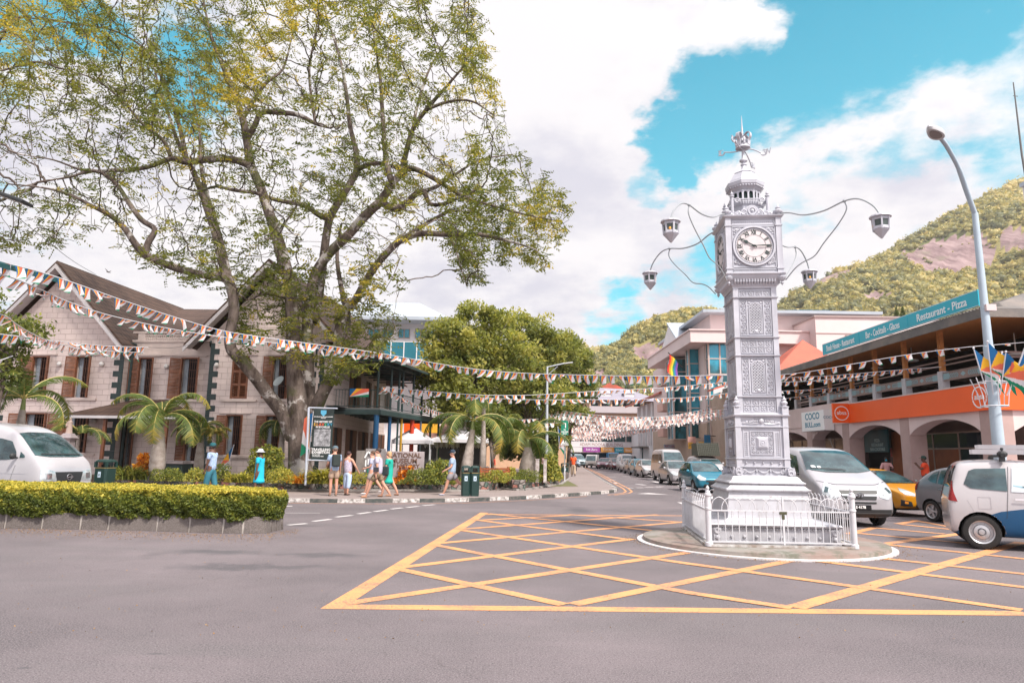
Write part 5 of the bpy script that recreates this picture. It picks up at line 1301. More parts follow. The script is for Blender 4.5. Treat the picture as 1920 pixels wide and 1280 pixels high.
# white arched building
AW=thing('white_arched_building',(22,90,0),'white gabled building with an arched balcony farther down the street','building')
a=P(1238,745,88);b=P(1276,745,88)
mb=MB();mb.b2((a.x+1.0,88,0),(b.x+3,112,6.3));mb.b2((a.x+1.4,92,6.3),(b.x+3,112,9.6));mb.build('wall',M_WHB,AW)
for k in range(6):y=88+k*3.6;mb=MB();mb.b2((a.x+.4,y,3.3),(a.x+.8,y+.4,9.2));mb.build('column',M_WHB,AW)
mb=MB()
n=12;xs0,xs1=a.x+1.0,b.x+.1;cx=(xs0+xs1)/2;rr=(xs1-xs0)/2-.3
for k in range(n):
 t0,t1=PI*k/n,PI*(k+1)/n;mb.prism([(cx-rr*math.cos(t0),88,7.2+rr*.9*math.sin(t0)),(cx-rr*math.cos(t1),88,7.2+rr*.9*math.sin(t1)),(cx-rr*math.cos(t1),88,10.0),(cx-rr*math.cos(t0),88,10.0)],(0,.4,0))
mb.b2((xs0,88,3.2),(cx-rr,88.4,10.0));mb.b2((cx+rr,88,3.2),(b.x+3,88.4,10.0));mb.b2((xs0-.6,87.9,6.2),(b.x+3,88.3,6.9));mb.build('arcade',M_WHB,AW)
mb=MB();mb.prism([(a.x-.4,87,9.6),(a.x-.4,113,9.6),(b.x+3,113,11.8),(b.x+3,87,11.8)],(0,0,.25));mb.build('roof',M_RROOF,AW)
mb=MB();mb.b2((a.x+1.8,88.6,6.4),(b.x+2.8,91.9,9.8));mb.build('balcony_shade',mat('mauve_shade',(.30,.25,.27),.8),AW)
# hotel across the end
HT=thing('balconied_hotel',(20,130,0),'tan hotel with a grey roof and long balconies at the end of the street','hotel')
D=128;a,b=P(1104,775,D),P(1233,775,D);zt_=P(1160,750,D).z;zm=P(1160,772,D).z
mb=MB();mb.b2((a.x,D,0),(b.x,D+12,zt_));mb.build('wall',M_TANW,HT)
mb=MB();z1r=P(1160,727,D+8).z;i=mb.pts([(a.x-1,D-1.6,zt_),(b.x+1.5,D-1.6,zt_-.3),(b.x-4.5,D+7,z1r-.3),(a.x-1,D+7,z1r),(a.x-1,D+14,zt_),(b.x+1.5,D+14,zt_)]);[mb.face([i+k for k in w_])for w_ in((0,1,2,3),(1,5,2),(5,4,3,2),(0,3,4),(0,4,5,1))];rf=mb.build('roof',mat('mauve_slates',(.27,.25,.30),.7,var=.1,vs=.5),HT)
for x in(1136,1180):p=P(x,740,D+1);mb=MB();mb.b2((p.x-.9,D+1,p.z-.7),(p.x+.9,D+4,p.z+.3));mb.prism([(p.x-1.2,D+.8,p.z+.3),(p.x+1.2,D+.8,p.z+.3),(p.x,D+.8,p.z+1.0)],(0,3,0));mb.build('dormer',M_WHB,rf)
for k in range(7):
 x=a.x+(b.x-a.x)*k/6.5;mb=MB();mb.b2((x,D-1.1,zm),(x+.28,D-.8,zt_));mb.build('column',M_TANW,HT)
for k in range(6):
 x=a.x+(b.x-a.x)*k/6.5;mb=MB();mb.b2((x+.4,D-.05,zm+.1),(x+1.7,D-.01,zt_-.5));mb.build('window',M_GLASSD,HT)
for z in(zm,zm-3):mb=MB();mb.b2((a.x,D-1.2,z-.25),(b.x,D,z));mb.b2((a.x,D-1.2,z),(b.x,D-1.12,z+.95));mb.build('balcony',mat('pale_balcony',(.45,.40,.41),.8),HT)
RR=thing('red_roof_house',(18,150,0),'small house with a bright red roof above the hotel','house')
p=P(1145,720,150);mb=MB();mb.prism([(p.x-4.5,150,p.z-1.6),(p.x+4.5,150,p.z-1.6),(p.x,150,p.z+.4)],(0,6,0));mb.b2((p.x-5,151,p.z-2.2),(p.x+5,157,p.z-1.6));mb.build('roof',M_RROOF,RR);mb=MB();mb.b2((p.x-4,150.5,0),(p.x+4,156,p.z-1.65));mb.build('wall',M_PNK2,RR)
# end building with shop signs
EB=thing('moosa_building',(15,118,0),'low white two storey building with a row of coloured shop signs across the street end','building');EB.name='shop_row_building'
D=116;a,b=P(1050,860,D),P(1199,860,D);za_,zb_,zc_,zd_,ze_=[P(1130,y,D).z for y in(812,817.5,828,838,847.5)]
mb=MB();mb.b2((a.x,D,0),(b.x,D+10,za_-.1));mb.build('wall',M_PNK2,EB)
mb=MB();mb.b2((a.x-.5,D-1.0,za_-.1),(b.x+.3,D+10.5,za_+.2));mb.build('roof',mat('dark_blue_grey',(.10,.12,.17),.7),EB)
mb=MB();mb.b2((a.x,D-.5,zd_),(b.x,D-.01,zc_));pr_=mb.build('parapet',M_WHB,EB)
text('ADAM MOOSA BUILDING',.72,frameM(((P(1127,834,D).x),D-.503,(zc_+zd_)/2-.05),(1,0,0)),mat('brown_letter',(.25,.10,.09),.6),'lettering',pr_,.003,sx=.88)
for x0,x1 in((1064,1083),(1086,1103),(1106,1125),(1128,1148),(1151,1172),(1175,1196)):
 p,r_=P(x0,zb_,D).x,P(x1,zb_,D).x
 p=P(x0,823,D).x;r_=P(x1,823,D).x;mb=MB();mb.b2((p,D-.06,zc_+.05),(r_,D-.01,zb_-.02));mb.build('window',mat('green_grey_glass',(.05,.10,.105),.25),EB)
for x0,x1,c_,t in((1062,1091,(.66,.64,.64),''),(1093,1124,(.30,.06,.30),'Sub-Zero'),(1126,1150,(.75,.35,.08),'TOTAL'),(1152,1168,(.0,.32,.42),'Island'),(1169,1188,(.75,.34,.08),'Sports')):
 p=P(x0,843,D).x;r_=P(x1,843,D).x;mb=MB();mb.b2((p,D-.62,ze_),(r_,D-.51,zd_-.05));sg=mb.build('shop_sign',mat('sign_%d'%x0,c_,.5),EB)
 if t:text(t,.5,frameM(((p+r_)/2,D-.625,(ze_+zd_)/2),(1,0,0)),M_WTXT,'lettering',sg,.003)
mb=MB();mb.b2((a.x+.3,D-.05,.2),(b.x-.3,D-.01,ze_-.1));mb.build('shopfront',M_GLASSD,EB)
# side shops between end building and white arched building
block('street_shop','narrow white shop with a flat canopy at the far right of the street',1200,1236,806,108,8,M_WHB,((1203,1212,815,828),(1216,1224,815,826)))
ts=[t for t in COL.objects if t.name.startswith('street_shop')][0];p=P(1192,838,104);mb=MB();mb.b2((p.x,101,p.z-.1),(p.x+4.5,107.9,p.z+.12));mb.build('canopy',M_ROOFG,ts)
for k in range(3):mb=MB();mb.b2((p.x+.4+k*1.8,101.2,0),(p.x+.55+k*1.8,101.35,p.z-.1));mb.build('canopy_post',M_QG,ts)
for(x0,y0,x1,y1,D,c_,nm,t)in((1291,829,1299,841,64.5,(.80,.42,.05),'yellow','LINE'),(1311,828,1320,839,64.5,(.80,.42,.05),'yellow','SALE'),(1290,818.5,1304,836,66,(.52,.28,.24),'salmon',''),(1321,815,1332,834,64,(.01,.13,.26),'dark blue','t'),(1245,833,1269,840,80,(.45,.50,.62),'pale','ART LINE')):
 p,r_=P(x0,y1,D),P(x1,y0,D);t_=thing('hanging_sign',((p.x+r_.x)/2,D,(p.z+r_.z)/2),{'yellow':('narrow yellow sign left of the salmon one' if x0==1291 else 'narrow yellow sign beside the dark blue one'),'salmon':'square salmon sign on the beige storey','dark blue':'tall dark blue sign by the beige columns','pale':'long pale sign with red letters on the white building'}[nm],'sign')
 mb=MB();mb.b2((p.x,D,p.z),(r_.x,D+.12,r_.z));pn=mb.build('panel',mat('sign_'+nm,c_,.5),t_)
 mb=MB();mb.b2((r_.x,D+.04,r_.z-.12),(r_.x+.5,D+.08,r_.z-.06));mb.build('bracket',M_BLK,t_)
 if t:text(t,.32,frameM(((p.x+r_.x)/2,D-.004,(p.z+r_.z)/2),(1,0,0)),mat('sign_ink',(.12,.08,.06),.6)if nm!='pale' else mat('sign_red',(.5,.06,.05),.6),'lettering',pn,.003)
# office block behind the museum, with a pale hipped roof
OB=thing('office_building',(-14,80,0),'pale office block with blue windows and a grey hipped roof behind the verandah','building')
D=74;a,b=P(640,600,D),P(832,600,D);zt_=P(760,607,D).z
mb=MB();mb.b2((a.x,D,0),(b.x,D+16,zt_));mb.build('wall',M_WHB,OB)
zr_=P(785,568,D+5).z;e=[(a.x-3,D-2.4,zt_),(P(838,600,D).x+.3,D-2.4,zt_),(b.x+1.5,D+18,zt_),(a.x-3,D+18,zt_)];xr=P(787,568,D+5).x
mb=MB();mb.prism(e,(0,0,.35));i=mb.pts([(x,y,z+.35)for x,y,z in e]+[(xr-9,D+5,zr_),(xr,D+5,zr_)]);[mb.face([i+k for k in w_])for w_ in((0,1,5,4),(1,2,5),(2,3,4,5),(3,0,4))];mb.build('roof',M_GROOF,OB)
M_SKYG=mat('blue_window_glass',(.03,.20,.27),.08,spec=1,metal=.4)
for x0 in(662,690,716,747,778,806):
 for y0,y1 in((617,634),(640,668)):
  p,r_=P(x0,y1,D),P(x0+22,y0,D);mb=MB();mb.b2((p.x,D-.10,p.z),(r_.x,D+.01,r_.z));f=mb.build('window',M_FRM,OB)
  for q in range(2):w_=(r_.x-p.x)/2;mb=MB();mb.b2((p.x+q*w_+.07,D-.12,p.z+.07),(p.x+(q+1)*w_-.07,D-.101,r_.z-.07));mb.build('pane',M_SKYG,f)
mb=MB();p,r_=P(708,672,70),P(830,642,70)
for k in range(6):
 x=p.x+(r_.x-p.x)*k/5;mb.b2((x-.05,70,p.z),(x+.05,70.1,r_.z))
mb.b2((p.x,70,r_.z),(r_.x,70.1,r_.z+.08));g_=mb.build('glass_balustrade_frame',M_WHB,OB);mb=MB();mb.b2((p.x,70.03,p.z),(r_.x,70.07,r_.z));mb.build('glass_balustrade',M_SKYG,OB);mb=MB();mb.b2((p.x,70.0,p.z-.4),(r_.x,D,p.z));mb.build('terrace_slab',M_WHB,OB)
# low tan building seen through the trees, and the market roof
block('tan_shop_house','low tan building with a grey roof glimpsed between the trees and the lamp post',905,1066,776,84,10,M_TANW,((1005,1020,782,796),(1030,1043,784,797),(985,998,782,796)),band=False)
tn=[t for t in COL.objects if t.name.startswith('tan_shop_house')][0];a,b=P(900,776,83),P(1070,776,83);mb=MB();mb.prism([(a.x,82,a.z-.1),(b.x,82,a.z-.1),(b.x-2,88,a.z+1.3),(a.x+2,88,a.z+1.3)],(0,0,.15));mb.build('roof',M_GROOF,tn)
MK=thing('tiled_market_house',(-5,62,0),'low market building with a reddish tiled roof behind the white tents','building')
a,b=P(780,826,60),P(905,826,60);z1r=P(850,790,66).z
mb=MB();mb.b2((a.x,61,0),(b.x,70,a.z));mb.build('wall',M_DINT,MK)
mb=MB();i=mb.pts([(a.x-.5,60,a.z),(b.x+.5,60,a.z),(b.x-1,66,z1r),(a.x+2.2,66,z1r),(b.x+.5,72,a.z),(a.x-.5,72,a.z)]);[mb.face([i+k for k in w_])for w_ in((0,1,2,3),(1,4,2),(4,5,3,2),(5,0,3))];mb.build('roof',mat('red_clay_tiles',rough=.8,fn=f_tile((.22,.10,.075),(.33,.17,.13),row=.3,axis=0)),MK)
mb=MB()
for(x0,x1,c_)in((757,790,0),(790,822,1)):p,r_=P(x0,811,58),P(x1,789,58);mb.b2((p.x,58,p.z),(r_.x,58.1,r_.z),mi=c_)
mb.build('coloured_awning',[M_ORANGE,mat('amber_awning',(.80,.40,.03),.6)],MK)
# ----------------------------- greenery
M_LTREE=leafmat('tree_leaves',(.085,.105,.025),(.205,.205,.045),(.52,.39,.055),tr=.48)
M_LMID=leafmat('street_tree_leaves',(.085,.110,.032),(.24,.26,.07),(.48,.43,.12),tr=.42)
M_LPALM=leafmat('palm_leaves',(.045,.075,.022),(.13,.18,.045),(.50,.34,.07),tr=.35)
M_LSHR=leafmat('shrub_leaves',(.06,.085,.022),(.19,.22,.045),(.48,.42,.08),tr=.3)
M_LCRO=leafmat('croton_leaves',(.22,.07,.012),(.62,.20,.02),(.80,.42,.05),tr=.35)
M_LHED=leafmat('hedge_leaves',(.040,.060,.012),(.15,.175,.028),(.56,.45,.065),tr=.22)
def f_bark(g,v,b):
 n=g.noise(g.mapv(v,(1,1,.45)),2.6,6,.7);c=g.mix(g.mr(n,.35,.65),(.060,.043,.036),(.24,.19,.165))
 n2=g.noise(v,1.1,5,.65);c=g.mix(g.mr(n2,.55,.60,0,.9),c,(.52,.48,.46))
 n3=g.noise(g.vm('ADD',v,(9,3,1)),.7,5,.65);c=g.mix(g.mr(n3,.52,.62,0,.8),c,(.085,.095,.030))
 bn=g.n('ShaderNodeBump');bn.inputs['Strength'].default_value=1;bn.inputs['Distance'].default_value=.09
 g.L.new(g.noise(g.mapv(v,(4,4,1)),3,5,.7),bn.inputs['Height']);g.L.new(bn.outputs[0],b.inputs['Normal']);return c
M_BARK=mat('mottled_bark',rough=.9,fn=f_bark,spec=.2)
M_PTRUNK=mat('palm_trunk',(.30,.25,.22),.85,bump=.5,bs=8,col2=(.44,.38,.35),vs=4)
def leafcloud(ctr,size,r,asp=.5,flat=0.0,dirs=None):
 """one diamond-ish quad per centre; returns V,F"""
 n=len(ctr)
 a=r.normal(size=(n,3))if dirs is None else dirs+r.normal(size=(n,3))*.25
 a/=np.linalg.norm(a,axis=1)[:,None]
 b=r.normal(size=(n,3));b[:,2]*=(1-flat);b-=a*(a*b).sum(1)[:,None];b/=np.linalg.norm(b,axis=1)[:,None]+1e-9
 s=(size*(.6+.8*r.random(n)))[:,None]if np.isscalar(size)else size[:,None]
 V=np.stack([ctr-a*s*.5,ctr+b*s*asp*.5,ctr+a*s*.5,ctr-b*s*asp*.5],1).reshape(-1,3)
 return V,np.arange(n*4).reshape(n,4)
# ---- the big spreading tree ------------
TD=30.5
LIMBS=[[(566,905,0,1.0),(562,870,0,.72),(560,820,0,.64),(560,775,0,.66),(556,735,0,.60),(552,690,-.1,.48),(550,640,-.2,.42),(548,590,-.3,.38),(542,530,-.4,.35),(528,475,-.4,.36),(517,435,-.4,.30),(503,395,-.3,.27),(488,350,0,.24),(470,308,.3,.22),(463,265,.5,.20),(455,222,.8,.17),(440,178,1.0,.14),(420,130,1.2,.11),(400,80,1.4,.08),(385,20,1.6,.05),(378,-40,1.8,.03)],[(548,815,0,.50),(530,775,-.2,.40),(505,742,-.5,.36),(478,706,-.9,.33),(452,676,-1.2,.30),(434,655,-1.3,.28),(431,628,-1.3,.27),(438,590,-1.2,.26),(436,550,-1.1,.26),(424,522,-1.0,.26),(390,517,-1.2,.19),(345,507,-1.6,.17),(305,493,-2,.16),(272,478,-2.3,.15),(252,455,-2.5,.14),(235,430,-2.7,.12),(208,405,-3,.10),(170,385,-3.3,.08),(130,365,-3.6,.06),(80,352,-4,.04),(15,345,-4.4,.025)],[(426,524,-1,.24),(416,490,-.8,.20),(404,440,-.5,.18),(386,385,-.2,.165),(372,345,0,.15),(352,300,.3,.12),(333,265,.6,.10),(318,220,.9,.08),(300,170,1.2,.06),(285,110,1.5,.04),(268,50,1.8,.025)],[(428,520,-.9,.2),(414,455,-.3,.15),(400,405,.1,.13),(385,355,.4,.11),(376,300,.8,.09),(374,245,1.2,.06),(362,180,1.6,.04),(350,120,2,.025)],[(272,478,-2.3,.15),(278,455,-2.2,.14),(290,430,-2.1,.12),(265,412,-2.2,.11),(240,378,-2.3,.10),(218,345,-2.4,.08),(185,322,-2.6,.07),(150,318,-2.8,.05),(100,300,-3,.035),(40,290,-3.3,.02)],[(472,312,.3,.19),(440,300,.2,.17),(400,298,0,.16),(350,304,-.2,.15),(322,297,-.3,.12),(275,314,-.5,.10),(215,320,-.7,.085),(165,322,-.9,.07),(130,332,-1.1,.05),(70,342,-1.5,.03)],[(350,304,-.2,.13),(344,270,0,.11),(330,215,.2,.10),(305,150,.4,.08),(280,100,.6,.06),(225,62,.8,.05),(165,48,1,.04),(90,38,1.2,.025),(20,30,1.4,.015)],[(322,297,-.3,.11),(305,262,-.6,.09),(270,235,-1,.07),(230,190,-1.4,.05),(180,150,-1.8,.04),(120,130,-2.2,.025)],[(463,262,.5,.16),(478,235,.3,.14),(490,212,.2,.13),(520,211,0,.12),(560,216,-.2,.11),(592,232,-.4,.09),(620,240,-.6,.06)],[(455,222,.8,.13),(478,185,1,.10),(500,155,1.2,.08),(530,130,1.4,.06),(545,80,1.6,.04),(560,20,1.8,.025)],[(592,232,-.4,.08),(585,190,-.3,.07),(580,130,-.2,.06),(590,70,0,.04),(600,0,.2,.025)],[(576,800,.3,.45),(578,740,.5,.42),(577,680,.7,.37),(576,620,.9,.33),(580,565,1.0,.30),(592,512,1.0,.28),(620,472,.9,.27),(650,444,.8,.27),(676,414,.7,.26),(700,390,.6,.26),(713,378,.6,.25),(738,342,.5,.20),(750,328,.4,.18),(768,316,.3,.14),(792,323,.1,.12),(832,346,-.2,.10),(872,370,-.6,.08),(925,386,-1,.06),(985,402,-1.4,.04),(1035,412,-1.8,.025)],[(735,345,.5,.17),(726,310,.7,.15),(721,270,.8,.13),(717,210,1.0,.11),(713,150,1.2,.08),(703,80,1.5,.05),(690,0,1.8,.03)],[(752,326,.4,.15),(760,292,.3,.13),(774,243,.1,.11),(800,205,-.2,.10),(835,165,-.6,.07),(865,130,-1,.05)],[(800,205,-.2,.09),(845,190,-.6,.07),(885,190,-1,.05),(925,215,-1.4,.03)],[(774,243,.1,.09),(785,190,.4,.07),(810,120,.7,.05),(850,60,1,.03),(880,10,1.2,.02)],[(713,378,.6,.21),(738,391,.3,.19),(758,384,.1,.17),(782,362,-.1,.15),(796,362,-.2,.13),(806,382,-.4,.10),(830,383,-.7,.09),(858,372,-1,.07),(905,350,-1.4,.04)],[(782,362,-.1,.12),(815,352,.3,.10),(850,330,.8,.08),(900,300,1.3,.05),(960,290,1.8,.03)],[(590,600,1.2,.26),(600,540,1.5,.24),(607,480,1.7,.23),(613,435,1.8,.22),(620,405,1.8,.21),(642,368,1.7,.19),(660,338,1.6,.18),(669,318,1.6,.17),(667,280,1.7,.14),(657,240,1.9,.12),(650,180,2.2,.10),(640,120,2.5,.07),(622,60,2.8,.05),(602,0,3.1,.03)],[(669,318,1.6,.13),(700,306,1.3,.11),(730,310,1.0,.09),(757,321,.8,.07)],[(618,412,1.8,.16),(596,402,1.4,.14),(570,385,1.0,.12),(518,375,.2,.10),(480,362,-.4,.09),(440,357,-1,.08),(405,350,-1.4,.06),(370,358,-1.8,.05),(335,350,-2.2,.03)],[(590,770,.2,.42),(606,735,.1,.36),(622,705,.2,.32),(633,660,.4,.30),(638,610,.6,.28),(650,580,.7,.24),(668,560,.6,.21),(684,530,.4,.19),(702,502,.2,.18),(722,478,0,.17),(752,450,-.3,.16),(792,438,-.7,.14),(842,440,-1.1,.12),(900,440,-1.6,.09),(955,452,-2,.06),(1005,468,-2.4,.03)],[(752,450,-.3,.11),(790,425,-.4,.10),(820,408,-.5,.09),(850,395,-.7,.07),(900,400,-1,.04)],[(842,440,-1.1,.06),(855,470,-1.5,.045),(865,505,-2,.03),(875,535,-2.3,.02)],[(638,640,.5,.2),(652,600,1.4,.16),(640,540,2,.12),(632,480,2.4,.09),(640,420,2.8,.06)],[(548,560,-.3,.12),(500,550,-1,.08),(470,560,-1.4,.05)],[(580,600,.9,.14),(540,520,2.0,.10),(520,450,2.6,.07),(560,380,3,.05)]]
def grow_tree(limbs,D,attr,kill,infl,step,iters,r,tip=.0125,expn=2.35,jit=.22):
 N,Pn,R=[],[],[]
 for L in limbs:
  pts=[(*P(x,y,D+dy),rr if rr<.16 else.16+(rr-.16)*.60)for x,y,dy,rr in L];sp_=smooth_path(pts,4);prev=-1
  if N:
   A=np.array([n for n in N]);d=np.linalg.norm(A-np.array(sp_[0][:3]),axis=1);prev=int(np.argmin(d))
  for q in sp_:
   N.append(np.array(q[:3]));Pn.append(prev);R.append(q[3]);prev=len(N)-1
 n0=len(N);N=np.array(N);R=list(R);Pn=list(Pn)
 A=attr.copy();near=np.full(len(A),-1);nd=np.full(len(A),1e9)
 def upd(i0,newN):
  for c in range(0,len(A),2000):
   dd=np.linalg.norm(A[c:c+2000,None]-newN[None],axis=2);j=dd.argmin(1);m=dd[np.arange(len(j)),j]
   b=m<nd[c:c+2000];nd[c:c+2000][b]=m[b];near[c:c+2000][b]=j[b]+i0
 upd(0,N)
 for it in range(iters):
  act=(nd<infl)&(nd>kill)
  if act.sum()<5:break
  idx=near[act];dirs=A[act]-N[idx];dirs/=np.linalg.norm(dirs,axis=1)[:,None]
  u,inv=np.unique(idx,return_inverse=True);S=np.zeros((len(u),3));np.add.at(S,inv,dirs)
  S/=np.linalg.norm(S,axis=1)[:,None]+1e-9;S+=r.normal(size=S.shape)*jit;S/=np.linalg.norm(S,axis=1)[:,None]
  new=N[u]+S*step;i0=len(N);N=np.concatenate([N,new]);Pn+=list(u);R+=[0]*len(u)
  keep=nd>kill;A=A[keep];near=near[keep];nd=nd[keep]
  if len(A)==0:break
  upd(i0,new)
 n=len(N);w=np.zeros(n);Pn=np.array(Pn);kids=[[]for _ in range(n)]
 for i in range(n):
  if Pn[i]>=0:kids[Pn[i]].append(i)
 order=np.argsort([0]*n)
 rad_=np.zeros(n)
 for i in range(n-1,-1,-1):
  v=w[i]if kids[i]else tip**expn
  rr=v**(1/expn);rad_[i]=max(rr,R[i])if i<n0 else rr
  if Pn[i]>=0 and(i>=n0):w[Pn[i]]+=v
 for i in range(n0):
  rad_[i]=max(R[i],min(rad_[i],R[i]*1.3+.01))
 return N,Pn,kids,rad_,n0
def skin_tree(name,N,Pn,kids,R,n0,m,parent,rmin=0.0):
 mb=MB();n=len(N);done=np.zeros(n,bool);starts=[i for i in range(n)if Pn[i]<0]
 while starts:
  i=starts.pop();ch=[]if Pn[i]<0 else[Pn[i]];c=i
  while True:
   ch.append(c);ks=kids[c]
   if not ks:break
   if c<n0 and(c+1<n0)and Pn[c+1]==c:nx=c+1
   else:nx=max(ks,key=lambda k:R[k])
   starts+=[k for k in ks if k!=nx];c=nx
  if len(ch)<2 or R[ch[-1]]<0:continue
  rr=[R[k]for k in ch]
  if len(ch)>1 and Pn[i]>=0:rr[0]=rr[1]
  mx=max(rr);mb.tube([N[k]for k in ch],rr,12 if mx>.3 else 8 if mx>.12 else 5 if mx>.04 else 3,cap=False)
 return mb.build(name,m,parent,fixn=False,smooth=True)
rT=np.random.default_rng(11)
POLY=[(-260,-120),(890,-120),(905,0),(918,100),(942,175),(962,232),(950,272),(1005,290),(1045,345),(1078,405),(1068,455),(1035,505),(1005,515),(950,495),(915,515),(895,560),(862,548),(842,478),(790,455),(745,470),(720,530),(760,590),(745,650),(690,700),(620,700),(520,690),(450,640),(440,560),(395,540),(330,528),(240,500),(190,440),(110,470),(20,490),(-60,470),(-200,470),(-260,300)]
HOLES=[(800,500,62),(640,520,18),(230,540,30),(710,430,26),(190,460,30),(60,500,30)]
AT=[];cx,cy=500,230
k=0
while len(AT)<5200:
 x,y=rT.uniform(-200,1085),rT.uniform(-110,705)
 if not inpoly(x,y,POLY):continue
 if any((x-a)**2+(y-b)**2<c*c for a,b,c in HOLES):continue
 edge=min(1.0,abs(x-cx)/560)
 if y>540 and not(430<x<770):continue
 dd=rT.normal()*(4.2*(1-.55*edge**2))
 if y>480 and 430<x<700:dd=rT.normal()*1.8
 p=P(x,y,TD+dd);AT.append(p[:])
AT=np.array(AT)
BT=thing('spreading_tree',G(566,905,.45),'huge spreading tree with mottled grey trunks and sparse yellow green leaves over the museum garden','tree')
N,Pn,kids,R,n0=grow_tree(LIMBS,TD,AT,.42,3.6,.30,46,rT)
skin_tree('trunk',N,Pn,kids,R,n0,M_BARK,BT)
tips=np.array([i for i in range(n0,len(N))if R[i]<.030])
ctr,dirs,tint,sz=[],[],[],[]
px=np.array([PR(N[i])for i in tips])
hs_=rT.random(len(tips))
for q,i in enumerate(tips):
 x,y=px[q]
 dens=.80+.35*math.sin(x*.011+1)*math.sin(y*.017+x*.004)
 if x>830 and y>270:dens+=.75
 if y<200:dens+=.35
 if 430<x<720 and y>500:dens+=.7
 if x<330 and y>300:dens-=.25
 if 880>x>800 and y<330:dens-=.3
 if hs_[q]>dens*.50:continue
 low=y>480
 yel=.22+.30*max(0,math.sin(x*.013+y*.009+.6))**2+(.25 if(x>960 and y>350)else 0)+(.12 if y<200 else 0)+rT.normal()*.16
 if rT.random()<.07:yel+=.4
 for s_ in range(2 if dens<1 else 3):
  ax=rT.normal(size=3);ax[2]=ax[2]*.4-.25;ax/=np.linalg.norm(ax);L_=.34+.26*rT.random()
  side=np.cross(ax,[0,0,1]);side/=np.linalg.norm(side)+1e-9;o_=N[i]+rT.normal(size=3)*.10
  m_=5
  for t in range(m_):
   f=(t+.6)/m_
   for sg in(-1,1):
    ctr.append(o_+ax*L_*f+side*sg*.075);dirs.append(side*sg+ax*.5+np.array([0,0,-.25]));tint.append(yel+rT.normal()*.10);sz.append(.125+.05*rT.random())
V,F_=leafcloud(np.array(ctr),np.array(sz),rT,.42,dirs=np.array(dirs))
npmesh('crown',V,F_,M_LTREE,BT,tint=np.clip(tint,0,1))
print('big tree nodes',len(N),'leaves',len(F_))
# ---- generic leafy tree -----------------
def leafy_tree(name,x,ybase,D,crown,label,seed,leaf=.24,nclump=200,per=95,m=None,tm=0.4,group=None,trunk_r=.22,zb=.15,cat='tree',hollow=.22):
 """crown: list of (px, py, rx_px, ry_px, depth offset) lobes"""
 r=np.random.default_rng(seed);b=P(x,ybase,D);b.z=zb
 t=thing(name,b,label,cat,group=group);sc=D/1280.0
 tot=sum(c[2]*c[3]for c in crown);C,W_=[],[]
 for(cx_,cy_,rx,ry,dy)in crown:
  c=P(cx_,cy_,D+dy);n=max(6,int(nclump*rx*ry/tot))
  for k in range(n):
   d=r.normal(size=3);d/=np.linalg.norm(d);q=hollow+(1-hollow)*r.random()**.6
   C.append(np.array(c)+d*q*np.array([rx*sc,rx*sc*.9,ry*sc]));W_.append(d[2])
 C=np.array(C)
# trunk and limbs
 mb=MB();top=np.array(P(*crown[0][:2],D));top[2]-=crown[0][3]*sc*.35
 mb.tube(smooth_path([np.array(b),np.array(b)*.5+top*.5+np.array([r.normal()*.2,r.normal()*.2,0]),top],4),list(np.linspace(trunk_r,trunk_r*.4,9)),8,cap=False)
 for k in r.choice(len(C),min(26,len(C)),replace=False):
  f=.35+.6*r.random();s=np.array(b)*(1-f)+top*f;e=C[k];mid=s*.5+e*.5+np.array([0,0,.3])
  mb.tube(smooth_path([s,mid,e],3),list(np.linspace(trunk_r*.38,.015,7)),5,cap=False)
 mb.build('trunk',M_BARK,t,fixn=False,smooth=True)
 n=len(C)*per;idx=np.repeat(np.arange(len(C)),per);cr=.58*(sc*1280/48)**.3
 d=r.normal(size=(n,3));d/=np.linalg.norm(d,axis=1)[:,None];q=r.random((n,1))**.45
 ctr=C[idx]+d*q*cr*np.array([1.1,1.1,.75])*(.7+.7*r.random(len(C)))[idx][:,None]
 V,F_=leafcloud(ctr,leaf,r,.5,flat=.3)
 ct=np.clip(tm+r.normal(size=len(C))*.16+.10*np.array(W_),0,1)[idx]+r.normal(size=n)*.10
 npmesh('crown',V,F_,m or M_LMID,t,tint=np.clip(ct,0,1));return t
GT='trees between the museum garden and the street'
leafy_tree('street_tree',868,868,46,[(868,690,80,75,0),(850,640,62,50,-1),(915,620,58,50,1),(890,590,36,20,0),(955,680,55,60,0),(820,700,45,45,-2),(850,745,60,40,-1)],'broad leafy street tree just right of the verandah',21,.27,480,58,tm=.54,trunk_r=.3,group=GT)
leafy_tree('street_tree',1000,868,56,[(990,690,70,75,0),(1000,625,45,38,0),(960,605,36,30,1),(1050,660,45,45,1),(1020,740,70,38,0),(960,745,45,40,0)],'tall leafy tree behind the lamp post with the bent arm',22,.28,440,58,tm=.47,trunk_r=.28,group=GT)
leafy_tree('street_tree',1065,868,66,[(1070,680,42,40,0),(1085,725,38,32,0),(1060,640,26,22,0),(1050,760,40,20,0),(1075,775,34,18,-2)],'rightmost tree of the leafy group beside the street',23,.30,280,66,tm=.45,trunk_r=.2,group=GT)
leafy_tree('street_tree',905,868,62,[(880,770,60,28,0),(940,775,60,30,0),(1000,790,40,22,0)],'low dark tree under the leafy group',24,.28,170,120,tm=.22,trunk_r=.2,group=GT)
leafy_tree('street_tree',1010,872,62,[(1005,828,52,34,0),(960,832,40,28,1),(1035,812,30,26,0)],'bushy low tree filling the gap behind the thick bottle palm',28,.26,200,90,tm=.26,trunk_r=.15,group=GT)
leafy_tree('street_tree',925,870,40,[(918,790,30,26,0),(948,800,26,22,1)],'slim young tree between the two bottle palms',25,.22,60,90,tm=.28,trunk_r=.12,group=GT)
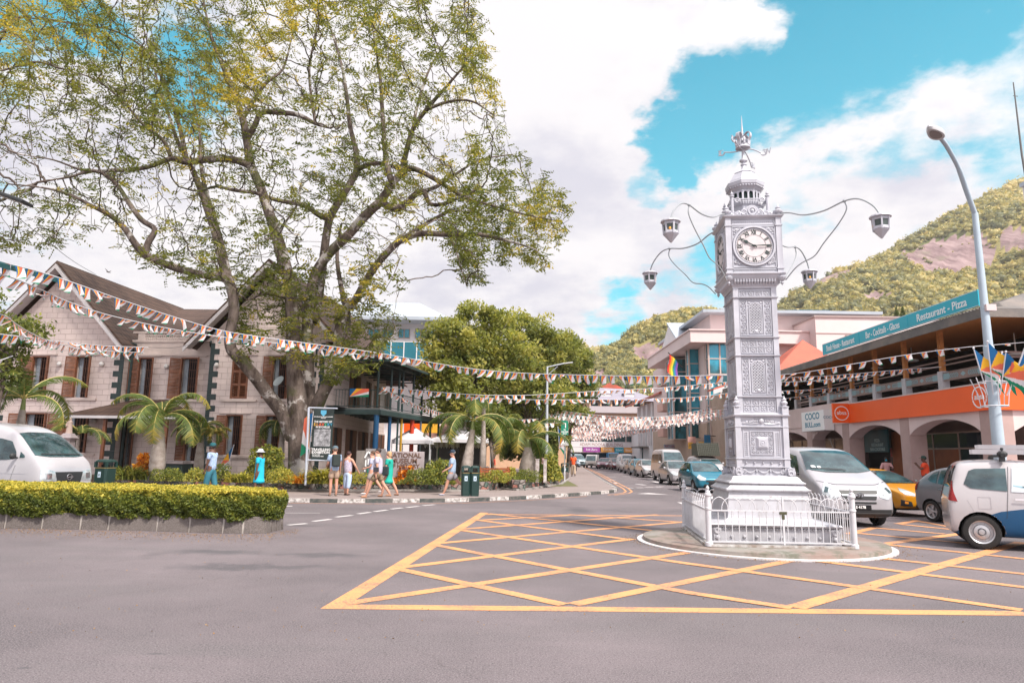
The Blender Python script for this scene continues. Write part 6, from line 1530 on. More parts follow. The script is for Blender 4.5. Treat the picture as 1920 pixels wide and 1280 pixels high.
leafy_tree('corner_tree',-30,850,22,[(20,640,40,55,0),(-40,600,60,60,0),(60,615,34,22,-.5),(20,700,30,22,0)],'dark feathery tree at the left edge before the gable',26,.16,60,60,tm=.30,trunk_r=.15)
leafy_tree('hill_tree',1515,690,74,[(1515,610,24,10,0),(1548,602,18,8,2),(1500,600,14,8,0)],'thin umbrella shaped tree above the orange roof',27,.30,60,60,tm=.35,trunk_r=.10,zb=6)
for k,(x,y,h)in enumerate(((1682,577,9),(1694,577,9))):
 r=np.random.default_rng(80+k);D=150;b=P(x,600,D);t=thing('conifer',b,('left' if k==0 else 'right')+' of two small dark conifers behind the turquoise sign','conifer',group='conifers on the hillside')
 top=P(x,y-2,D);H_=top.z-b.z+2;mb=MB();mb.tube([(b.x,b.y,b.z-2),(b.x,b.y,top.z)],[.25,.03],6);mb.build('trunk',M_BARK,t)
 n=900;f=r.random(n)**.7;a=r.random(n)*2*PI;rr=(f)*1.6*np.sqrt(r.random(n));ctr=np.stack([b.x+rr*np.cos(a),b.y+rr*np.sin(a),top.z-f*H_],1);V,F_=leafcloud(ctr,.5,r);npmesh('crown',V,F_,M_LMID,t,tint=np.clip(.15+r.normal(size=n)*.1,0,1))
# ---- palms ------------------------------
def frond(r,base,az,L,up,droop,w,tint0,nl=46):
 """returns V,F,T for one pinnate frond, V-folded"""
 h=np.array([math.cos(az),math.sin(az),0]);z=np.array([0,0,1.0]);side=np.cross(h,z);pts=[];p=np.array(base,float);el=up
 for k in range(nl+1):
  pts.append(p.copy());d=h*math.cos(el)+z*math.sin(el);p=p+d*L/nl;el-=droop/nl*(1+.6*k/nl)
 V,F_,T=[],[],[]
 for k in range(3,nl):
  a,b=pts[k],pts[k+1];d=(b-a)/np.linalg.norm(b-a);f=k/nl;lw=w*math.sin(PI*min(1,.12+f*.86))**.6*(.85+.3*r.random());nrm=np.cross(side,d)
  for sg in(-1,1):
   dr_=side*sg*.80+d*.55+nrm*(-.30)+r.normal(size=3)*.06;dr_/=np.linalg.norm(dr_);tip=a+dr_*lw+np.array([0,0,-.10*lw]);hw=d*(L/nl*.55)
   i=len(V);V+=[a-hw,a+hw,tip+hw*.15,tip-hw*.15];F_.append((i,i+1,i+2,i+3));T.append(np.clip(tint0+r.normal()*.08+.22*(f>.75),0,1))
 return np.array(V),np.array(F_),T,pts
def palm(name,x,yb,D,ycrown,label,seed,nf=9,L=1.9,w=.42,tr=(.34,.26,.12),lean=(0,0),zb=.5,group='bottle palms in the garden',up=(1.1,.35),droop=1.9,tint=.5,azs=None,shaft=True,cat='palm'):
 r=np.random.default_rng(seed);b=P(x,yb,D);b.z=zb;t=thing(name,b,label,cat,group=group);zc_=P(x,ycrown,D).z
 top=Vector((b.x+lean[0],b.y+lean[1],zc_));prof=smooth_path([(*b,tr[0]),(*b.lerp(top,.35),tr[1]*1.15),(*b.lerp(top,.7),tr[1]*.8),(*top,tr[2])],7)
 mb=MB();rr=[q[3]*(1+.06*(k%2))for k,q in enumerate(prof)];mb.tube([q[:3]for q in prof],rr,14);mb.build('trunk',M_PTRUNK,t,smooth='auto')
 if shaft:
  mb=MB();mb.tube([tuple(top),tuple(top+Vector((0,0,.30))),tuple(top+Vector((0,0,.5)))],[tr[2]*.95,tr[2]*.7,tr[2]*.3],10);mb.build('crownshaft',mat('crownshaft',(.18,.22,.07),.5),t,smooth='auto')
 c=np.array(top)+np.array([0,0,.38 if shaft else.05]);fr=[]
 for k in range(nf):
  az=(azs[k]if azs else 2*PI*k/nf+r.normal()*.25);u=up[0]-(up[0]-up[1])*r.random()
  V,F_,T,pts=frond(r,c,az,L*(.85+.25*r.random()),u,droop*(.8+.4*r.random()),w,tint+r.normal()*.08)
  o=npmesh('frond',V,F_,M_LPALM,t,tint=T);mb=MB();mb.tube(pts[::5]+[pts[-1]],list(np.linspace(.028,.006,len(pts[::5])+1)),5);s_=mb.build('rib',mat('frond_rib',(.42,.34,.10),.5),o)
 return t
palm('bottle_palm',293,890,29.0,800,'stout bottle palm with broad yellow edged fronds left of the blue shirted man',31,12,2.9,.62,(.27,.27,.10),up=(1.45,.45),droop=2.1,tint=.45)
palm('bottle_palm',872,873,31.5,805,'leaning pale bottle palm behind the double green bin',32,9,2.9,.62,(.24,.22,.11),lean=(.30,0),up=(1.3,.3),droop=2.0,tint=.36)
palm('bottle_palm',989,878,36,838,'thick pale bottle palm by the white posts near the crossing sign',33,10,2.9,.62,(.40,.36,.18),up=(1.45,.2),droop=1.9,tint=.36)
palm('bottle_palm',25,900,23.5,768,'bottle palm behind the white minibus at the left edge',34,9,2.5,.58,(.22,.2,.09),up=(1.45,.3),droop=1.8,tint=.38)
palm('feather_palm',140,880,32,815,'clump of dark feathery palm beside the small statue',35,12,1.7,.35,(.12,.1,.06),group='feathery palms against the museum wall',droop=1.6,tint=.18,shaft=False)
palm('feather_palm',372,880,33,805,'dark feathery palm by the drain pipe',36,14,1.8,.35,(.22,.18,.08),group='feathery palms against the museum wall',droop=2.0,tint=.16,shaft=False)
palm('feather_palm',525,875,31.5,800,'dark drooping palm against the big tree trunk',37,14,1.7,.35,(.2,.15,.08),group='feathery palms against the museum wall',droop=2.4,tint=.15,shaft=False)
palm('feather_palm',398,880,31,812,'small light green fan of a palm left of the lower shuttered window',38,14,.75,.22,(.06,.05,.04),group='feathery palms against the museum wall',droop=1.4,tint=.6,shaft=False)
palm('slim_palm',905,872,37,765,'slim straight palm trunk behind the leaning bottle palm',39,6,1.4,.35,(.16,.14,.10),group=None,droop=2.0,tint=.3)
# ---- shrubs and bedding -----------------
def shrub(name,x,yb,D,wpx,hpx,label,seed,m,tint,kind='leaf',n=900,leaf=.10,zb=.45,group=None,cat='shrub',sp=.2):
 r=np.random.default_rng(seed);b=P(x,yb,D);b.z=zb;t=thing(name,b,label,cat,group=group);s=D/1280;W_,H_=wpx*s/2,hpx*s
 if kind=='blade':
  nb=n//6;V,F_,T=[],[],[]
  for k in range(nb):
   o=np.array([b.x+r.normal()*W_*.45,b.y+r.normal()*W_*.3,b.z]);az=r.random()*2*PI;h=np.array([math.cos(az),math.sin(az),0]);el=1.45-.6*r.random();L_=H_*(.7+.5*r.random());p=o;w=np.cross(h,[0,0,1])*leaf*.35;tt=tint+r.normal()*sp
   for q in range(4):
    d=h*math.cos(el)+np.array([0,0,math.sin(el)]);p2=p+d*L_/4;i=len(V);w2=w*(.75-.15*q);V+=[p-w*(1-.2*q),p+w*(1-.2*q),p2+w2,p2-w2];F_.append((i,i+1,i+2,i+3));T.append(tt+.06*q);p=p2;el-=.38
  V,F_=np.array(V),np.array(F_)
 else:
  q=r.normal(size=(n,3));q/=np.linalg.norm(q,axis=1)[:,None];q*=(.45+.55*r.random((n,1))**.5)*(1+.25*np.sin(q[:,:1]*7+seed)*np.cos(q[:,2:]*5));q[:,2]=np.abs(q[:,2])
  ctr=np.array(b)+q*np.array([W_,min(W_,.55),H_]);V,F_=leafcloud(ctr,leaf,r,.45);T=tint+r.normal(size=n)*sp
 npmesh('foliage',V,F_,m,t,tint=np.clip(T,0,1))
 mb=MB()
 for k in range(5):a=r.random()*2*PI;mb.tube([(b.x,b.y,b.z-.1),(b.x+.35*W_*math.cos(a),b.y+.35*W_*math.sin(a),b.z+H_*.55)],[.022,.008],5)
 mb.build('stems',M_BARK,t);return t
S_,C_=M_LSHR,M_LCRO;GS='shrubs in the walled garden bed'
SHR=[(267,884,31,34,44,C_,.6,'leaf',700,.22,'bright orange croton beside the bottle palm trunk','croton'),(333,868,32.5,34,24,C_,.35,'leaf',450,.18,'orange croton in the dark green trough','croton'),(762,893,28.8,42,34,C_,.5,'leaf',600,.20,'orange leaved croton in front of the stone museum sign','croton'),(958,880,33,30,24,S_,.85,'leaf',500,.16,'yellow croton between the bench and the thick palm','croton'),(318,899,27.4,66,24,S_,.45,'leaf',2200,.08,'rounded clipped green shrub below the croton','shrub'),(248,898,28,60,34,S_,.40,'blade',1600,.10,'grassy clump behind the orange and yellow flag','shrub'),(365,900,27.2,40,26,S_,.7,'leaf',800,.10,'small yellowish shrub left of the man in the blue shirt','shrub'),(412,898,27.4,38,34,S_,.35,'leaf',900,.09,'dark green shrub beside the small tilted flag','shrub'),(450,902,27.0,50,26,S_,.7,'blade',1300,.10,'spiky yellow green plant left of the woman in turquoise','shrub'),(500,899,28.2,85,66,S_,.55,'leaf',3400,.13,'large light green bush against the tree trunk','shrub'),(530,902,27.0,60,28,S_,.8,'leaf',1200,.09,'low yellow bush at the foot of the big trunk','shrub'),(600,903,26.9,52,40,S_,.75,'blade',1600,.12,'tall yellow spiky leaves beside the banner pole','shrub'),(562,903,26.9,36,24,C_,.7,'blade',500,.10,'reddish blades beneath the banner','shrub'),(640,903,26.9,40,22,S_,.7,'blade',900,.10,'low spiky leaves behind the man with the backpack','shrub'),(672,903,27,40,22,S_,.85,'leaf',700,.08,'small golden shrub by the wooden posts','shrub'),(790,903,27.6,74,28,S_,.42,'leaf',2200,.09,'low green shrub under the stone museum sign','shrub'),(826,903,28,60,46,S_,.50,'leaf',2200,.11,'loose green bush left of the man with the camera','shrub'),(810,880,30,30,30,S_,.5,'leaf',500,.14,'taller leafy twig rising at the end of the stone sign','shrub'),(930,898,30.5,60,24,S_,.70,'leaf',1800,.08,'pale variegated low shrub behind the bench','shrub'),(985,896,31.5,56,24,S_,.42,'leaf',2400,.07,'clipped low hedge in the right planter','shrub'),(1030,892,33.5,34,50,S_,.65,'leaf',1700,.14,'tall yellowish shrub at the street end of the planter','shrub'),(1037,850,36,26,60,S_,.45,'leaf',1400,.16,'tall mixed shrub behind the white posts','shrub'),(1045,888,36,22,26,S_,.9,'leaf',700,.10,'bright yellow shrub beside the single green bin','shrub'),(700,902,27,30,18,S_,.5,'blade',500,.1,'low leaves behind the couple','shrub'),(214,905,27.5,30,24,S_,.6,'leaf',500,.09,'small shrub right of the left bin','shrub'),(1020,893,50,60,24,S_,.3,'leaf',1500,.14,'dark shrubs beyond the white posts','shrub')]
for k,(x,yb,D,w_,h_,m_,ti,kd,n_,lf,lab,nm)in enumerate(SHR):shrub(nm,x,yb,D+.55,w_,h_,lab,100+k,m_,ti,kd,n_,lf,group=GS,cat=nm,zb=.45 if D<40 else.12)
# ---- garden walls, beds -------------------
def f_rubble(g,v,b):
 w=g.vm('ADD',v,g.vm('SCALE',g.noise(v,3,3,.5,col=True),.12))
 d=g.voro(g.mapv(w,(1,1,1.25)),4.6,'DISTANCE_TO_EDGE');cc=g.voro(g.mapv(w,(1,1,1.25)),4.6,'F1','Color');s=g.sep(cc)
 c=g.mix(g.mr(s[0],.1,.9),(.085,.085,.078),(.24,.21,.195));c=g.mix(g.mr(s[1],.78,.86),c,(.33,.13,.10));c=g.mix(g.mr(s[2],.84,.9),c,(.07,.11,.09))
 c=g.mix(g.mr(g.noise(v,14,4,.7),.5,.72,0,.6),c,(.30,.28,.26));c=g.mix(g.mr(d,.0,.035),(.05,.042,.038),c)
 bn=g.n('ShaderNodeBump');bn.inputs['Strength'].default_value=1;bn.inputs['Distance'].default_value=.06
 g.L.new(g.mr(d,0,.12),bn.inputs['Height']);g.L.new(bn.outputs[0],b.inputs['Normal']);return c
M_RUB=mat('rubble_stone',rough=.9,fn=f_rubble)
def wall(name,label,path,zt_,thick=.35,foot=True,group='low rubble walls round the garden beds'):
 c=path[len(path)//2];t=thing(name,(c.x,c.y,.12),label,'garden wall',group=group)
 mb=MB()
 for a,b in zip(path,path[1:]):
  d=(b-a).normalized();n=Vector((-d.y,d.x,0));L_=[a,b,b+n*thick,a+n*thick];mb.prism([(p.x,p.y,.1)for p in L_],(0,0,zt_-.1))
 mb.build('wall',M_RUB,t,bevel=.02)
 if foot:
  mb=MB()
  for a,b in zip(path,path[1:]):
   d=(b-a).normalized();n=Vector((-d.y,d.x,0));L_=[a-n*.16,b-n*.16,b-n*.005,a-n*.005];mb.prism([(p.x,p.y,.1)for p in L_],(0,0,.09))
  mb.build('footing',M_CONC,t)
w1=[G(208,891.5,.50),G(350,896,.50),G(530,901.5,.50),G(700,902,.50),G(830,903,.50),G(916,903.2,.50)];w1=[Vector((p.x,p.y,0))for p in w1]
wall('garden_wall','long low rubble wall in front of the museum garden',w1,.50)
w1b=[w1[-1],w1[-1]+Vector((.6,4.0,0))];wall('garden_wall','short return of the rubble wall beside the bench',w1b,.50,foot=False)
w2=[G(946,898,.57),G(974,899.8,.57),G(1050,892,.57)];w2=[Vector((p.x,p.y,0))for p in w2];w2=[w2[0]+Vector((.2,5,0))]+w2+[w2[2]+Vector((1.2,9,0))]
wall('garden_wall','low rubble wall of the planter beyond the bench',w2,.57)
w3=[Vector((*G(215,885,.50).xy,0)),Vector((*G(290,887.5,.50).xy,0))];wall('garden_wall','short second rubble wall behind the left bin',w3,.50,foot=False)
mb=MB();bp=[w1[0]+Vector((.1,.2,0))]+[p+Vector((0,.2,0))for p in w1[1:]]+[w1[-1]+Vector((.3,5,0)),Vector((w1[-1].x,37,0)),Vector((-9.8,37,0)),Vector((-9.8,34.7,0)),Vector((-28,35.2,0)),Vector((-20,33,0))]
mb.prism([(p.x,p.y,.1)for p in bp],(0,0,.32));o=mb.build('garden_bed',M_SOIL);tag(o,'planted soil of the museum garden',kind='structure')
mb=MB();mb.prism([(p.x,p.y,.1)for p in[w2[0]+Vector((.2,0,0)),w2[1]+Vector((.1,.2,0)),w2[2]+Vector((0,.2,0)),w2[3]+Vector((-.2,.2,0)),w2[4]+Vector((-.2,0,0))]],(0,0,.40));o=mb.build('planter_bed',M_SOIL);tag(o,'soil in the stone planter',kind='structure')
mb=MB();mb.prism([(-1.0,34,.121),(3.5,36,.121),(3.8,60,.121),(-6,60,.121),(-5,38,.121)],(0,0,.02));o=mb.build('lawn',M_LAWN);tag(o,'patchy lawn beyond the bench',kind='structure')
# ground cover
r=np.random.default_rng(55);n=9000;ctr=[]
while len(ctr)<n:
 f=r.random()*(len(w1)-1);i=int(f);p=w1[i].lerp(w1[i+1],f-i);q=p+Vector((r.normal()*.1,.62+abs(r.normal())*1.6,0));ctr.append((q.x,q.y,.42+r.random()*.16))
for k in range(1800):f=r.random()*2;p=w2[1+int(f)].lerp(w2[2+int(f)],f%1);ctr.append((p.x+r.normal()*.1,p.y+.4+abs(r.normal())*.8,.50+r.random()*.14))
V,F_=leafcloud(np.array(ctr),.16,r,.3,dirs=np.tile([0,0,1.0],(len(ctr),1)))
o=npmesh('ground_cover',V,F_,M_LSHR,tint=np.clip(.45+r.normal(size=len(ctr))*.2,0,1));tag(o,'low green ground cover filling the garden beds','ground cover',kind='stuff')
r=np.random.default_rng(91);ctr=[]
while len(ctr)<2600:
 x=r.uniform(-60,560);q=G(x,np.interp(x,[0,240,430,500,560],[991,996,1002,1001,990])+abs(r.normal())*7,0);ctr.append((q.x,q.y,.008+.006*r.random()))
for k in range(1500):
 a=r.random()*2*PI;q=Vector((4.97+2.45*math.cos(a)+r.normal()*.12,13.97+2.45*math.sin(a)+r.normal()*.12,0));ctr.append((q.x,q.y,.012))
for k in range(420):q=G(r.uniform(0,1900),r.uniform(1000,1200),0);ctr.append((q.x,q.y,.008))
V,F_=leafcloud(np.array(ctr),.022,r,.6,flat=.9);V[:,2]=np.clip(V[:,2],.007,.02)
o=npmesh('fallen_leaves',V,F_,leafmat('litter_leaves',(.12,.07,.03),(.26,.14,.05),(.40,.24,.08),tr=.1),tint=np.clip(.5+r.normal(size=len(ctr))*.25,0,1));tag(o,'small brown fallen leaves and grit on the road','leaf litter',kind='stuff')
# ---- clipped hedge in its stone planter ----
HF=[G(-260,988,0),G(0,990,0),G(240,994,0),G(430,1000,0),G(500,999.5,0)];HF=[Vector((p.x,p.y,0))for p in HF]
HBk=[G(-260,903,.78),G(0,905.5,.78),G(240,911,.78),G(430,915.5,.78),G(497,920,.78)];HBk=[Vector((p.x,p.y,0))for p in HBk]
e1=G(527,993,0);e1=Vector((e1.x,e1.y,0));e2=Vector((e1.x+.02,HBk[-1].y-.5,0))
HP=thing('hedge_planter',(-8,15,0),'long low planter of grey stone blocks under the clipped hedge','planter')
ring_=HF+[e1,e2]+HBk[::-1]
def f_gran(g,v,b):
 c=g.mix(g.mr(g.noise(v,.9,4,.6),.35,.65),(.070,.056,.051),(.112,.092,.083));c=g.mix(g.mr(g.noise(v,60,3,.7),.42,.62,0,.5),c,(.27,.24,.23))
 return g.mix(g.mr(g.noise(g.mapv(v,(3,3,.5)),1.2,4,.6),.58,.72,0,.5),c,(.07,.062,.055))
M_GRAN=mat('grey_stone_block',rough=.85,fn=f_gran,bump=.3)
cuts={0:[.25,.5,.72],1:[.03,.32,.62,.84],2:[.28,.6,.93],3:[.35],4:[]}
mb=MB();mj=MB();zt_=.33
for k,(a,b)in enumerate(zip(ring_[:6],ring_[1:7])):
 d=(b-a);L_=d.length;d=d/L_;n=Vector((-d.y,d.x,0));fs_=[0]+cuts.get(k,[])+[1]
 if k>=4:fs_=[0,.33,.66,1]
 for f0,f1 in zip(fs_,fs_[1:]):
  s0,s1_=f0*L_+(.022 if f0>0 else 0),f1*L_-(.022 if f1<1 else 0);p,q=a+d*s0,a+d*s1_
  mb.prism([(p.x,p.y,0),(q.x,q.y,0),(q.x+n.x*.25,q.y+n.y*.25,0),(p.x+n.x*.25,p.y+n.y*.25,0)],(n.x*.03,n.y*.03,zt_))
 p,q=a+n*.03,b+n*.03;mj.prism([(p.x,p.y,0),(q.x,q.y,0),(q.x+n.x*.2,q.y+n.y*.2,0),(p.x+n.x*.2,p.y+n.y*.2,0)],(0,0,zt_-.006))
mb.build('stone_block',M_GRAN,HP,bevel=.012);mj.build('mortar',mat('pale_mortar',(.40,.36,.33),.9,var=.3,vs=6),HP)
mb=MB();mb.prism([(p.x,p.y+.0,0)for p in[q+Vector((0,.15,0))for q in HF]+[e1+Vector((-.15,.1,0)),e2+Vector((-.15,0,0))]+HBk[::-1]],(0,0,.30));mb.build('soil',M_SOIL,HP)
r=np.random.default_rng(66)
HG=thing('clipped_hedge',(-8,15.5,.3),'long clipped hedge with a yellower top in the stone planter','hedge')
def hz(p):return 0
front=[q+Vector((0,-.02,0))for q in HF]+[e1+Vector((0,.02,0))]
ctr,tn,nr_=[],[],[]
def hn(x,y,z):return.05*math.sin(x*3.1+z*5)+.04*math.sin(x*7.7+y*3+1.3)+.03*math.sin(x*17+z*13)
segs=list(zip(front,front[1:]))+[(e1,e2)]
Ls=[(b-a).length for a,b in segs];tot=sum(Ls)
for k in range(62000):
 s=r.random()*tot;j=0
 while s>Ls[j]:s-=Ls[j];j+=1
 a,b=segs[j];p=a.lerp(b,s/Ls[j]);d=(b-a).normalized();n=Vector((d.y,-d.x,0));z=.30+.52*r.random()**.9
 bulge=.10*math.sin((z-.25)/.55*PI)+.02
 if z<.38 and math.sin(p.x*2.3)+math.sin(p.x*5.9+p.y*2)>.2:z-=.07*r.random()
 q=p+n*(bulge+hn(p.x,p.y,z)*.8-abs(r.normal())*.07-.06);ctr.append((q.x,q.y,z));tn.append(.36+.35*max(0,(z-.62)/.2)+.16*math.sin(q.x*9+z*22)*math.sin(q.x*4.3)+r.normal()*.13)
for k in range(52000):
 f=r.random()*(len(HF)-1+.35);i=min(int(f),len(HF)-1);u=r.random()
 if i<len(HF)-1:p0,p1=HF[i].lerp(HF[i+1],f-i),HBk[i].lerp(HBk[i+1],f-i)
 else:g_=(f-i)/.35;p0,p1=HF[-1].lerp(e1,g_),HBk[-1].lerp(e2,g_)
 p=p0.lerp(p1,u);z=.82+.012*math.sin(p.x*4+p.y*3)+r.normal()*.014
 if math.hypot(p.x-e1.x,0)<.25:z-=.05
 ctr.append((p.x,p.y+.02,z));tn.append(.80+r.normal()*.14)  # top leaves take a yellower tint than the sides
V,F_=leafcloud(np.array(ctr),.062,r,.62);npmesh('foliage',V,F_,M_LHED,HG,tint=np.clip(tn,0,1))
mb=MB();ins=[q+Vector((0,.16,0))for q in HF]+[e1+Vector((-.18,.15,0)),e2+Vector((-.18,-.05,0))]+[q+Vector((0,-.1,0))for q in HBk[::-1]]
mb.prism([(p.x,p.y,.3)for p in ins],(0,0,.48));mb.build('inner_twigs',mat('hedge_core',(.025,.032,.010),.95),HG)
# ----------------------------- vehicles
def paint(nm,c,metal=.15,dirt=.06):return mat('car_paint_'+nm,tuple(x*.66 for x in c),.32,metal,var=dirt,vs=1.2,coat=.6)
def f_glass(g,v,b):
 n=g.noise(g.mapv(v,(1,1,1.5)),1.6,4,.6);return g.mix(g.mr(n,.4,.65),(.012,.03,.035),(.05,.10,.11))
M_CGL=mat('car_glass',rough=.05,fn=f_glass,spec=.9)
M_TYRE=mat('tyre_rubber',(.018,.017,.017),.85,var=.2,vs=9)
M_RIM=mat('alloy_rim',(.48,.48,.50),.35,.6)
M_BPL=mat('black_plastic',(.022,.024,.026),.55)
M_HL=mat('headlight_lens',(.50,.54,.56),.08,.35,var=.35,vs=9,spec=.9)
M_CHR=mat('chrome',(.62,.62,.64),.15,.9)
M_TAIL=mat('tail_lens',(.26,.010,.010),.15)
M_AMB=mat('indicator_lens',(.75,.28,.04),.2)
M_UND=mat('wheel_well',(.012,.012,.012),.95)
def rs(pl,n):
 pl=[Vector((*p,0))for p in pl];L_=[0]
 for a,b in zip(pl,pl[1:]):L_.append(L_[-1]+(b-a).length)
 out=[]
 for k in range(n+1):
  s=L_[-1]*k/n;j=max(i for i in range(len(L_)-1)if L_[i]<=s+1e-9)if len(pl)>1 else 0
  t=(s-L_[j])/max(1e-9,L_[j+1]-L_[j]);q=pl[j].lerp(pl[j+1],min(1,t));out.append((q.x,q.y))
 return out
def vehicle(name,label,cat,loc,heading,st,cfg,pm,lod=0,group=None):
 """st: stations (x, zbot, zbelt, ztop, half width, half width at roof) front to rear; heading = direction of travel"""
 t=thing(name,(loc[0],loc[1],0),label,cat,heading,group)
 M=wm(t);mb=MB();n=0;rings=[]
 for(x,zb,zl,zt_,w,wt)in st:
  half=[(0,zb),(w*.55,zb),(w*.90,zb+.015),(w*.99,zb+.10),(w*1.01,zb*.45+zl*.55),(w*.985,zl),(wt+(w-wt)*.12,zl+(zt_-zl)*.88)if zt_-zl>.12 else(w*.95,zl+(zt_-zl)*.5),(wt*.86,zt_-.012),(wt*.45,zt_),(0,zt_+.006)]
  rings.append(mb.pts([(x,y,z)for y,z in half]+[(x,-y,z)for y,z in half[-2:0:-1]]));n=2*len(half)-2
 for a,b in zip(rings,rings[1:]):
  for j in range(n):mb.face((a+j,a+(j+1)%n,b+(j+1)%n,b+j))
 mb.face([rings[0]+j for j in reversed(range(n))]);mb.face([rings[-1]+j for j in range(n)])
 o=mb.build('body',[pm,M_UND],None,sub=2 if lod<2 else 1,smooth=True);bake(o)
 bm=bmesh.new();bm.from_mesh(o.data);bvh=BVHTree.FromBMesh(bm);bm.free()
 wr=cfg.get('wr',.30);axles=cfg['ax'];hw=max(s[4]for s in st)
 if lod<2:
  c=MB()
  for x in axles:
   for sg in(-1,1):
    c.tube([(x,sg*(hw-.28),wr),(x,sg*(hw+.2),wr)],wr+.055,20)
  cu=c.build('cut',[M_UND,M_UND],None);b=o.modifiers.new('b','BOOLEAN');b.object=cu;b.operation='DIFFERENCE';b.solver='EXACT';bake(o)
  bpy.data.objects.remove(cu)
  for p in o.data.polygons:p.use_smooth=True
  o.data.set_sharp_from_angle(angle=rad(40))
 else:
  for p in o.data.polygons:p.use_smooth=True
 o.parent=t;body=o
 def cast(p,d):
  h=bvh.ray_cast(Vector(p),Vector(d));return h
 def patch(nm,m,top,bot,face,off=.010,nu=18,nv=7,par=None):
  """top/bot outlines in the side plane (x,z) for face 'L','R', the cross plane (y,z) for 'F','B', the plan (x,y) for 'T'"""
  T,B=rs(top,nu),rs(bot,nu);mb=MB(M);V=[];ok=True
  for a in range(nu+1):
   for b in range(nv+1):
    f=b/nv;u,v=T[a][0]*(1-f)+B[a][0]*f,T[a][1]*(1-f)+B[a][1]*f
    if face=='L':h=cast((u,3,v),(0,-1,0))
    elif face=='R':h=cast((u,-3,v),(0,1,0))
    elif face=='F':h=cast((9,u,v),(-1,0,0))
    elif face=='B':h=cast((-9,u,v),(1,0,0))
    else:h=cast((u,v,6),(0,0,-1))
    if h[0]is None:V.append(None)
    else:V.append(h[0]+h[1]*off)
  if sum(v is None for v in V)>len(V)*.3:return None
  i=mb.pts([v if v is not None else(0,0,1)for v in V])
  for a in range(nu):
   for b in range(nv):
    k=a*(nv+1)+b;q4=(k,k+nv+1,k+nv+2,k+1)
    if any(V[j]is None for j in q4):continue
    if face in 'LR' and any(math.hypot(sum(V[j].x for j in q4)/4-x,sum(V[j].z for j in q4)/4-wr)<wr+.05 for x in axles):continue
    if max((V[q4[0]]-V[j]).length for j in q4[1:])>.45:continue
    mb.face([i+j for j in q4])
  if not mb.f:return None
  q=mb.build(nm,m,par or t,smooth=True);
  return q
 def corner(nm,m,top,bot,fc,sg,off,nu=10,nv=8):
  xe=st[0][0]if fc=='CF' else st[-1][0];e=1 if fc=='CF' else-1;o_=Vector((e*.80,sg*.60,0)).normalized();tn=Vector((-e*.60,sg*.80,0)).normalized();c0=Vector((xe,sg*hw,0))
  T,B=rs(top,nu),rs(bot,nu);mb=MB(M);V=[]
  for a in range(nu+1):
   for b in range(nv+1):
    f=b/nv;u,v=T[a][0]*(1-f)+B[a][0]*f,T[a][1]*(1-f)+B[a][1]*f;h_=cast(c0+tn*u+o_*3+Vector((0,0,v)),-o_);V.append(None if h_[0]is None else h_[0]+h_[1]*off)
  i=mb.pts([v if v is not None else(0,0,1)for v in V])
  for a in range(nu):
   for b in range(nv):
    k=a*(nv+1)+b;q4=(k,k+nv+1,k+nv+2,k+1)
    if all(V[j]is not None for j in q4):mb.face([i+j for j in q4])
  return mb.build(nm,m,t,smooth=True)if mb.f else None
# wheels
 for x in axles:
  for sg in(-1,1):
   yy=sg*(hw-.11);ww=.10;mw=MB(M@Matrix.Translation((x,yy,wr))@Matrix.Rotation(-sg*PI/2,4,'X'))
   mw.lathe([(wr*.62,-ww),(wr*.93,-ww),(wr,-ww*.6),(wr,ww*.6),(wr*.94,ww*.95),(wr*.80,ww*1.05),(wr*.66,ww)],(0,0,0),28 if lod==0 else 14,cap=False)
   wh=mw.build('wheel',M_TYRE,t,smooth='auto')
   mw=MB(M@Matrix.Translation((x,yy,wr))@Matrix.Rotation(-sg*PI/2,4,'X'))
   mw.lathe([(wr*.67,-.02),(wr*.68,ww*.98),(wr*.60,ww*.80),(wr*.57,ww*.35),(wr*.1,ww*.35)],(0,0,0),24 if lod==0 else 12,cap=False)
   if cfg.get('steel'):
    mw.lathe([(wr*.44,ww*.40),(wr*.40,ww*.75),(wr*.24,ww*.85),(wr*.17,ww*.6),(wr*.15,ww*.95),(.01,ww*.97)],(0,0,0),20)
    for k in range(16):a=2*PI*k/16;mw.ball((wr*.50*math.cos(a),wr*.50*math.sin(a),ww*.38),wr*.035,5)
   elif lod<2:
    for k in range(cfg.get('spokes',5)):
     a=2*PI*k/cfg.get('spokes',5);mw.beam((wr*.08*math.cos(a),wr*.08*math.sin(a),ww*.75),(wr*.62*math.cos(a),wr*.62*math.sin(a),ww*.72),wr*.20,.025)
    mw.lathe([(wr*.15,ww*.6),(wr*.12,ww*.92),(.01,ww*.94)],(0,0,0),12)
   else:mw.lathe([(wr*.5,ww*.5),(wr*.1,ww*.8)],(0,0,0),10)
   mw.build('rim',M_RIM,wh,smooth='auto')
 for(nm,m,top,bot,fc,*rest)in cfg['patches']:
  faces=('L','R')if fc=='S' else(fc,)
  if fc=='FF':
   for sg in(1,-1):patch(nm,m,[(y*sg,z)for y,z in top],[(y*sg,z)for y,z in bot],'F',rest[0]+.004 if rest else.010)
   continue
  if fc=='BB':
   for sg in(1,-1):patch(nm,m,[(y*sg,z)for y,z in top],[(y*sg,z)for y,z in bot],'B',rest[0]+.004 if rest else.010)
   continue
  if fc in('CB','CF'):
   for sg in(1,-1):corner(nm,m,top,bot,fc,sg,rest[0]if rest else.008)
   continue
  for f in faces:patch(nm,m,top,bot,f,rest[0]+.004 if rest else.010,*(rest[1:]if len(rest)>1 else()))
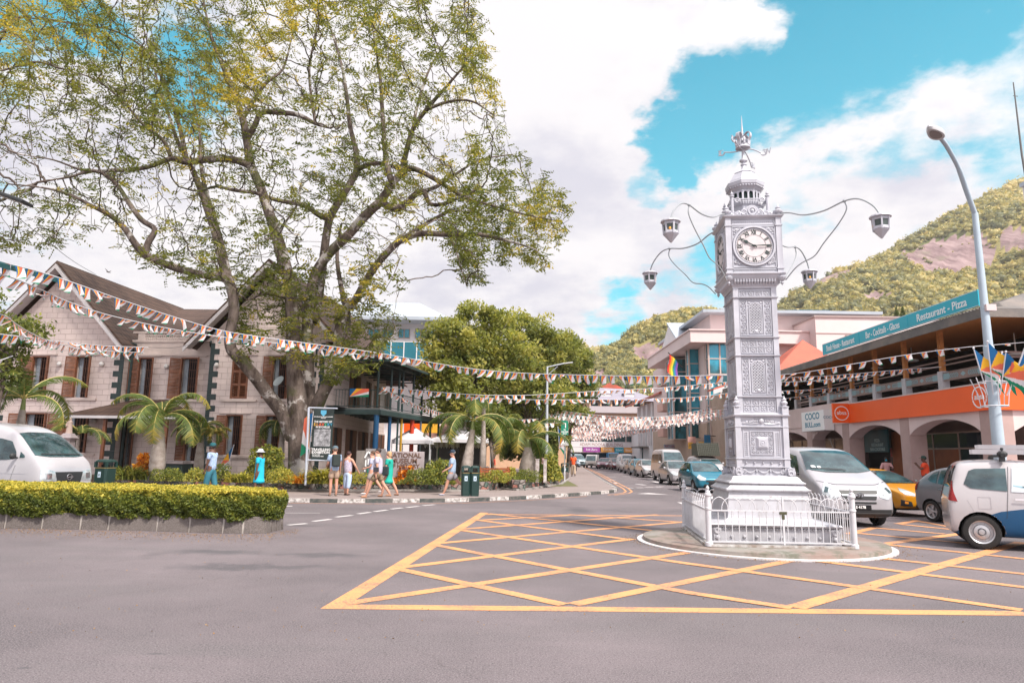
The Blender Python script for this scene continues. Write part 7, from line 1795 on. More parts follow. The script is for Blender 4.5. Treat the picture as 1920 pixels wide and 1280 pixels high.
 if 'mirror' in cfg:
  x,y,z=cfg['mirror']
  for sg in(-1,1):
   mb=MB(M);mb.ball((x,sg*(y+.10),z),.09,10,sc=(.6,1.05,.95));mb.beam((x,sg*(y-.06),z-.05),(x,sg*(y+.06),z-.02),.04,.03);mb.build('wing_mirror',cfg.get('mirm',pm),t,smooth=True)
 if 'plate' in cfg:
  fc,z,w,h,m,s,tm_=cfg['plate'];d=(-1,0,0)if fc=='F' else(1,0,0);hh=cast((9 if fc=='F' else-9,0,z),d)
  if hh[0]is not None:
   x=hh[0].x+(.012 if fc=='F' else-.012);mb=MB(M);mb.box((x,0,z),(.015,w,h));pl=mb.build('number_plate',m,t)
   if s:text(s,h*.78,M@frameM((x+(.009 if fc=='F' else-.009),0,z),(0,1 if fc=='F' else-1,0)),tm_,'plate_number',pl,.002,bold=.003)
 return t,M,patch,cast
def loc_front(px,py,zc_,heading,back):
 """world position whose nose (at distance back ahead of the centre) sits at picture point (px,py) with height zc_"""
 p=G(px,py,zc_);return(p.x-math.cos(heading)*back,p.y-math.sin(heading)*back)
PG=M_BPL
HATCH=[(1.86,.34,.60,.63,.58,.52),(1.80,.24,.66,.72,.72,.62),(1.50,.20,.78,.84,.81,.70),(1.05,.20,.88,.97,.835,.70),(.72,.20,.91,1.13,.84,.655),(.15,.20,.93,1.45,.84,.60),(-.45,.20,.95,1.50,.84,.60),(-1.15,.20,.98,1.46,.835,.60),(-1.60,.22,1.0,1.30,.82,.60),(-1.80,.26,.95,1.02,.78,.66),(-1.86,.36,.85,.90,.70,.60)]
def hatch_cfg(detail=True,plate=None,col=None):
 P_=[('windscreen',M_CGL,[(-.56,1.40),(.56,1.40)],[(-.70,.99),(.70,.99)],'F',.008),('side_window',M_CGL,[(.42,1.10),(.10,1.36),(-.42,1.41)],[(.50,.98),(0,.98),(-.42,.99)],'S'),('side_window',M_CGL,[(-.52,1.41),(-1.1,1.37),(-1.22,1.30)],[(-.52,.99),(-.9,1.0),(-1.32,1.05)],'S'),('rear_window',M_CGL,[(-.50,1.36),(.50,1.36)],[(-.58,1.08),(.58,1.08)],'B'),('headlight',M_HL,[(-.36,.70),(-.15,.77),(.06,.86)],[(-.36,.60),(-.15,.58),(.04,.72)],'CF'),('grille',PG,[(-.34,.60),(.34,.60)],[(-.38,.52),(.38,.52)],'F'),('lower_grille',PG,[(-.44,.42),(.44,.42)],[(-.52,.27),(.52,.27)],'F'),('tail_lamp',M_TAIL,[(-.14,.98),(-.02,1.0)],[(-.14,.76),(-.0,.76)],'CB')]
 if detail:P_+=[('door_line',PG,[(.44,.98),(.44,.97)],[(.42,.35),(.42,.34)],'S',.003),('door_line',PG,[(-.47,.98),(-.465,.98)],[(-.49,.34),(-.485,.34)],'S',.003),('sill',PG,[(.9,.30),(-.9,.30)],[(.9,.22),(-.9,.22)],'S')]
 d=dict(ax=(1.18,-1.20),wr=.29,patches=P_,mirror=(.62,.80,1.0));
 d['plate']=plate or('F',.47,.46,.11,M_BLK,'',M_WTXT)
 return d
BOXV=lambda H,L,W_:[(L/2,.38,.80,.86,W_*.78,W_*.70),(L/2-.05,.25,.95,1.02,W_*.92,W_*.80),(L/2-.28,.22,1.08,1.20,W_,W_*.86),(L/2-.62,.22,1.12,1.45,W_,W_*.84),(L/2-1.15,.22,1.15,H-.16,W_,W_*.80),(L/2-1.7,.22,1.18,H,W_,W_*.80),(0,.22,1.2,H+.01,W_,W_*.80),(-L/2+.5,.22,1.2,H,W_,W_*.80),(-L/2+.12,.24,1.2,H-.05,W_*.99,W_*.80),(-L/2,.34,1.1,H-.25,W_*.93,W_*.76)]
def van_cfg(H,L,W_,wr=.33):
 f=L/2
 return dict(ax=(f-.95,-f+1.15),wr=wr,mirror=(f-1.0,W_,1.30),patches=[('windscreen',M_CGL,[(-W_*.70,H-.22),(W_*.70,H-.22)],[(-W_*.84,1.27),(W_*.84,1.27)],'F',.01),('side_window',M_CGL,[(f-1.12,H-.62),(f-1.45,H-.36),(f-2.0,H-.34)],[(f-.95,1.25),(f-1.4,1.22),(f-2.0,1.22)],'S'),('side_window',M_CGL,[(f-2.1,H-.36),(f-3.3,H-.36)],[(f-2.1,1.26),(f-3.3,1.26)],'S'),('side_window',M_CGL,[(f-3.4,H-.36),(-f+.35,H-.38)],[(f-3.4,1.26),(-f+.3,1.26)],'S'),('rear_window',M_CGL,[(-W_*.68,H-.35),(W_*.68,H-.35)],[(-W_*.74,1.3),(W_*.74,1.3)],'B'),('headlight',M_HL,[(W_*.52,.86),(W_*.90,1.0)],[(W_*.50,.68),(W_*.93,.72)],'FF'),('grille',PG,[(-W_*.46,.84),(W_*.46,.84)],[(-W_*.40,.66),(W_*.40,.66)],'F'),('bumper',PG,[(-W_*.88,.50),(W_*.88,.50)],[(-W_*.80,.28),(W_*.80,.28)],'F'),('tail_lamp',M_TAIL,[(W_*.78,1.3),(W_*.92,1.3)],[(W_*.78,.8),(W_*.92,.8)],'BB')])
# -- white minibus behind the hedge, left edge
h=rad(-17);L_,H_,W_=4.9,2.36,.86
p=P(118,880,19.6);VN=[(2.46,.40,.80,.90,.66,.60),(2.42,.28,1.02,1.14,.78,.70),(2.26,.24,1.20,1.36,.84,.76),(1.96,.22,1.28,1.54,.86,.76),(1.46,.22,1.32,1.92,.86,.72),(1.02,.22,1.34,2.18,.86,.70),(.55,.22,1.34,2.33,.86,.68),(-.3,.22,1.34,2.40,.86,.68),(-1.6,.22,1.34,2.40,.86,.68),(-2.3,.24,1.34,2.35,.85,.68),(-2.45,.34,1.2,2.1,.80,.66)]
cfg=dict(ax=(1.62,-1.35),wr=.33,mirror=(1.50,.86,1.44),mirm=M_BPL,patches=[('windscreen',M_CGL,[(-.60,2.06),(-.3,2.10),(.3,2.10),(.60,2.06)],[(-.74,1.46),(-.4,1.42),(.4,1.42),(.74,1.46)],'F',.01,18,10),('side_window',M_CGL,[(1.40,1.56),(1.15,1.84),(.72,1.92),(.45,1.92)],[(1.48,1.38),(1.15,1.34),(.72,1.32),(.45,1.32)],'S'),('quarter_glass',M_CGL,[(1.74,1.46),(1.56,1.56)],[(1.76,1.40),(1.58,1.40)],'S'),('side_window',M_CGL,[(.32,1.92),(-.95,1.94)],[(.32,1.34),(-.95,1.34)],'S'),('side_window',M_CGL,[(-1.05,1.84),(-2.1,1.84)],[(-1.05,1.24),(-2.15,1.24)],'S'),('headlight',M_HL,[(-.42,1.00),(-.2,1.08),(.02,1.10)],[(-.42,.80),(-.2,.78),(.0,.80)],'CF',.010),('headlamp_reflector',M_CHR,[(-.26,.98),(-.14,1.0)],[(-.26,.84),(-.14,.84)],'CF',.018),('grille',PG,[(-.43,1.02),(.43,1.02)],[(-.36,.74),(.36,.74)],'F',.008),('bumper_trim',PG,[(-.74,.66),(.74,.66)],[(-.72,.58),(.72,.58)],'F',.004),('lower_grille',PG,[(-.6,.48),(.6,.48)],[(-.55,.34),(.55,.34)],'F'),('door_line',PG,[(.385,1.9),(.375,1.9)],[(.385,.35),(.375,.35)],'S',.004),('door_line',PG,[(1.50,1.2),(1.49,1.2)],[(1.28,.40),(1.27,.40)],'S',.004),('body_crease',mat('crease_shadow_grey',(.42,.42,.45),.4),[(1.9,.98),(-2.2,1.0)],[(1.9,.965),(-2.2,.985)],'S',.004),('wiper',PG,[(-.60,1.49),(.60,1.49)],[(-.60,1.465),(.60,1.465)],'F',.03)])
VL_,MV,pch,cst=vehicle('minibus','white high roofed minibus behind the clipped hedge at the left','minibus',(p.x-math.cos(h)*2.2,p.y-math.sin(h)*2.2),h,VN,cfg,paint('white',(.70,.68,.72)))
hh=cst((9,0,.88),(-1,0,0))[0];mb=MB(MV@Matrix.Translation((hh.x+.02,0,.88))@Matrix.Rotation(PI/2,4,'Z')@Matrix.Rotation(0,4,'X'))
ring(mb,0,0,0,.075,.012,20,.015);mb.b2((-.10,-.02,-.014),(.10,-.004,.014))
mb.M=MV@Matrix.Translation((hh.x+.02,0,.88))@Matrix.Rotation(PI/2,4,'Z');mb.build('badge',M_CHR,VL_)
# -- silver white van right of the tower
h=rad(-91.5);L_=5.1
H1=[(2.56,.38,.66,.72,.66,.56),(2.50,.26,.80,.88,.84,.74),(2.28,.22,.98,1.08,.93,.82),(1.85,.22,1.14,1.26,.955,.84),(1.42,.22,1.22,1.46,.96,.82),(.72,.22,1.26,1.90,.96,.72),(.25,.22,1.28,1.98,.96,.70),(-.6,.22,1.28,2.01,.96,.70),(-1.8,.22,1.28,2.0,.96,.70),(-2.45,.26,1.26,1.90,.94,.70),(-2.56,.36,1.1,1.6,.88,.70)]
p=G(1612,958,.40)
cfg=dict(ax=(1.62,-1.58),wr=.335,mirror=(1.12,.97,1.30),mirm=M_BPL,plate=('F',.50,.52,.115,M_BLK,'S 4178',M_WTXT),patches=[('windscreen',M_CGL,[(-.66,1.86),(-.3,1.89),(.3,1.89),(.66,1.86)],[(-.84,1.38),(-.4,1.32),(.4,1.32),(.84,1.38)],'F',.01,18,10),('side_window',M_CGL,[(.98,1.46),(.62,1.74),(.12,1.80)],[(1.12,1.30),(.6,1.28),(.12,1.28)],'S'),('side_window',M_CGL,[(0,1.73),(-1.15,1.73)],[(0,1.21),(-1.15,1.22)],'S'),('side_window',M_CGL,[(-1.25,1.73),(-2.3,1.70)],[(-1.25,1.22),(-2.35,1.24)],'S'),('headlight',M_HL,[(-.36,.86),(-.20,1.0),(.02,1.10)],[(-.36,.74),(-.20,.68),(.0,.80)],'CF',.010),('headlamp_reflector',M_CHR,[(-.26,.90),(-.16,.93)],[(-.26,.79),(-.16,.79)],'CF',.018),('headlamp_reflector',M_CGL,[(-.12,.95),(-.04,.98)],[(-.12,.84),(-.04,.85)],'CF',.016),('grille',PG,[(-.47,.90),(.47,.90)],[(-.40,.68),(.40,.68)],'F',.008),('grille_bar',M_CHR,[(-.44,.805),(.44,.805)],[(-.43,.765),(.43,.765)],'F',.018),('lower_grille',PG,[(-.40,.63),(.40,.63)],[(-.40,.585),(.40,.585)],'F',.006),('bumper_trim',PG,[(-.86,.45),(.86,.45)],[(-.84,.27),(.84,.27)],'F',.008),('bumper_line',mat('dark_grey_plastic',(.06,.065,.07),.5),[(-.80,.38),(.80,.38)],[(-.80,.35),(.80,.35)],'F',.016),('hood_line',PG,[(-.86,1.12),(-.5,1.04),(.5,1.04),(.86,1.12)],[(-.86,1.112),(-.5,1.032),(.5,1.032),(.86,1.112)],'F',.003,20,2),('door_line',PG,[(.06,1.75),(.05,1.75)],[(.06,.35),(.05,.35)],'S',.004),('wiper',PG,[(-.75,1.42),(0,1.39),(.1,1.37)],[(-.75,1.405),(0,1.37),(.1,1.35)],'F',.03),('sticker',M_WTXT,[(-.70,1.48),(-.60,1.48)],[(-.70,1.41),(-.60,1.41)],'F',.013),('sticker',M_WTXT,[(-.55,1.47),(-.47,1.47)],[(-.55,1.41),(-.47,1.41)],'F',.013)])
HV,MV,pch,cst=vehicle('van','silvery white van facing the camera just right of the clock tower, number plate S 4178','van',(p.x-math.cos(h)*2.5,p.y-math.sin(h)*2.5),h,H1,cfg,paint('pearl',(.62,.60,.64),.2))
hh=cst((9,0,.79),(-1,0,0))[0]
if hh is not None:
 mb=MB(MV@Matrix.Translation((hh.x+.035,0,.79))@Matrix.Rotation(PI/2,4,'Z')@Matrix.Diagonal((1.35,1,.8,1)));ring(mb,0,0,0,.07,.009,22,.012);mb.build('badge',M_CHR,HV)
 text('H',.13,MV@frameM((hh.x+.04,0,.79),(0,1,0),(0,.3,1)),M_CHR,'badge_letter',HV,.006,sx=1.2,bold=.004)
mb=MB(MV);mb.tube([(.2,.45,1.97),(-.05,.47,2.25)],[.008,.004],5);mb.build('aerial',M_BLK,HV)
# -- yellow coupe
h=rad(-79);YE=[(2.08,.34,.58,.62,.60,.52),(2.00,.24,.66,.72,.80,.68),(1.65,.18,.78,.84,.885,.76),(1.10,.18,.86,.94,.895,.78),(.70,.18,.89,1.03,.895,.74),(.0,.18,.92,1.34,.89,.62),(-.5,.18,.94,1.40,.89,.60),(-1.2,.18,.98,1.33,.89,.58),(-1.75,.20,1.0,1.12,.87,.66),(-2.0,.26,.95,1.0,.82,.70),(-2.08,.36,.85,.9,.74,.6)]
p=Vector((12.35,20.7,0))
cfg=dict(ax=(1.32,-1.33),wr=.32,mirror=(.55,.86,.98),mirm=M_BPL,patches=[('windscreen',M_CGL,[(-.55,1.31),(.55,1.31)],[(-.76,.955),(.76,.955)],'F',.01,16,8),('side_window',M_CGL,[(.35,1.03),(.0,1.25),(-.5,1.31)],[(.50,.97),(0,.96),(-.5,.97)],'S'),('side_window',M_CGL,[(-.6,1.31),(-1.3,1.20)],[(-.6,.98),(-1.45,1.05)],'S'),('headlight',M_HL,[(-.36,.69),(-.1,.80),(.06,.84)],[(-.36,.62),(-.1,.66),(.04,.76)],'CF',.010),('grille',PG,[(-.34,.62),(.34,.62)],[(-.44,.30),(.44,.30)],'F',.008),('fog_recess',PG,[(.56,.46),(.80,.52)],[(.52,.33),(.80,.34)],'FF',.006),('fog_lamp',M_AMB,[(.66,.46),(.74,.48)],[(.66,.40),(.74,.41)],'FF',.014),('chin',PG,[(-.8,.27),(.8,.27)],[(-.8,.21),(.8,.21)],'F',.006)]+[('grille_bar',M_CHR,[(-.40,.56-.06*k),(.40,.56-.06*k)],[(-.40,.545-.06*k),(.40,.545-.06*k)],'F',.016)for k in range(4)])
vehicle('yellow_coupe','bright yellow coupe between the silvery van and the grey hatchback','car',(p.x-math.cos(h)*2.0,p.y-math.sin(h)*2.0),h,YE,cfg,paint('yellow',(.80,.33,.008),.0))
# -- grey hatchback, rear half seen
h=rad(-77);p=G(1754,978,0)
GR=[(1.78,.34,.60,.63,.58,.52),(1.72,.24,.66,.72,.72,.62),(1.45,.20,.80,.86,.78,.70),(1.0,.20,.90,.99,.80,.70),(.68,.20,.93,1.17,.80,.65),(.15,.20,.95,1.48,.80,.58),(-.45,.20,.97,1.53,.80,.58),(-1.05,.20,1.0,1.50,.80,.58),(-1.50,.22,1.02,1.34,.79,.58),(-1.74,.26,.98,1.05,.76,.64),(-1.80,.36,.85,.90,.70,.60)]
cfg=hatch_cfg();cfg['patches']=[q for q in cfg['patches']if q[0]not in('side_window',)]+[('side_window',M_CGL,[(.42,1.12),(.10,1.38),(-.42,1.43)],[(.50,1.0),(0,1.0),(-.42,1.01)],'S'),('side_window',M_CGL,[(-.50,1.43),(-.92,1.40)],[(-.50,1.01),(-.92,1.04)],'S'),('quarter_glass',M_CGL,[(-.98,1.39),(-1.16,1.33),(-1.24,1.24)],[(-.98,1.05),(-1.16,1.08),(-1.3,1.14)],'S'),('rub_strip',PG,[(-.6,.56),(-.95,.56)],[(-.6,.50),(-.95,.50)],'S',.012),('door_handle',M_CHR,[(-.72,.90),(-.88,.91)],[(-.72,.87),(-.88,.88)],'S',.02),('tail_lamp',M_TAIL,[(-1.66,1.06),(-1.60,1.10)],[(-1.78,.86),(-1.66,.84)],'S',.01)]
cfg['wr']=.29;cfg['ax']=(1.20,-1.18)
vehicle('grey_hatchback','grey hatchback with alloy wheels half hidden by the white and blue car','car',(p.x+math.cos(h)*1.18-math.sin(h)*.69,p.y+math.sin(h)*1.18+math.cos(h)*.69),h,GR,cfg,paint('grey',(.30,.295,.315),.5))
# -- white and blue people carrier at the right edge
h=rad(-27);p=G(1843,1029,0);hwM=.83
MP=[(2.12,.36,.66,.70,.58,.52),(2.04,.26,.76,.82,.74,.64),(1.65,.22,.90,.98,.82,.72),(1.20,.22,.98,1.10,.83,.72),(.85,.22,1.0,1.30,.83,.68),(.35,.22,1.02,1.62,.83,.64),(-.4,.22,1.03,1.70,.83,.63),(-1.2,.22,1.04,1.70,.83,.63),(-1.62,.22,1.04,1.67,.83,.63),(-1.80,.23,1.04,1.60,.825,.64),(-1.93,.25,1.04,1.36,.82,.68),(-2.00,.27,1.02,1.10,.815,.76),(-2.06,.30,.92,.98,.80,.74),(-2.09,.36,.80,.88,.77,.70)]
M_BLU=mat('door_blue',(.004,.060,.15),.4,coat=.15,var=.12,vs=2)
cfg=dict(ax=(1.33,-1.33),wr=.325,steel=True,patches=[('quarter_glass',M_CGL,[(-.84,1.53),(-1.35,1.51),(-1.50,1.47)],[(-.86,1.10),(-1.50,1.14),(-1.66,1.22)],'S',.008),('rear_door_glass',mat('white_window_film',(.58,.62,.66),.3,var=.1),[(-.02,1.55),(-.74,1.54)],[(-.02,1.07),(-.80,1.09)],'S',.008),('side_window',M_CGL,[(.62,1.20),(.4,1.46),(.08,1.54)],[(.85,1.08),(.4,1.07),(.08,1.07)],'S',.008),('windscreen',M_CGL,[(-.56,1.56),(.56,1.56)],[(-.72,1.10),(.72,1.10)],'F',.01),('rear_window',M_CGL,[(-.55,1.56),(.55,1.56)],[(-.62,1.15),(.62,1.15)],'B',.01),('door_line',PG,[(-.80,1.56),(-.792,1.56)],[(-.92,.60),(-.912,.60)],'S',.005),('door_line',PG,[(.03,1.56),(.04,1.56)],[(.03,.32),(.04,.32)],'S',.005),*[('fuel_flap',mat('flap_edge',(.36,.33,.35),.5),[(x0,z1),(x1,z1)],[(x0,z0),(x1,z0)],'S',.001,3,2)for x0,x1,z0,z1 in((-1.14,-1.36,.975,.982),(-1.14,-1.36,.757,.764),(-1.14,-1.148,.76,.98),(-1.352,-1.36,.76,.98))],('blue_panel',M_BLU,[(-2.05,.27),(-1.85,.36),(-1.60,.50),(-1.30,.60),(-1.0,.72),(-.6,.79),(-.1,.80),(.5,.78),(1.1,.70)],[(-2.05,.26),(-1.85,.25),(-1.60,.25),(-1.30,.26),(-1.0,.26),(-.6,.26),(-.1,.26),(.5,.26),(1.1,.26)],'S',.003,120,26),('globe_decal',mat('teal_decal',(.01,.28,.38),.4),[(-.32,1.40),(-.38,1.44),(-.48,1.44),(-.54,1.40)],[(-.32,1.36),(-.38,1.30),(-.48,1.30),(-.54,1.36)],'S',.011),('swirl_decal',mat('pale_teal_decal',(.30,.50,.58),.4),[(-.06,1.20),(-.4,1.17),(-.76,1.22)],[(-.06,1.13),(-.4,1.12),(-.76,1.20)],'S',.010),('white_splash',M_WTXT,[(-.42,.64),(-.5,.66),(-.62,.62)],[(-.44,.54),(-.5,.50),(-.60,.56)],'S',.008),('tail_lamp',M_TAIL,[(-.10,1.26),(-.04,1.28)],[(-.12,.92),(.08,.88)],'CB',.012),('door_handle',mat('handle_white',(.60,.57,.60),.3),[(-.56,.965),(-.76,.97)],[(-.56,.93),(-.76,.935)],'S',.035),('bumper_line',mat('panel_gap',(.25,.24,.26),.6),[(-1.62,.92),(-1.42,.62),(-1.38,.55)],[(-1.628,.92),(-1.428,.62),(-1.388,.55)],'S',.003)])
sq_=lambda x:x if x>-1.33 else-1.33+(x+1.33)*.66
MP=[(sq_(q[0]),*q[1:])for q in MP];cfg['patches']=[(q[0],q[1],[(sq_(a),b)for a,b in q[2]],[(sq_(a),b)for a,b in q[3]],*q[4:])if q[4]=='S' else q for q in cfg['patches']]
MC,MV,pch,cst=vehicle('people_carrier','white and blue people carrier with a ladder on its roof at the right edge','car',(p.x+math.cos(h)*1.33-math.sin(h)*.72,p.y+math.sin(h)*1.33+math.cos(h)*.72),h,MP,cfg,paint('mpv_white',(.68,.64,.66),.05))
for j,(s_,z_)in enumerate((('The cloud',1.17),)):
 hh=cst((-.4,-3,z_),(0,1,0))[0];text(s_,.085,MV@frameM((-.45,hh.y-.012,z_),(1,0,0)),M_BLK,'lettering',MC,.002)
LD=thing('ladder',MV@Vector((-.1,0,1.80)),'pale aluminium ladder strapped on the roof of the white and blue car','ladder',h)
M_ALU=mat('aluminium',(.50,.48,.50),.4,.5,var=.1)
for y in(-.62,-.28):
 mb=MB(MV);mb.b2((-1.35,y-.02,1.80),(1.6,y+.02,1.89));mb.b2((-1.25,y-.02,1.90),(1.6,y+.02,1.98));mb.build('rail',M_ALU,LD)
for k in range(10):
 mb=MB(MV);mb.b2((-1.2+k*.29,-.60,1.83),(-1.17+k*.29,-.30,1.86));mb.build('rung',M_ALU,LD)
for x in(-.9,.7):
 mb=MB(MV);mb.b2((x,-.74,1.745),(x+.05,.74,1.79));mb.b2((x-.02,-.72,1.66),(x+.07,-.62,1.75));mb.b2((x-.02,.62,1.66),(x+.07,.72,1.75));mb.build('roof_bar',M_BPL,MC)
mb=MB(MV);mb.ball((-.86,-.64,1.80),.085,10,sc=(1.1,1,.8));mb.ball((-.86,-.64,1.90),.03,6);mb.build('roof_bar_clamp',M_BPL,MC)
# -- queue of traffic coming down the street
qd=(G(1293,917)-G(1172,876));hq=rad(-89.5)
GQ='cars queuing down the right side of the street'
def q_car(px,py,col,nm,label,st=HATCH,cfg=None,lod=1,back=1.8,hd=None,cat='car',name='queued_car',group=GQ,scale=1):
 h=hq if hd is None else hd;p=G(px,py,.28);cfg=cfg or hatch_cfg(lod==0)
 return vehicle(name,label,cat,(p.x-math.cos(h)*back,p.y-math.sin(h)*back),h,st,cfg,paint(nm,col),lod,group)
q_car(1338,913,(.015,.24,.36),'teal','teal blue hatchback, nearest of the queue, beside the tower plinth',lod=0)
q_car(1283,901,(.52,.50,.52),'silver','silver hatchback behind the teal blue one',lod=0)
HC=BOXV(2.24,4.7,.85)
q_car(1269,895,(.68,.66,.68),'hiace','tall white minibus in the middle of the queue',HC,dict(van_cfg(2.24,4.7,.85)),1,2.35,cat='minibus',name='queued_minibus')
q_car(1225,889,(.62,.60,.62),'white2','small pale car behind the tall white minibus')
q_car(1209,886,(.01,.26,.40),'blue2','small bright blue car in the queue')
q_car(1196,883.3,(.16,.18,.20),'grey2','dark grey hatchback behind the small blue car')
q_car(1186,881,(.66,.64,.66),'white3','white hatchback seventh in the queue')
q_car(1180,878.6,(.66,.64,.66),'whitev','white van between the white hatchback and the maroon car',BOXV(2.0,4.6,.84),dict(van_cfg(2.0,4.6,.84)),2,2.3,cat='van')
q_car(1160,876.8,(.20,.03,.05),'maroon','small maroon car near the far end of the queue',lod=2)
q_car(1149,875.3,(.18,.03,.05),'maroon2','maroon hatchback just behind the other maroon car',lod=2)
q_car(1130,875,(.34,.14,.20),'rose','rose coloured saloon in the far bend of the street',lod=2,hd=hq-.25)
q_car(1143,873,(.55,.55,.57),'silverf','far silver car beyond the rose saloon',lod=2)
def truck(px,py,col,nm,label,hd,cabH=1.9,boxm=None,crate=False):
 p=G(px,py,.3);t=thing('pickup_truck',(p.x-math.cos(hd)*2,p.y-math.sin(hd)*2,0),label,'truck',hd);M=wm(t);pm=paint(nm,col)
 mb=MB(M);mb.prism([(2.1,-.8,.35),(2.15,-.8,.9),(1.75,-.74,cabH-.1),(1.5,-.72,cabH),(.6,-.72,cabH),(.5,-.8,.9),(.5,-.8,.35)],(0,1.6,0));mb.build('cab',pm,t,bevel=.06)
 mb=MB(M);mb.prism([(2.135,-.68,1.05),(1.80,-.64,cabH-.18),(1.80,.64,cabH-.18),(2.135,.68,1.05)],(.015,0,.003));mb.build('windscreen',M_CGL,t)
 for s in(-1,1):
  mb=MB(M);mb.prism([(1.9,s*.80,1.0),(1.6,s*.765,cabH-.25),(.75,s*.765,cabH-.25),(.7,s*.80,1.0)],(0,s*.012,0));mb.build('side_window',M_CGL,t)
  mb=MB(M);mb.b2((2.14,s*.62-.12,.68),(2.17,s*.62+.12,.84));mb.build('headlight',M_HL,t)
  for x in(1.45,-1.45):
   mb=MB(M@Matrix.Translation((x,s*.72,.32))@Matrix.Rotation(PI/2,4,'X'));mb.lathe([(.2,-.1),(.32,-.08),(.32,.08),(.2,.1)],(0,0,0),14);mb.build('wheel',M_TYRE,t)
 mb=MB(M);mb.b2((-2.3,-.82,.62),(.42,.82,.72));[mb.b2((-2.3,s*.82-.03,.72),(.42,s*.82+.03,1.05))for s in(-1,1)];mb.b2((-2.3,-.8,.72),(-2.24,.8,1.05));mb.build('flatbed',pm,t)
 mb=MB(M);mb.b2((2.15,-.4,.5),(2.18,.4,.62));mb.b2((2.12,-.8,.32),(2.2,.8,.45));mb.build('bumper',M_BPL,t)
 if boxm:mb=MB(M);mb.b2((-2.3,-.85,.73),(.4,.85,2.2));mb.build('cargo_box',boxm,t,bevel=.03)
 return t
truck(1108,873.2,(.68,.66,.66),'white5','small white flatbed truck at the far end of the street',hq-.35)
truck(1150,872.4,(.01,.20,.42),'bluet','blue truck beyond the maroon cars',hq-.1,2.3,mat('blue_box',(.01,.16,.34),.5))
q_car(1068,873.6,(.05,.12,.14),'dteal','dark teal car at the far left kerb',lod=2,hd=hq+.3,group='parked cars at the far left');q_car(1080,873.2,(.25,.34,.45),'pblue','pale blue car beyond the dark teal one',lod=2,hd=hq+.3,group='parked cars at the far left')
q_car(1090,872.6,(.30,.40,.44),'pvan','pale van parked at the far left',BOXV(2.0,4.6,.84),dict(van_cfg(2.0,4.6,.84)),2,2.3,hd=hq+.2,cat='van',group='parked cars at the far left')
q_car(1222,878,(.03,.09,.08),'dgreen','dark green jeep standing behind the queue near the shops',lod=2,hd=hq,group='parked vehicles by the right pavement')
q_car(1187,875,(.66,.64,.66),'wh6','white van farthest by the right pavement',BOXV(1.95,4.4,.82),dict(van_cfg(1.95,4.4,.82)),2,2.2,group='parked vehicles by the right pavement',cat='van')
p=P(1331,880,45);t_,MV,pch,cst=vehicle('parked_van','white van carrying a dark mesh crate on its roof behind the teal hatchback','van',(p.x+.3,p.y+2.2),hq,BOXV(1.78,4.2,.80),dict(van_cfg(1.78,4.2,.80)),paint('wh7',(.62,.60,.62)),1)
CR=thing('mesh_crate',MV@Vector((.8,0,1.8)),'dark wire mesh crate tied on the roof of the parked white van','crate',hq)
M_MESH=mat('dark_mesh',(.06,.065,.05),.6)
mb=MB(MV)
for k in range(13):
 y=-.72+1.44*k/12;mb.beam((1.1,y,1.82),(.75,y,2.65),.025,.025)
for k in range(8):
 z=1.82+.83*k/7;x=1.1-.35*k/7;mb.beam((x,-.74,z),(x,.74,z),.03,.03)
mb.build('front_mesh',M_MESH,CR)
mb=MB(MV);mb.prism([(1.05,-.72,1.8),(.72,-.72,2.62),(-.6,-.72,2.62),(-.6,-.72,1.8)],(0,1.44,0));mb.build('tarpaulin',mat('olive_tarp',(.09,.09,.065),.8,var=.2),CR)
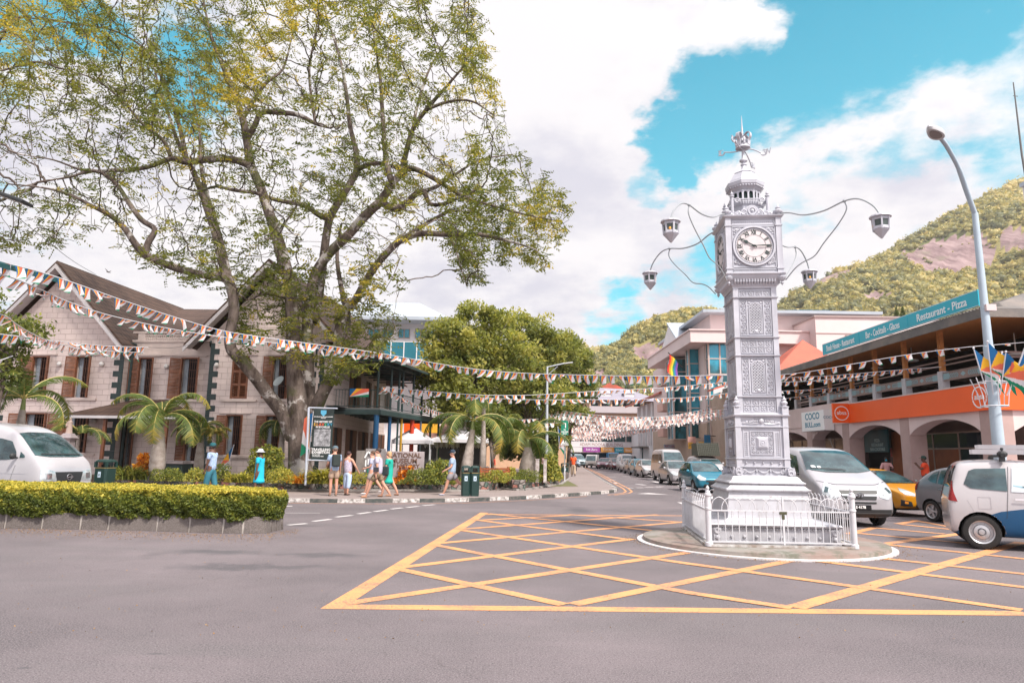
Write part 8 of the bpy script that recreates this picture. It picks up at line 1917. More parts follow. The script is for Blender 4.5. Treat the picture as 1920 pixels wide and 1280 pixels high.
# ----------------------------- people
M_SKIN=mat('skin_light',(.52,.27,.19),.55,var=.08);M_SKIND=mat('skin_dark',(.12,.055,.035),.55)
def skinmesh(name,V,E,R,m,parent,sub=1):
 me=bpy.data.meshes.new(name);me.from_pydata([tuple(v)for v in V],E,[]);me.materials.append(m)
 o=bpy.data.objects.new(name,me);COL.objects.link(o);sk=o.modifiers.new('s','SKIN');sk.use_smooth_shade=True
 for i,d in enumerate(me.skin_vertices[0].data):
  r=R[i];d.radius=r if isinstance(r,tuple)else(r,r);d.use_root=(i==0)
 u=o.modifiers.new('u','SUBSURF');u.levels=sub;u.render_levels=sub;bake(o)
 if not o.data.materials:o.data.materials.append(m)
 for p in o.data.polygons:p.use_smooth=True;p.material_index=0
 o.data.transform(wm(parent).inverted());o.parent=parent;return o
def person(label,px,py,zg,yaw,H=1.72,legs=((10,5),(-10,15)),arms=((10,15,8),(-10,15,8)),skin=None,top=None,topk='tee',low=None,lowk='shorts',hair=(.05,.03,.02),hairk='short',hat=None,shoe=(.3,.3,.32),bag=None,lean=0,build=1.0,headyaw=0,mask=None,pos=None,extra=None,zoff=0):
 """yaw: facing direction (radians, world); legs: (thigh swing, knee bend) left, right; arms: (swing, elbow bend, out)"""
 p=pos or G(px,py,zg);t=thing('person',(p.x,p.y,zg),label,'person',yaw);M=wm(t)
 skin=skin or M_SKIN;h=H;X=Vector((1,0,0));Y=Vector((0,1,0));Z=Vector((0,0,1))
 hipz=.52*h;hip=Vector((0,0,hipz));V,E,R,N=[],[],[],{}
 def add(k,v,r,prev=None):
  N[k]=len(V);V.append(M@Vector(v));R.append(r)
  if prev:E.append((N[prev],N[k]))
  return Vector(v)
 la=rad(lean);up=Vector((math.sin(la),0,math.cos(la)))
 b=build
# pose legs first so the lower foot stands on the ground
 J={}
 for s,(sw,kn)in zip((1,-1),legs):
  hp_=Vector((0,s*.052*h,0));d1=Vector((math.sin(rad(sw)),s*.02,-math.cos(rad(sw))));k_=hp_+d1*.245*h
  a2=rad(sw-kn);d2=Vector((math.sin(a2),0,-math.cos(a2)));an=k_+d2*.245*h;ft=an+Vector((.085*h,s*.012,-.022*h if kn<30 else-.035*h))
  J[s]=[hp_,k_,an,ft,Vector((an.x-.025*h,an.y,an.z-.025*h))]
 low_=min(J[1][3].z,J[-1][3].z,J[1][4].z,J[-1][4].z);hip.z=-low_+.012*h
 J={s:[q+hip for q in L]for s,L in J.items()}
 ch=hip+up*.19*h;sh=hip+up*.285*h;nk=hip+up*.33*h;hd=hip+up*.395*h+X*.012*h;
 add('hip',hip,(.085*h*b,.065*h*b));add('waist',hip+up*.09*h,(.078*h*b,.060*h*b),'hip');add('chest',ch,(.088*h*b,.066*h*b),'waist');add('sh',sh,(.075*h,.050*h),'chest')
 add('nk',nk,.034*h,'sh')
 cy,sy=math.cos(headyaw),math.sin(headyaw);fx=Vector((cy,sy,0))
 add('jaw',hd-Z*.025*h+fx*.012*h,(.040*h,.045*h),'nk');add('head',hd+Z*.018*h,(.046*h,.053*h),'jaw');add('crown',hd+Z*.052*h-fx*.006*h,(.034*h,.038*h),'head')
 add('nose',hd+fx*.062*h+Z*.000*h,.008*h,'jaw')
 for s in(1,-1):
  q=Vector((-sy,cy,0))*s;add('ear%d'%s,hd+q*.052*h+Z*.004*h,.010*h,'head')
  L=J[s];add('h%d'%s,L[0]-Z*.01,.054*h*b,'hip');add('k%d'%s,L[1],.034*h*b,'h%d'%s);m_=L[1].lerp(L[2],.35);add('c%d'%s,m_-X*.008*h,.033*h*b,'k%d'%s);add('a%d'%s,L[2],.021*h,'c%d'%s);add('f%d'%s,L[3],.019*h,'a%d'%s)
 AJ={}
 for s,(sw,el,out)in zip((1,-1),arms):
  S0=sh+Vector((0,s*.098*h*b,-.01*h));d1=Vector((math.sin(rad(sw)),s*math.sin(rad(out)),-math.cos(rad(sw)))).normalized();e=S0+d1*.165*h
  a2=rad(sw+el);d2=Vector((math.sin(a2),s*math.sin(rad(out))*(.4 if el<60 else-.6),-math.cos(a2))).normalized();w=e+d2*.145*h;pm_=w+d2*.042*h
  AJ[s]=(S0,e,w,d2)
  add('s%d'%s,S0,.034*h*b,'sh');add('e%d'%s,e,.024*h*b,'s%d'%s);add('w%d'%s,w,.015*h,'e%d'%s);add('p%d'%s,pm_,(.020*h,.012*h),'w%d'%s)
  sd=d2.cross(Z);sd=sd.normalized()if sd.length>.1 else X;sd2=X if abs(d2.x)<.7 else Z
  for j in range(4):
   q=pm_+sd2*(-.015+.010*j)*h;add('g%d%d'%(s,j),q+d2*.022*h,.0050*h,'p%d'%s);add('t%d%d'%(s,j),q+d2*(.036+.006*(j in(1,2)))*h-Y*s*.008*h,.0042*h,'g%d%d'%(s,j))
  add('th%d'%s,w+d2*.026*h+sd2*.026*h,.0055*h,'w%d'%s)
 skinmesh('body',V,E,R,skin,t)
 G_=lambda ks,es,rs_,nm,m:skinmesh(nm,[M@Vector(k)for k in ks],es,rs_,m,t)
 topm=top if not isinstance(top,tuple)else mat('cloth_%d_%d_%d'%tuple(int(c*100)for c in top),top,.85,var=.08,vs=6)
 lowm=low if not isinstance(low,tuple)else mat('cloth_%d_%d_%d'%tuple(int(c*100)for c in low),low,.85,var=.08,vs=6)
 g_=.012*h
 if topk in('tee','long','tank','dress'):
  ks=[hip-up*.075*h,hip+up*.09*h,ch,sh-up*.004*h,sh+up*.018*h];es=[(0,1),(1,2),(2,3),(3,4)];rr=[(.096*h*b+g_,.078*h*b+g_),(.084*h*b+g_,.066*h*b+g_),(.092*h*b+g_,.070*h*b+g_),(.076*h+g_,.052*h+g_),(.046*h,.040*h)]
  if topk=='dress':
   kn=(J[1][1]+J[-1][1])/2;ks[0]=hip-up*.04*h;ks+=[kn+Z*.06*h,kn-Z*.01*h];es+=[(0,5),(5,6)];rr+=[(.135*h,.115*h),(.150*h,.125*h)]
  if topk!='tank':
   for s in(1,-1):
    S0,e,w,d2=AJ[s];i=len(ks);ks+=[S0,S0.lerp(e,.70 if topk!='long' else 1)];es+=[(3,i),(i,i+1)];rr+=[.037*h*b+g_*.8,.030*h*b+g_]
    if topk=='long':ks+=[e.lerp(w,.9)];es+=[(i+1,i+2)];rr+=[.021*h+g_]
  G_(ks,es,rr,'dress' if topk=='dress' else 'shirt',topm)
 if lowk!='none':
  ks=[hip+up*.03*h,hip-Z*.035*h];es=[(0,1)];rr=[(.088*h*b+g_,.068*h*b+g_),(.090*h*b+g_,.070*h*b+g_)]
  f={'shorts':.80,'trousers':1.92,'crop':1.6}[lowk]
  for s in(1,-1):
   L=J[s];i=len(ks);ks+=[L[0]-Z*.03*h,L[0].lerp(L[1],min(f,1))];es+=[(1,i),(i,i+1)];rr+=[.056*h*b+g_,.045*h*b+g_*(1.2)]
   if f>1:ks+=[L[1].lerp(L[2],f-1)];es+=[(i+1,i+2)];rr+=[.034*h+g_]
  G_(ks,es,rr,{'shorts':'shorts','trousers':'trousers','crop':'trousers'}[lowk],lowm)
# shoes
 sm=mat('shoe_%d_%d'%(int(shoe[0]*100),int(shoe[2]*100)),shoe,.7)
 for s in(1,-1):
  L=J[s];an,ft=L[2],L[3];he=Vector((an.x-.028*h,an.y,ft.z+.002*h if L[4].z<ft.z+.03*h else L[4].z))
  G_([he,he.lerp(ft,.55)+Z*.008*h,ft+X*.012*h],[(0,1),(1,2)],[.022*h,(.025*h,.022*h),(.024*h,.014*h)],'shoe',sm)
# hair, hat, mask
 hm=mat('hair_%d_%d'%(int(hair[0]*100),int(hair[1]*100)),hair,.7,var=.3,vs=20);hc=hd
 if hairk!='none':
  mb=MB(M@Matrix.Translation(hc)@Matrix.Rotation(headyaw,4,'Z'));mb.ball((-.012*h,0,.030*h),.058*h,12,sc=(1.0,.94,.88))
  if hairk=='long':mb.ball((-.028*h,0,-.012*h),.055*h,10,sc=(.72,1.05,1.1))
  mb.build('hair',hm,t,smooth=True)
 if hat:
  k,c=hat;m=mat('hat_%d_%d_%d'%tuple(int(x*100)for x in c),c,.8,var=.08);mb=MB(M@Matrix.Translation(hc)@Matrix.Rotation(headyaw,4,'Z'))
  mb.lathe([(.060*h,.030*h),(.061*h,.050*h),(.052*h,.078*h),(.025*h,.092*h),(.004*h,.094*h)],(-.004*h,0,0),14)
  if k=='cap':mb.prism([(.045*h,-.040*h,.034*h),(.10*h,-.026*h,.028*h),(.108*h,0,.028*h),(.10*h,.026*h,.028*h),(.045*h,.040*h,.034*h)],(0,0,.006*h))
  else:mb.lathe([(.060*h,.034*h),(.098*h,.020*h),(.10*h,.024*h),(.060*h,.040*h)],(-.004*h,0,0),18)
  mb.build('cap' if k=='cap' else 'sun_hat',m,t,smooth='auto')
 mb=MB(M@Matrix.Translation(hc)@Matrix.Rotation(headyaw,4,'Z'))
 for s in(1,-1):mb.ball((.050*h,s*.020*h,.016*h),.0065*h,6)
 mb.build('eyes',M_BLK,t)
 if mask:mb=MB(M@Matrix.Translation(hc)@Matrix.Rotation(headyaw,4,'Z'));mb.ball((.028*h,0,-.016*h),.042*h,10,sc=(1.0,.95,.8));mb.build('face_mask',mat('mask_%d'%int(mask[2]*100),mask,.8),t,smooth=True)
 if bag:
  k,c=bag;m=mat('bag_%d_%d'%(int(c[0]*100),int(c[2]*100)),c,.75)
  if k=='backpack':mb=MB(M);q=hip+up*.19*h-X*.12*h;mb.box(tuple(q),(.12*h,.16*h,.25*h));b_=mb.build('backpack',m,t,bevel=.05,seg=3)
  elif k=='shoulder':mb=MB(M);q=hip+up*.06*h+Y*.14*h;mb.box(tuple(q),(.10*h,.04*h,.09*h));mb.tube([tuple(q+Z*.05*h),tuple(ch+Y*.02*h+X*.075*h),tuple(sh-Y*.06*h+Z*.03*h)],.006*h,5);mb.build('shoulder_bag',m,t,bevel=.02)
  elif k=='hand':mb=MB(M);q=AJ[-1][2]+AJ[-1][3]*.06*h-Z*.11*h;mb.box(tuple(q),(.10*h,.03*h,.17*h));mb.tube([tuple(q+Z*.08*h-X*.03*h),tuple(q+Z*.12*h),tuple(q+Z*.08*h+X*.03*h)],.004*h,5);mb.build('hand_bag',m,t,bevel=.01)
  elif k=='front':mb=MB(M);q=hip+up*.05*h+X*.05*h+Y*.13*h;mb.box(tuple(q),(.19*h,.07*h,.20*h));mb.build('tote_bag',m,t,bevel=.04)
 if extra:extra(t,M,h,hip,ch,sh,AJ)
 return t
TOC=PI/2
person('man in pale blue shirt and grey cap with a black backpack before the banner',624,929.5,.12,rad(118),1.76,((2,2),(-2,2)),((14,60,8),(6,10,8)),top=(.36,.47,.64),low=(.38,.27,.20),hair=(.2,.15,.12),hat=('cap',(.10,.15,.18)),bag=('backpack',(.02,.03,.028)),shoe=(.20,.14,.10),build=1.05)
def f_pat(a,b_):
 def fn(g,v,b):return g.mix(g.mr(g.noise(v,48,2,.5),.46,.54),a,b_)
 return fn
person('woman in a patterned sleeveless top and pale blue trousers standing with hand on hip',650,928,.12,rad(70),1.60,((6,8),(-6,4)),((25,95,25),(8,25,35)),top=mat('patterned_lilac',rough=.85,fn=f_pat((.30,.27,.42),(.62,.55,.60))),topk='tank',low=(.42,.52,.70),lowk='crop',hair=(.05,.02,.02),shoe=(.08,.05,.04),build=1.05)
person('man in lilac tee shirt and camouflage shorts striding past the wooden screen',706,933,.12,rad(178),1.80,((30,12),(-26,10)),((-4,8,6),(8,14,6)),top=(.50,.47,.58),low=mat('camouflage',rough=.9,fn=f_pat((.10,.07,.04),(.30,.23,.15))),hair=(.03,.02,.02),shoe=(.35,.18,.10),build=1.02,bag=('shoulder',(.03,.03,.04)))
person('companion in white shoes half hidden behind the man in camouflage shorts',697,930,.12,rad(175),1.66,((20,8),(-24,12)),((4,70,6),(-6,50,6)),top=(.45,.46,.60),low=(.35,.30,.28),hair=(.10,.05,.03),shoe=(.62,.60,.62),pos=G(696,926.5,.12))
person('blonde woman in a bright green dress walking left with a dark bag',727,931,.12,rad(170),1.64,((20,12),(-22,6)),((10,100,10),(-4,12,8)),top=(.01,.38,.30),topk='dress',lowk='none',low=None,hair=(.48,.30,.16),hairk='long',shoe=(.18,.09,.05),bag=('front',(.02,.035,.04)))
def camera_prop(t,M,h,hip,ch,sh,AJ):
 mb=MB(M);q=hip+Vector((.12*h,.02*h,.09*h));mb.box(tuple(q),(.05*h,.07*h,.05*h));mb.lathe([(.02*h,0),(.02*h,.05*h)],tuple(q),8);mb.tube([tuple(q),tuple(ch+Vector((.07*h,.05*h,0))),tuple(sh+Vector((0,.05*h,.02*h)))],.004*h,4);mb.build('camera_and_strap',M_BLK,t)
person('elderly man in light blue shirt, grey shorts and cap beside the double bin',846,928.5,.12,rad(182),1.74,((22,4),(-34,22)),((6,55,10),(-8,14,8)),top=(.38,.50,.66),low=(.26,.24,.26),hair=(.25,.22,.2),hat=('cap',(.03,.05,.08)),shoe=(.36,.38,.46),lean=-2,build=1.14,extra=camera_prop)
def parcel(t,M,h,hip,ch,sh,AJ):
 mb=MB(M);q=AJ[-1][2]+AJ[-1][3]*.06*h;mb.box(tuple(q-Vector((0,0,.03*h))),(.11*h,.03*h,.14*h));mb.build('paper_parcel',mat('brown_paper',(.30,.17,.10),.8),t,bevel=.01)
person('man in a blue checked shirt, jeans and teal cap behind the hedge',392,923,.12,rad(172),1.80,((10,4),(-10,6)),((5,10,6),(10,18,6)),skin=M_SKIND,top=mat('blue_check',rough=.85,fn=f_pat((.22,.36,.60),(.50,.58,.72))),low=(.03,.15,.20),lowk='trousers',hair=(.02,.02,.02),hat=('cap',(.01,.10,.12)),mask=(.02,.02,.03),extra=parcel,pos=G(392,930,.12))
person('woman in a turquoise dress and white hat walking left behind the hedge',483,925,.12,rad(175),1.62,((10,4),(-10,6)),((-2,8,8),(8,20,8)),skin=M_SKIND,top=(.01,.42,.58),topk='dress',lowk='none',hair=(.02,.02,.02),hat=('sun',(.62,.64,.70)),mask=(.02,.02,.03),shoe=(.02,.02,.02),bag=('hand',(.04,.06,.08)),build=1.05,pos=G(483,931,.12))
person('man in an orange tee shirt and khaki trousers walking away along the pavement',1075,893,.12,rad(88),1.74,((8,6),(-10,16)),((6,10,8),(-8,10,8)),skin=M_SKIND,top=(.80,.10,.02),low=(.40,.30,.22),lowk='trousers',hair=(.02,.02,.02),hat=('cap',(.01,.05,.05)),shoe=(.03,.05,.05),bag=('hand',(.03,.03,.03)))
person('man in an orange shirt and cap standing by the arcade pillar behind the yellow coupe',1728,900,.12,rad(150),1.74,((3,4),(-3,4)),((30,110,14),(25,120,14)),skin=M_SKIND,top=(.72,.07,.02),low=(.05,.06,.10),lowk='trousers',hair=(.02,.02,.02),hat=('cap',(.01,.05,.04)),pos=Vector((18.3,30.6,.12)),build=1.15)
person('man in a pink shirt and blue face mask under the arcade',1660,895,.12,rad(-120),1.70,((3,4),(-3,4)),((40,60,20),(20,70,20)),skin=M_SKIND,top=(.60,.33,.33),topk='long',low=(.05,.05,.08),lowk='trousers',hair=(.02,.02,.02),hairk='short',mask=(.02,.35,.50),pos=Vector((18.9,34.8,.12)))
person('person in dark clothes standing in the shade beside the cash machine',1695,890,.12,rad(-90),1.66,((2,3),(-2,3)),((10,40,10),(5,20,10)),skin=M_SKIND,top=(.14,.06,.05),low=(.04,.04,.06),lowk='trousers',hair=(.02,.02,.02),pos=Vector((20.4,34.9,.12)))
person('child in a red dress walking under the trees',927,880,.14,rad(20),1.25,((14,8),(-14,8)),((8,10,8),(-8,10,8)),skin=M_SKIND,top=(.70,.07,.03),topk='dress',lowk='none',hair=(.02,.02,.02),pos=G(927,877,.14))
person('woman in a pale blue dress walking across the lawn',951,880,.14,rad(170),1.60,((18,8),(-18,10)),((8,10,8),(-8,10,8)),skin=M_SKIND,top=(.30,.45,.66),topk='dress',lowk='none',hair=(.02,.02,.02),hat=('sun',(.5,.55,.65)),pos=G(951,873,.14))
person('person in a pink patterned top behind the white posts',1016,895,.12,rad(-90),1.62,((5,5),(-5,5)),((8,10,8),(-8,10,8)),skin=M_SKIND,top=mat('pink_pattern',rough=.85,fn=f_pat((.60,.16,.14),(.60,.55,.60))),low=(.05,.05,.09),lowk='trousers',hair=(.02,.02,.02),pos=G(1019,893,.12)+Vector((0,3.2,0)))
# driver of the minibus
dp=wm(VL_)@Vector((.82,-.42,.62))
# ----------------------------- bunting in the island colours
FB_,FY_,FR_,FW_,FG_=[mat('flag_'+n,c,.75,var=.06)for n,c in(('blue',(.01,.13,.34)),('yellow',(.86,.46,.03)),('red',(.78,.17,.10)),('white',(.74,.72,.75)),('green',(.01,.24,.13)))]
FM_=[FB_,FY_,FR_,FW_,FG_]
for m in FM_:
 nt=m.node_tree;g=NG(nt);b=g.N['Principled BSDF'];t=g.n('ShaderNodeBsdfTranslucent')
 l=b.inputs['Base Color'].links[0].from_socket;g.L.new(l,t.inputs[0]);mx=g.n('ShaderNodeMixShader');mx.inputs[0].default_value=.38
 g.L.new(b.outputs[0],mx.inputs[1]);g.L.new(t.outputs[0],mx.inputs[2]);g.L.new(mx.outputs[0],g.N['Material Output'].inputs[0])
FPALE=[mat('backlit_flag_'+n,c,.8,var=.05)for n,c in(('blue',(.42,.55,.66)),('yellow',(.82,.68,.50)),('red',(.80,.42,.38)),('white',(.80,.76,.79)),('green',(.66,.74,.73)))]  # backlit, overexposed look of the far flags is put into these pale colours
M_TAPE=mat('white_tape',(.66,.66,.70),.6)
def flagpts(w,h,curl,sw,pw=.30):
 """list of (material, polygon) for a small pennant in the island flag pattern; hangs from z=0, x in 0..w"""
 def q(x,z):
  f=-z/h;return(x+sw*f*f*h,curl*h*f*f*(.6+.8*math.sin(3*x/w+curl*9)),z*(1-.25*abs(curl)))
 A=(w*(.5-pw),-h*.98);tl,a,b,tr=(0,0),(w*.27,0),(w*.48,0),(w*.84,0);r0=(w,0);r1=(w*.97,-h*.28);r2=(w*.88,-h*.82);br=(w*(.5+pw)*.98,-h)
 out=[]
 for k,P3 in enumerate(([tl,a,A],[a,b,A],[b,tr,A],[tr,r0,r1,r2,A],[r2,br,A])):out.append((k,P3))
 res=[]
 for k,P3 in out:
  n=4;fan=P3[:-1];ap=P3[-1]
  for i in range(len(fan)-1):
   for j in range(n):
    f0,f1=j/n,(j+1)/n
    L=[q(*[fan[i][c]*(1-f0)+ap[c]*f0 for c in(0,1)]),q(*[fan[i+1][c]*(1-f0)+ap[c]*f0 for c in(0,1)]),q(*[fan[i+1][c]*(1-f1)+ap[c]*f1 for c in(0,1)])]
    if j<n-1:L.append(q(*[fan[i][c]*(1-f1)+ap[c]*f1 for c in(0,1)]))
    res.append((k,L))
 return res
FV={}
def flag_proto(w,h,v):
 key=(round(w,3),round(h,3),v)
 if key not in FV:
  r=random.Random(v*7+3);mb=MB();
  for k,L in flagpts(w,h,(0,.3,-.45,.7,-.2,-.8)[v],(0,.25,-.2,.5,-.45,.75)[v]):mb.poly(L,k)
  o=mb.build('flag',FM_,None,fixn=False);me=o.data;bpy.data.objects.remove(o);FV[key]=me
 return FV[key]
GB_='strings of flag bunting across the junction'
def bunting(label,pts,w=.24,h=.30,gap=.34,sag=0,seed=1,merged=False,start=.1,skip=0,blow=0.4,group=GB_,rope=.012,flip=False):
 """pts: list of (px, py, depth)"""
 r=random.Random(seed);path=[Vector(q)for q in smooth_path([P(*q)for q in pts],10)];t=thing('bunting',path[len(path)//2],label,'bunting',group=group)
 mb=MB();mb.tube(path,rope,4,cap=False)
 pos=resample(path,gap);inst=[]
 for k in range(int(start/gap),len(pos)-1):
  if r.random()<.04:continue
  a,b=pos[k],pos[k+1];d=(b-a).normalized()
  if flip:d=-d;a=b
  x=d;z=Vector((0,0,1));z=(z-x*z.dot(x)).normalized();y=z.cross(x)
  tw=rad(r.gauss(0,22))+blow*r.random();Rr=Matrix((x,y,z)).transposed().to_4x4()@Matrix.Rotation(tw,4,'X');s=r.uniform(.88,1.1)
  inst.append((Matrix.Translation(a-Vector((0,0,rope)))@Rr@Matrix.Scale(s,4),r.choice((0,0,1,1,2,3,4,5))))
 if merged:
  mb.build('cord',M_TAPE,t,fixn=False);mf=MB()
  for Mx,v in inst:
   mf.M=Mx
   w2,h2=w,h;A=(w2*.35,0,-h2);
   L=[(0,0,0),(w2*.3,0,0),(w2*.58,0,0),(w2,0,0),(w2*.92,.05*h2,-h2*.45),(w2*.84,.08*h2,-h2*.8),(w2*.70,0,-h2)]
   for k in range(2):mf.poly([L[k],L[k+1],A],k)
   mf.poly([L[2],L[3],L[4],A],2);mf.poly([L[4],L[5],A],3);mf.poly([L[5],L[6],A],4)
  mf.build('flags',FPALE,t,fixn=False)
 else:
  mb.build('cord',M_TAPE,t,fixn=False);I=wm(t).inverted()
  for Mx,v in inst[:100]:
   o=bpy.data.objects.new('flag',flag_proto(w,h,v));COL.objects.link(o);o.parent=t;o.matrix_local=I@Mx
 return t
bunting('long bunting of large flags from the upper left corner past the big tree',[(-40,470,12.2),(0,489,12.8),(100,517,14.4),(240,566,17.5),(340,598,20),(430,622,22),(560,641,24),(700,660,26),(850,686,25),(960,698,24),(1100,703,22),(1240,705,20),(1370,703,18.5)],.26,.29,.335,seed=3)
bunting('second bunting running just under the long one on the left',[(-30,505,12.5),(20,520,13.5),(75,542,15),(130,566,17),(210,592,19),(330,618,22),(430,633,24),(560,648,25.5),(700,668,27)],.22,.24,.31,seed=5,blow=.9)
bunting('short bunting of evenly spaced flags low over the left windows',[(-20,625,17.5),(0,626,18),(60,633,19),(130,642,21),(200,648,23),(278,651,25)],.20,.24,.29,seed=7)
bunting('bunting seen almost edge on curving down to the left windows',[(-20,585,14),(10,592,14.5),(30,607,15.5),(60,625,17.5),(100,641,20),(160,655,23),(270,661,26)],.22,.26,.30,seed=9,blow=1.2)
bunting('scrap of bunting at the far left above the palm',[(-30,680,18),(0,675,18.4),(24,667,18.8)],.22,.2,.3,seed=10)
bunting('bunting from the verandah corner across the street at balcony height',[(716,726,33),(800,733,32.5),(900,740,32.5),(1000,740,33.5),(1100,734,35),(1200,729,37),(1300,722,38.5),(1372,715,39.5)],.27,.27,.46,seed=11)
bunting('lower bunting through the street trees to the right pavement',[(880,744,35),(980,748.5,35),(1080,749,36),(1200,748,38),(1300,744,40),(1372,736,41)],.28,.30,.48,seed=13)
bunting('bunting looping down the verandah edge past the coloured posts',[(716,728,32.6),(760,748,35),(800,766,39),(850,778,43),(905,786,46)],.26,.30,.40,seed=15)
bunting('highest bunting on the right from the tower to the terrace columns',[(1460,703,30),(1520,696,29),(1600,682,28),(1700,665,27),(1800,652,26),(1880,645,25.5),(1930,641,25)],.27,.27,.55,seed=17)
bunting('bunting crossing in front of the chevron panels',[(1460,708,36),(1540,705,34),(1620,699,32),(1700,692,31),(1765,688,30)],.24,.24,.36,seed=19)
bunting('bunting meeting the last low post above the orange band',[(1460,733,42),(1520,730,41),(1580,726,40),(1640,719,39)],.26,.26,.40,seed=21)
bunting('lowest bunting beside the white sign box',[(1460,748,46),(1510,742,44),(1560,735,42),(1592,730,41)],.27,.27,.40,seed=23)
bunting('bunting just right of the tower shaft running to the orange band',[(1458,716,37),(1520,714,36),(1580,708,35),(1640,702,34)],.24,.24,.38,seed=24)
GF_='many rows of bunting strung down the street'
rr_=random.Random(77);k=0
for D in list(np.arange(56,78,1.35))+list(np.arange(79,113,2.0)):
 zL,zR=5.25+rr_.uniform(-.35,.35),5.5+rr_.uniform(-.3,.7);sg=rr_.uniform(.5,1.0)
 xl,xr=1.2+D*.03,18.4
 pts=[]
 for f in np.linspace(0,1,6):
  X=xl+(xr-xl)*f;z=zL+(zR-zL)*f-sg*4*f*(1-f);q=PR((X,D,z));pts.append((q[0],q[1],D))
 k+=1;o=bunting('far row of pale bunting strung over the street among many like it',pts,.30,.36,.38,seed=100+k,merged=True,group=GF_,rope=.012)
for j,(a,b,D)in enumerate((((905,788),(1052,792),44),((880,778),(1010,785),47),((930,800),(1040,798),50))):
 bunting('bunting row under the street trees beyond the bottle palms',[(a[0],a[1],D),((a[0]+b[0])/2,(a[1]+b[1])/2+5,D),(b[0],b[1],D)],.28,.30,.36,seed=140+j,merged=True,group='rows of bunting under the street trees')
# ----------------------------- flags on poles
def cloth_flag(name,label,base,top,w,h,dirv_,droop=.5,seed=1,pole_r=.014,group=None,cols=None,lift=0.0,parent=None):
 """pole from base to top, a fan patterned flag hanging from its upper part"""
 t=thing(name,base,label,'flag',group=group);base=Vector(base);top=Vector(top)
 mb=MB();mb.tube([base,top],pole_r,7);mb.ball(tuple(top),pole_r*2,8);mb.build('pole',M_TAPE,t)
 d=Vector(dirv_).normalized();ax=(base-top).normalized();r=random.Random(seed);nu,nv=40,26;ph=r.uniform(0,6)
 def S(u,v):
  p=top+ax*(h*v+.02);fold=math.sin(u*7+ph+v*2)*.10*w*u
  return p+d*(w*u*(1-.35*droop))+Vector((0,0,-1))*(droop*w*u*(1.0+.4*u))+d.cross(Vector((0,0,1)))*fold+Vector((0,0,lift*w*u))
 mb=MB();i=mb.pts([S(a/nu,b/nv)for a in range(nu+1)for b in range(nv+1)])
 for a in range(nu):
  for b in range(nv):
   u,v=(a+.5)/nu,1-(b+.5)/nv;k_=i+a*(nv+1)+b
   if cols:m_=cols(u,v)
   else:
    an=math.degrees(math.atan2(v*1.0,u*1.6));m_=0 if an>58 else 1 if an>40 else 2 if an>24 else 3 if an>12 else 4
   mb.face((k_,k_+nv+1,k_+nv+2,k_+1),m_)
 mb.build('cloth',FM_,t,smooth=True,fixn=False);return t
GFg='small national flags standing in the garden'
b_=G(241,884,.45);cloth_flag('garden_flag','limp orange yellow and blue flag on a short pole beside the left bin',b_,(b_.x+.05,b_.y,b_.z+1.5),.62,.95,(-.55,-.2,0),.85,1,group=GFg)
b_=G(422,893,.45);cloth_flag('garden_flag','tilted flag with long white and red folds between the man and the woman in turquoise',b_,(b_.x+.30,b_.y,b_.z+1.5),.85,.75,(-.6,-.1,0),.9,2,group=GFg)
b_=G(66,860,.45);cloth_flag('garden_flag','limp flag showing green and blue above the minibus roof',b_+Vector((0,0,1.3)),(b_.x+.25,b_.y,b_.z+4.0),.9,1.0,(-.2,-.1,0),1.2,3,group=GFg)
b_=G(574,902,.45);cloth_flag('sail_flag','tall narrow feather flag left of the black banner',b_,(b_.x+.12,b_.y,b_.z+2.9),.42,1.6,(-.7,-.1,0),.45,4)
b_=P(657,741,32.9);t_=thing('balcony_flag',b_,'rectangular national flag tied flat to the verandah railing','flag');mb=MB();q0=P(656,728,32.85);q1=P(691,744,32.85)
W_f,H_f=q1.x-q0.x,q0.z-q1.z
ap=(q0.x,q1.z)
for k_,L in enumerate(([(0,1),(.34,1),(0,0)],[(.34,1),(.66,1),(0,0)],[(.66,1),(1,1),(1,.66),(0,0)],[(1,.66),(1,.33),(0,0)],[(1,.33),(1,0),(0,0)])):
 mb.prism([(q0.x+W_f*u,32.85,q1.z+H_f*v)for u,v in L],(0,.012,0),k_)
mb.build('cloth',FM_,t_)
b_=P(1049,842,42);cloth_flag('hanging_flag','orange and yellow flag hanging by the tall mixed shrub',b_,(b_.x-.1,b_.y,P(1044,800,42).z),.65,1.2,(.3,-.1,0),.9,6)
# rainbow flag on the glass building
b_=P(1279,688,65);tp=P(1253,661,63);rb=[mat('rb%d'%i,c,.7)for i,c in enumerate(((.6,.03,.02),(.75,.25,.02),(.75,.55,.03),(.03,.25,.10),(.03,.12,.40),(.20,.06,.30)))]
t_=thing('rainbow_flag',b_,'rainbow striped flag on a slanting pole at the corner of the glass fronted building','flag');mb=MB();mb.tube([b_,tp],.05,6);mb.build('pole',M_BLK,t_)
mb=MB();d_=(b_-tp).normalized()
for i in range(6):
 for j in range(6):
  def Sx(u,v):return tp+d_*(.2+1.9*u)+Vector((-.18*v+.08*math.sin(v*6+u*3),0,-1.75*v))
  mb.poly([Sx(i/6,j/6),Sx((i+1)/6,j/6),Sx((i+1)/6,(j+1)/6),Sx(i/6,(j+1)/6)],i)
mb.build('cloth',rb,t_,fixn=False)
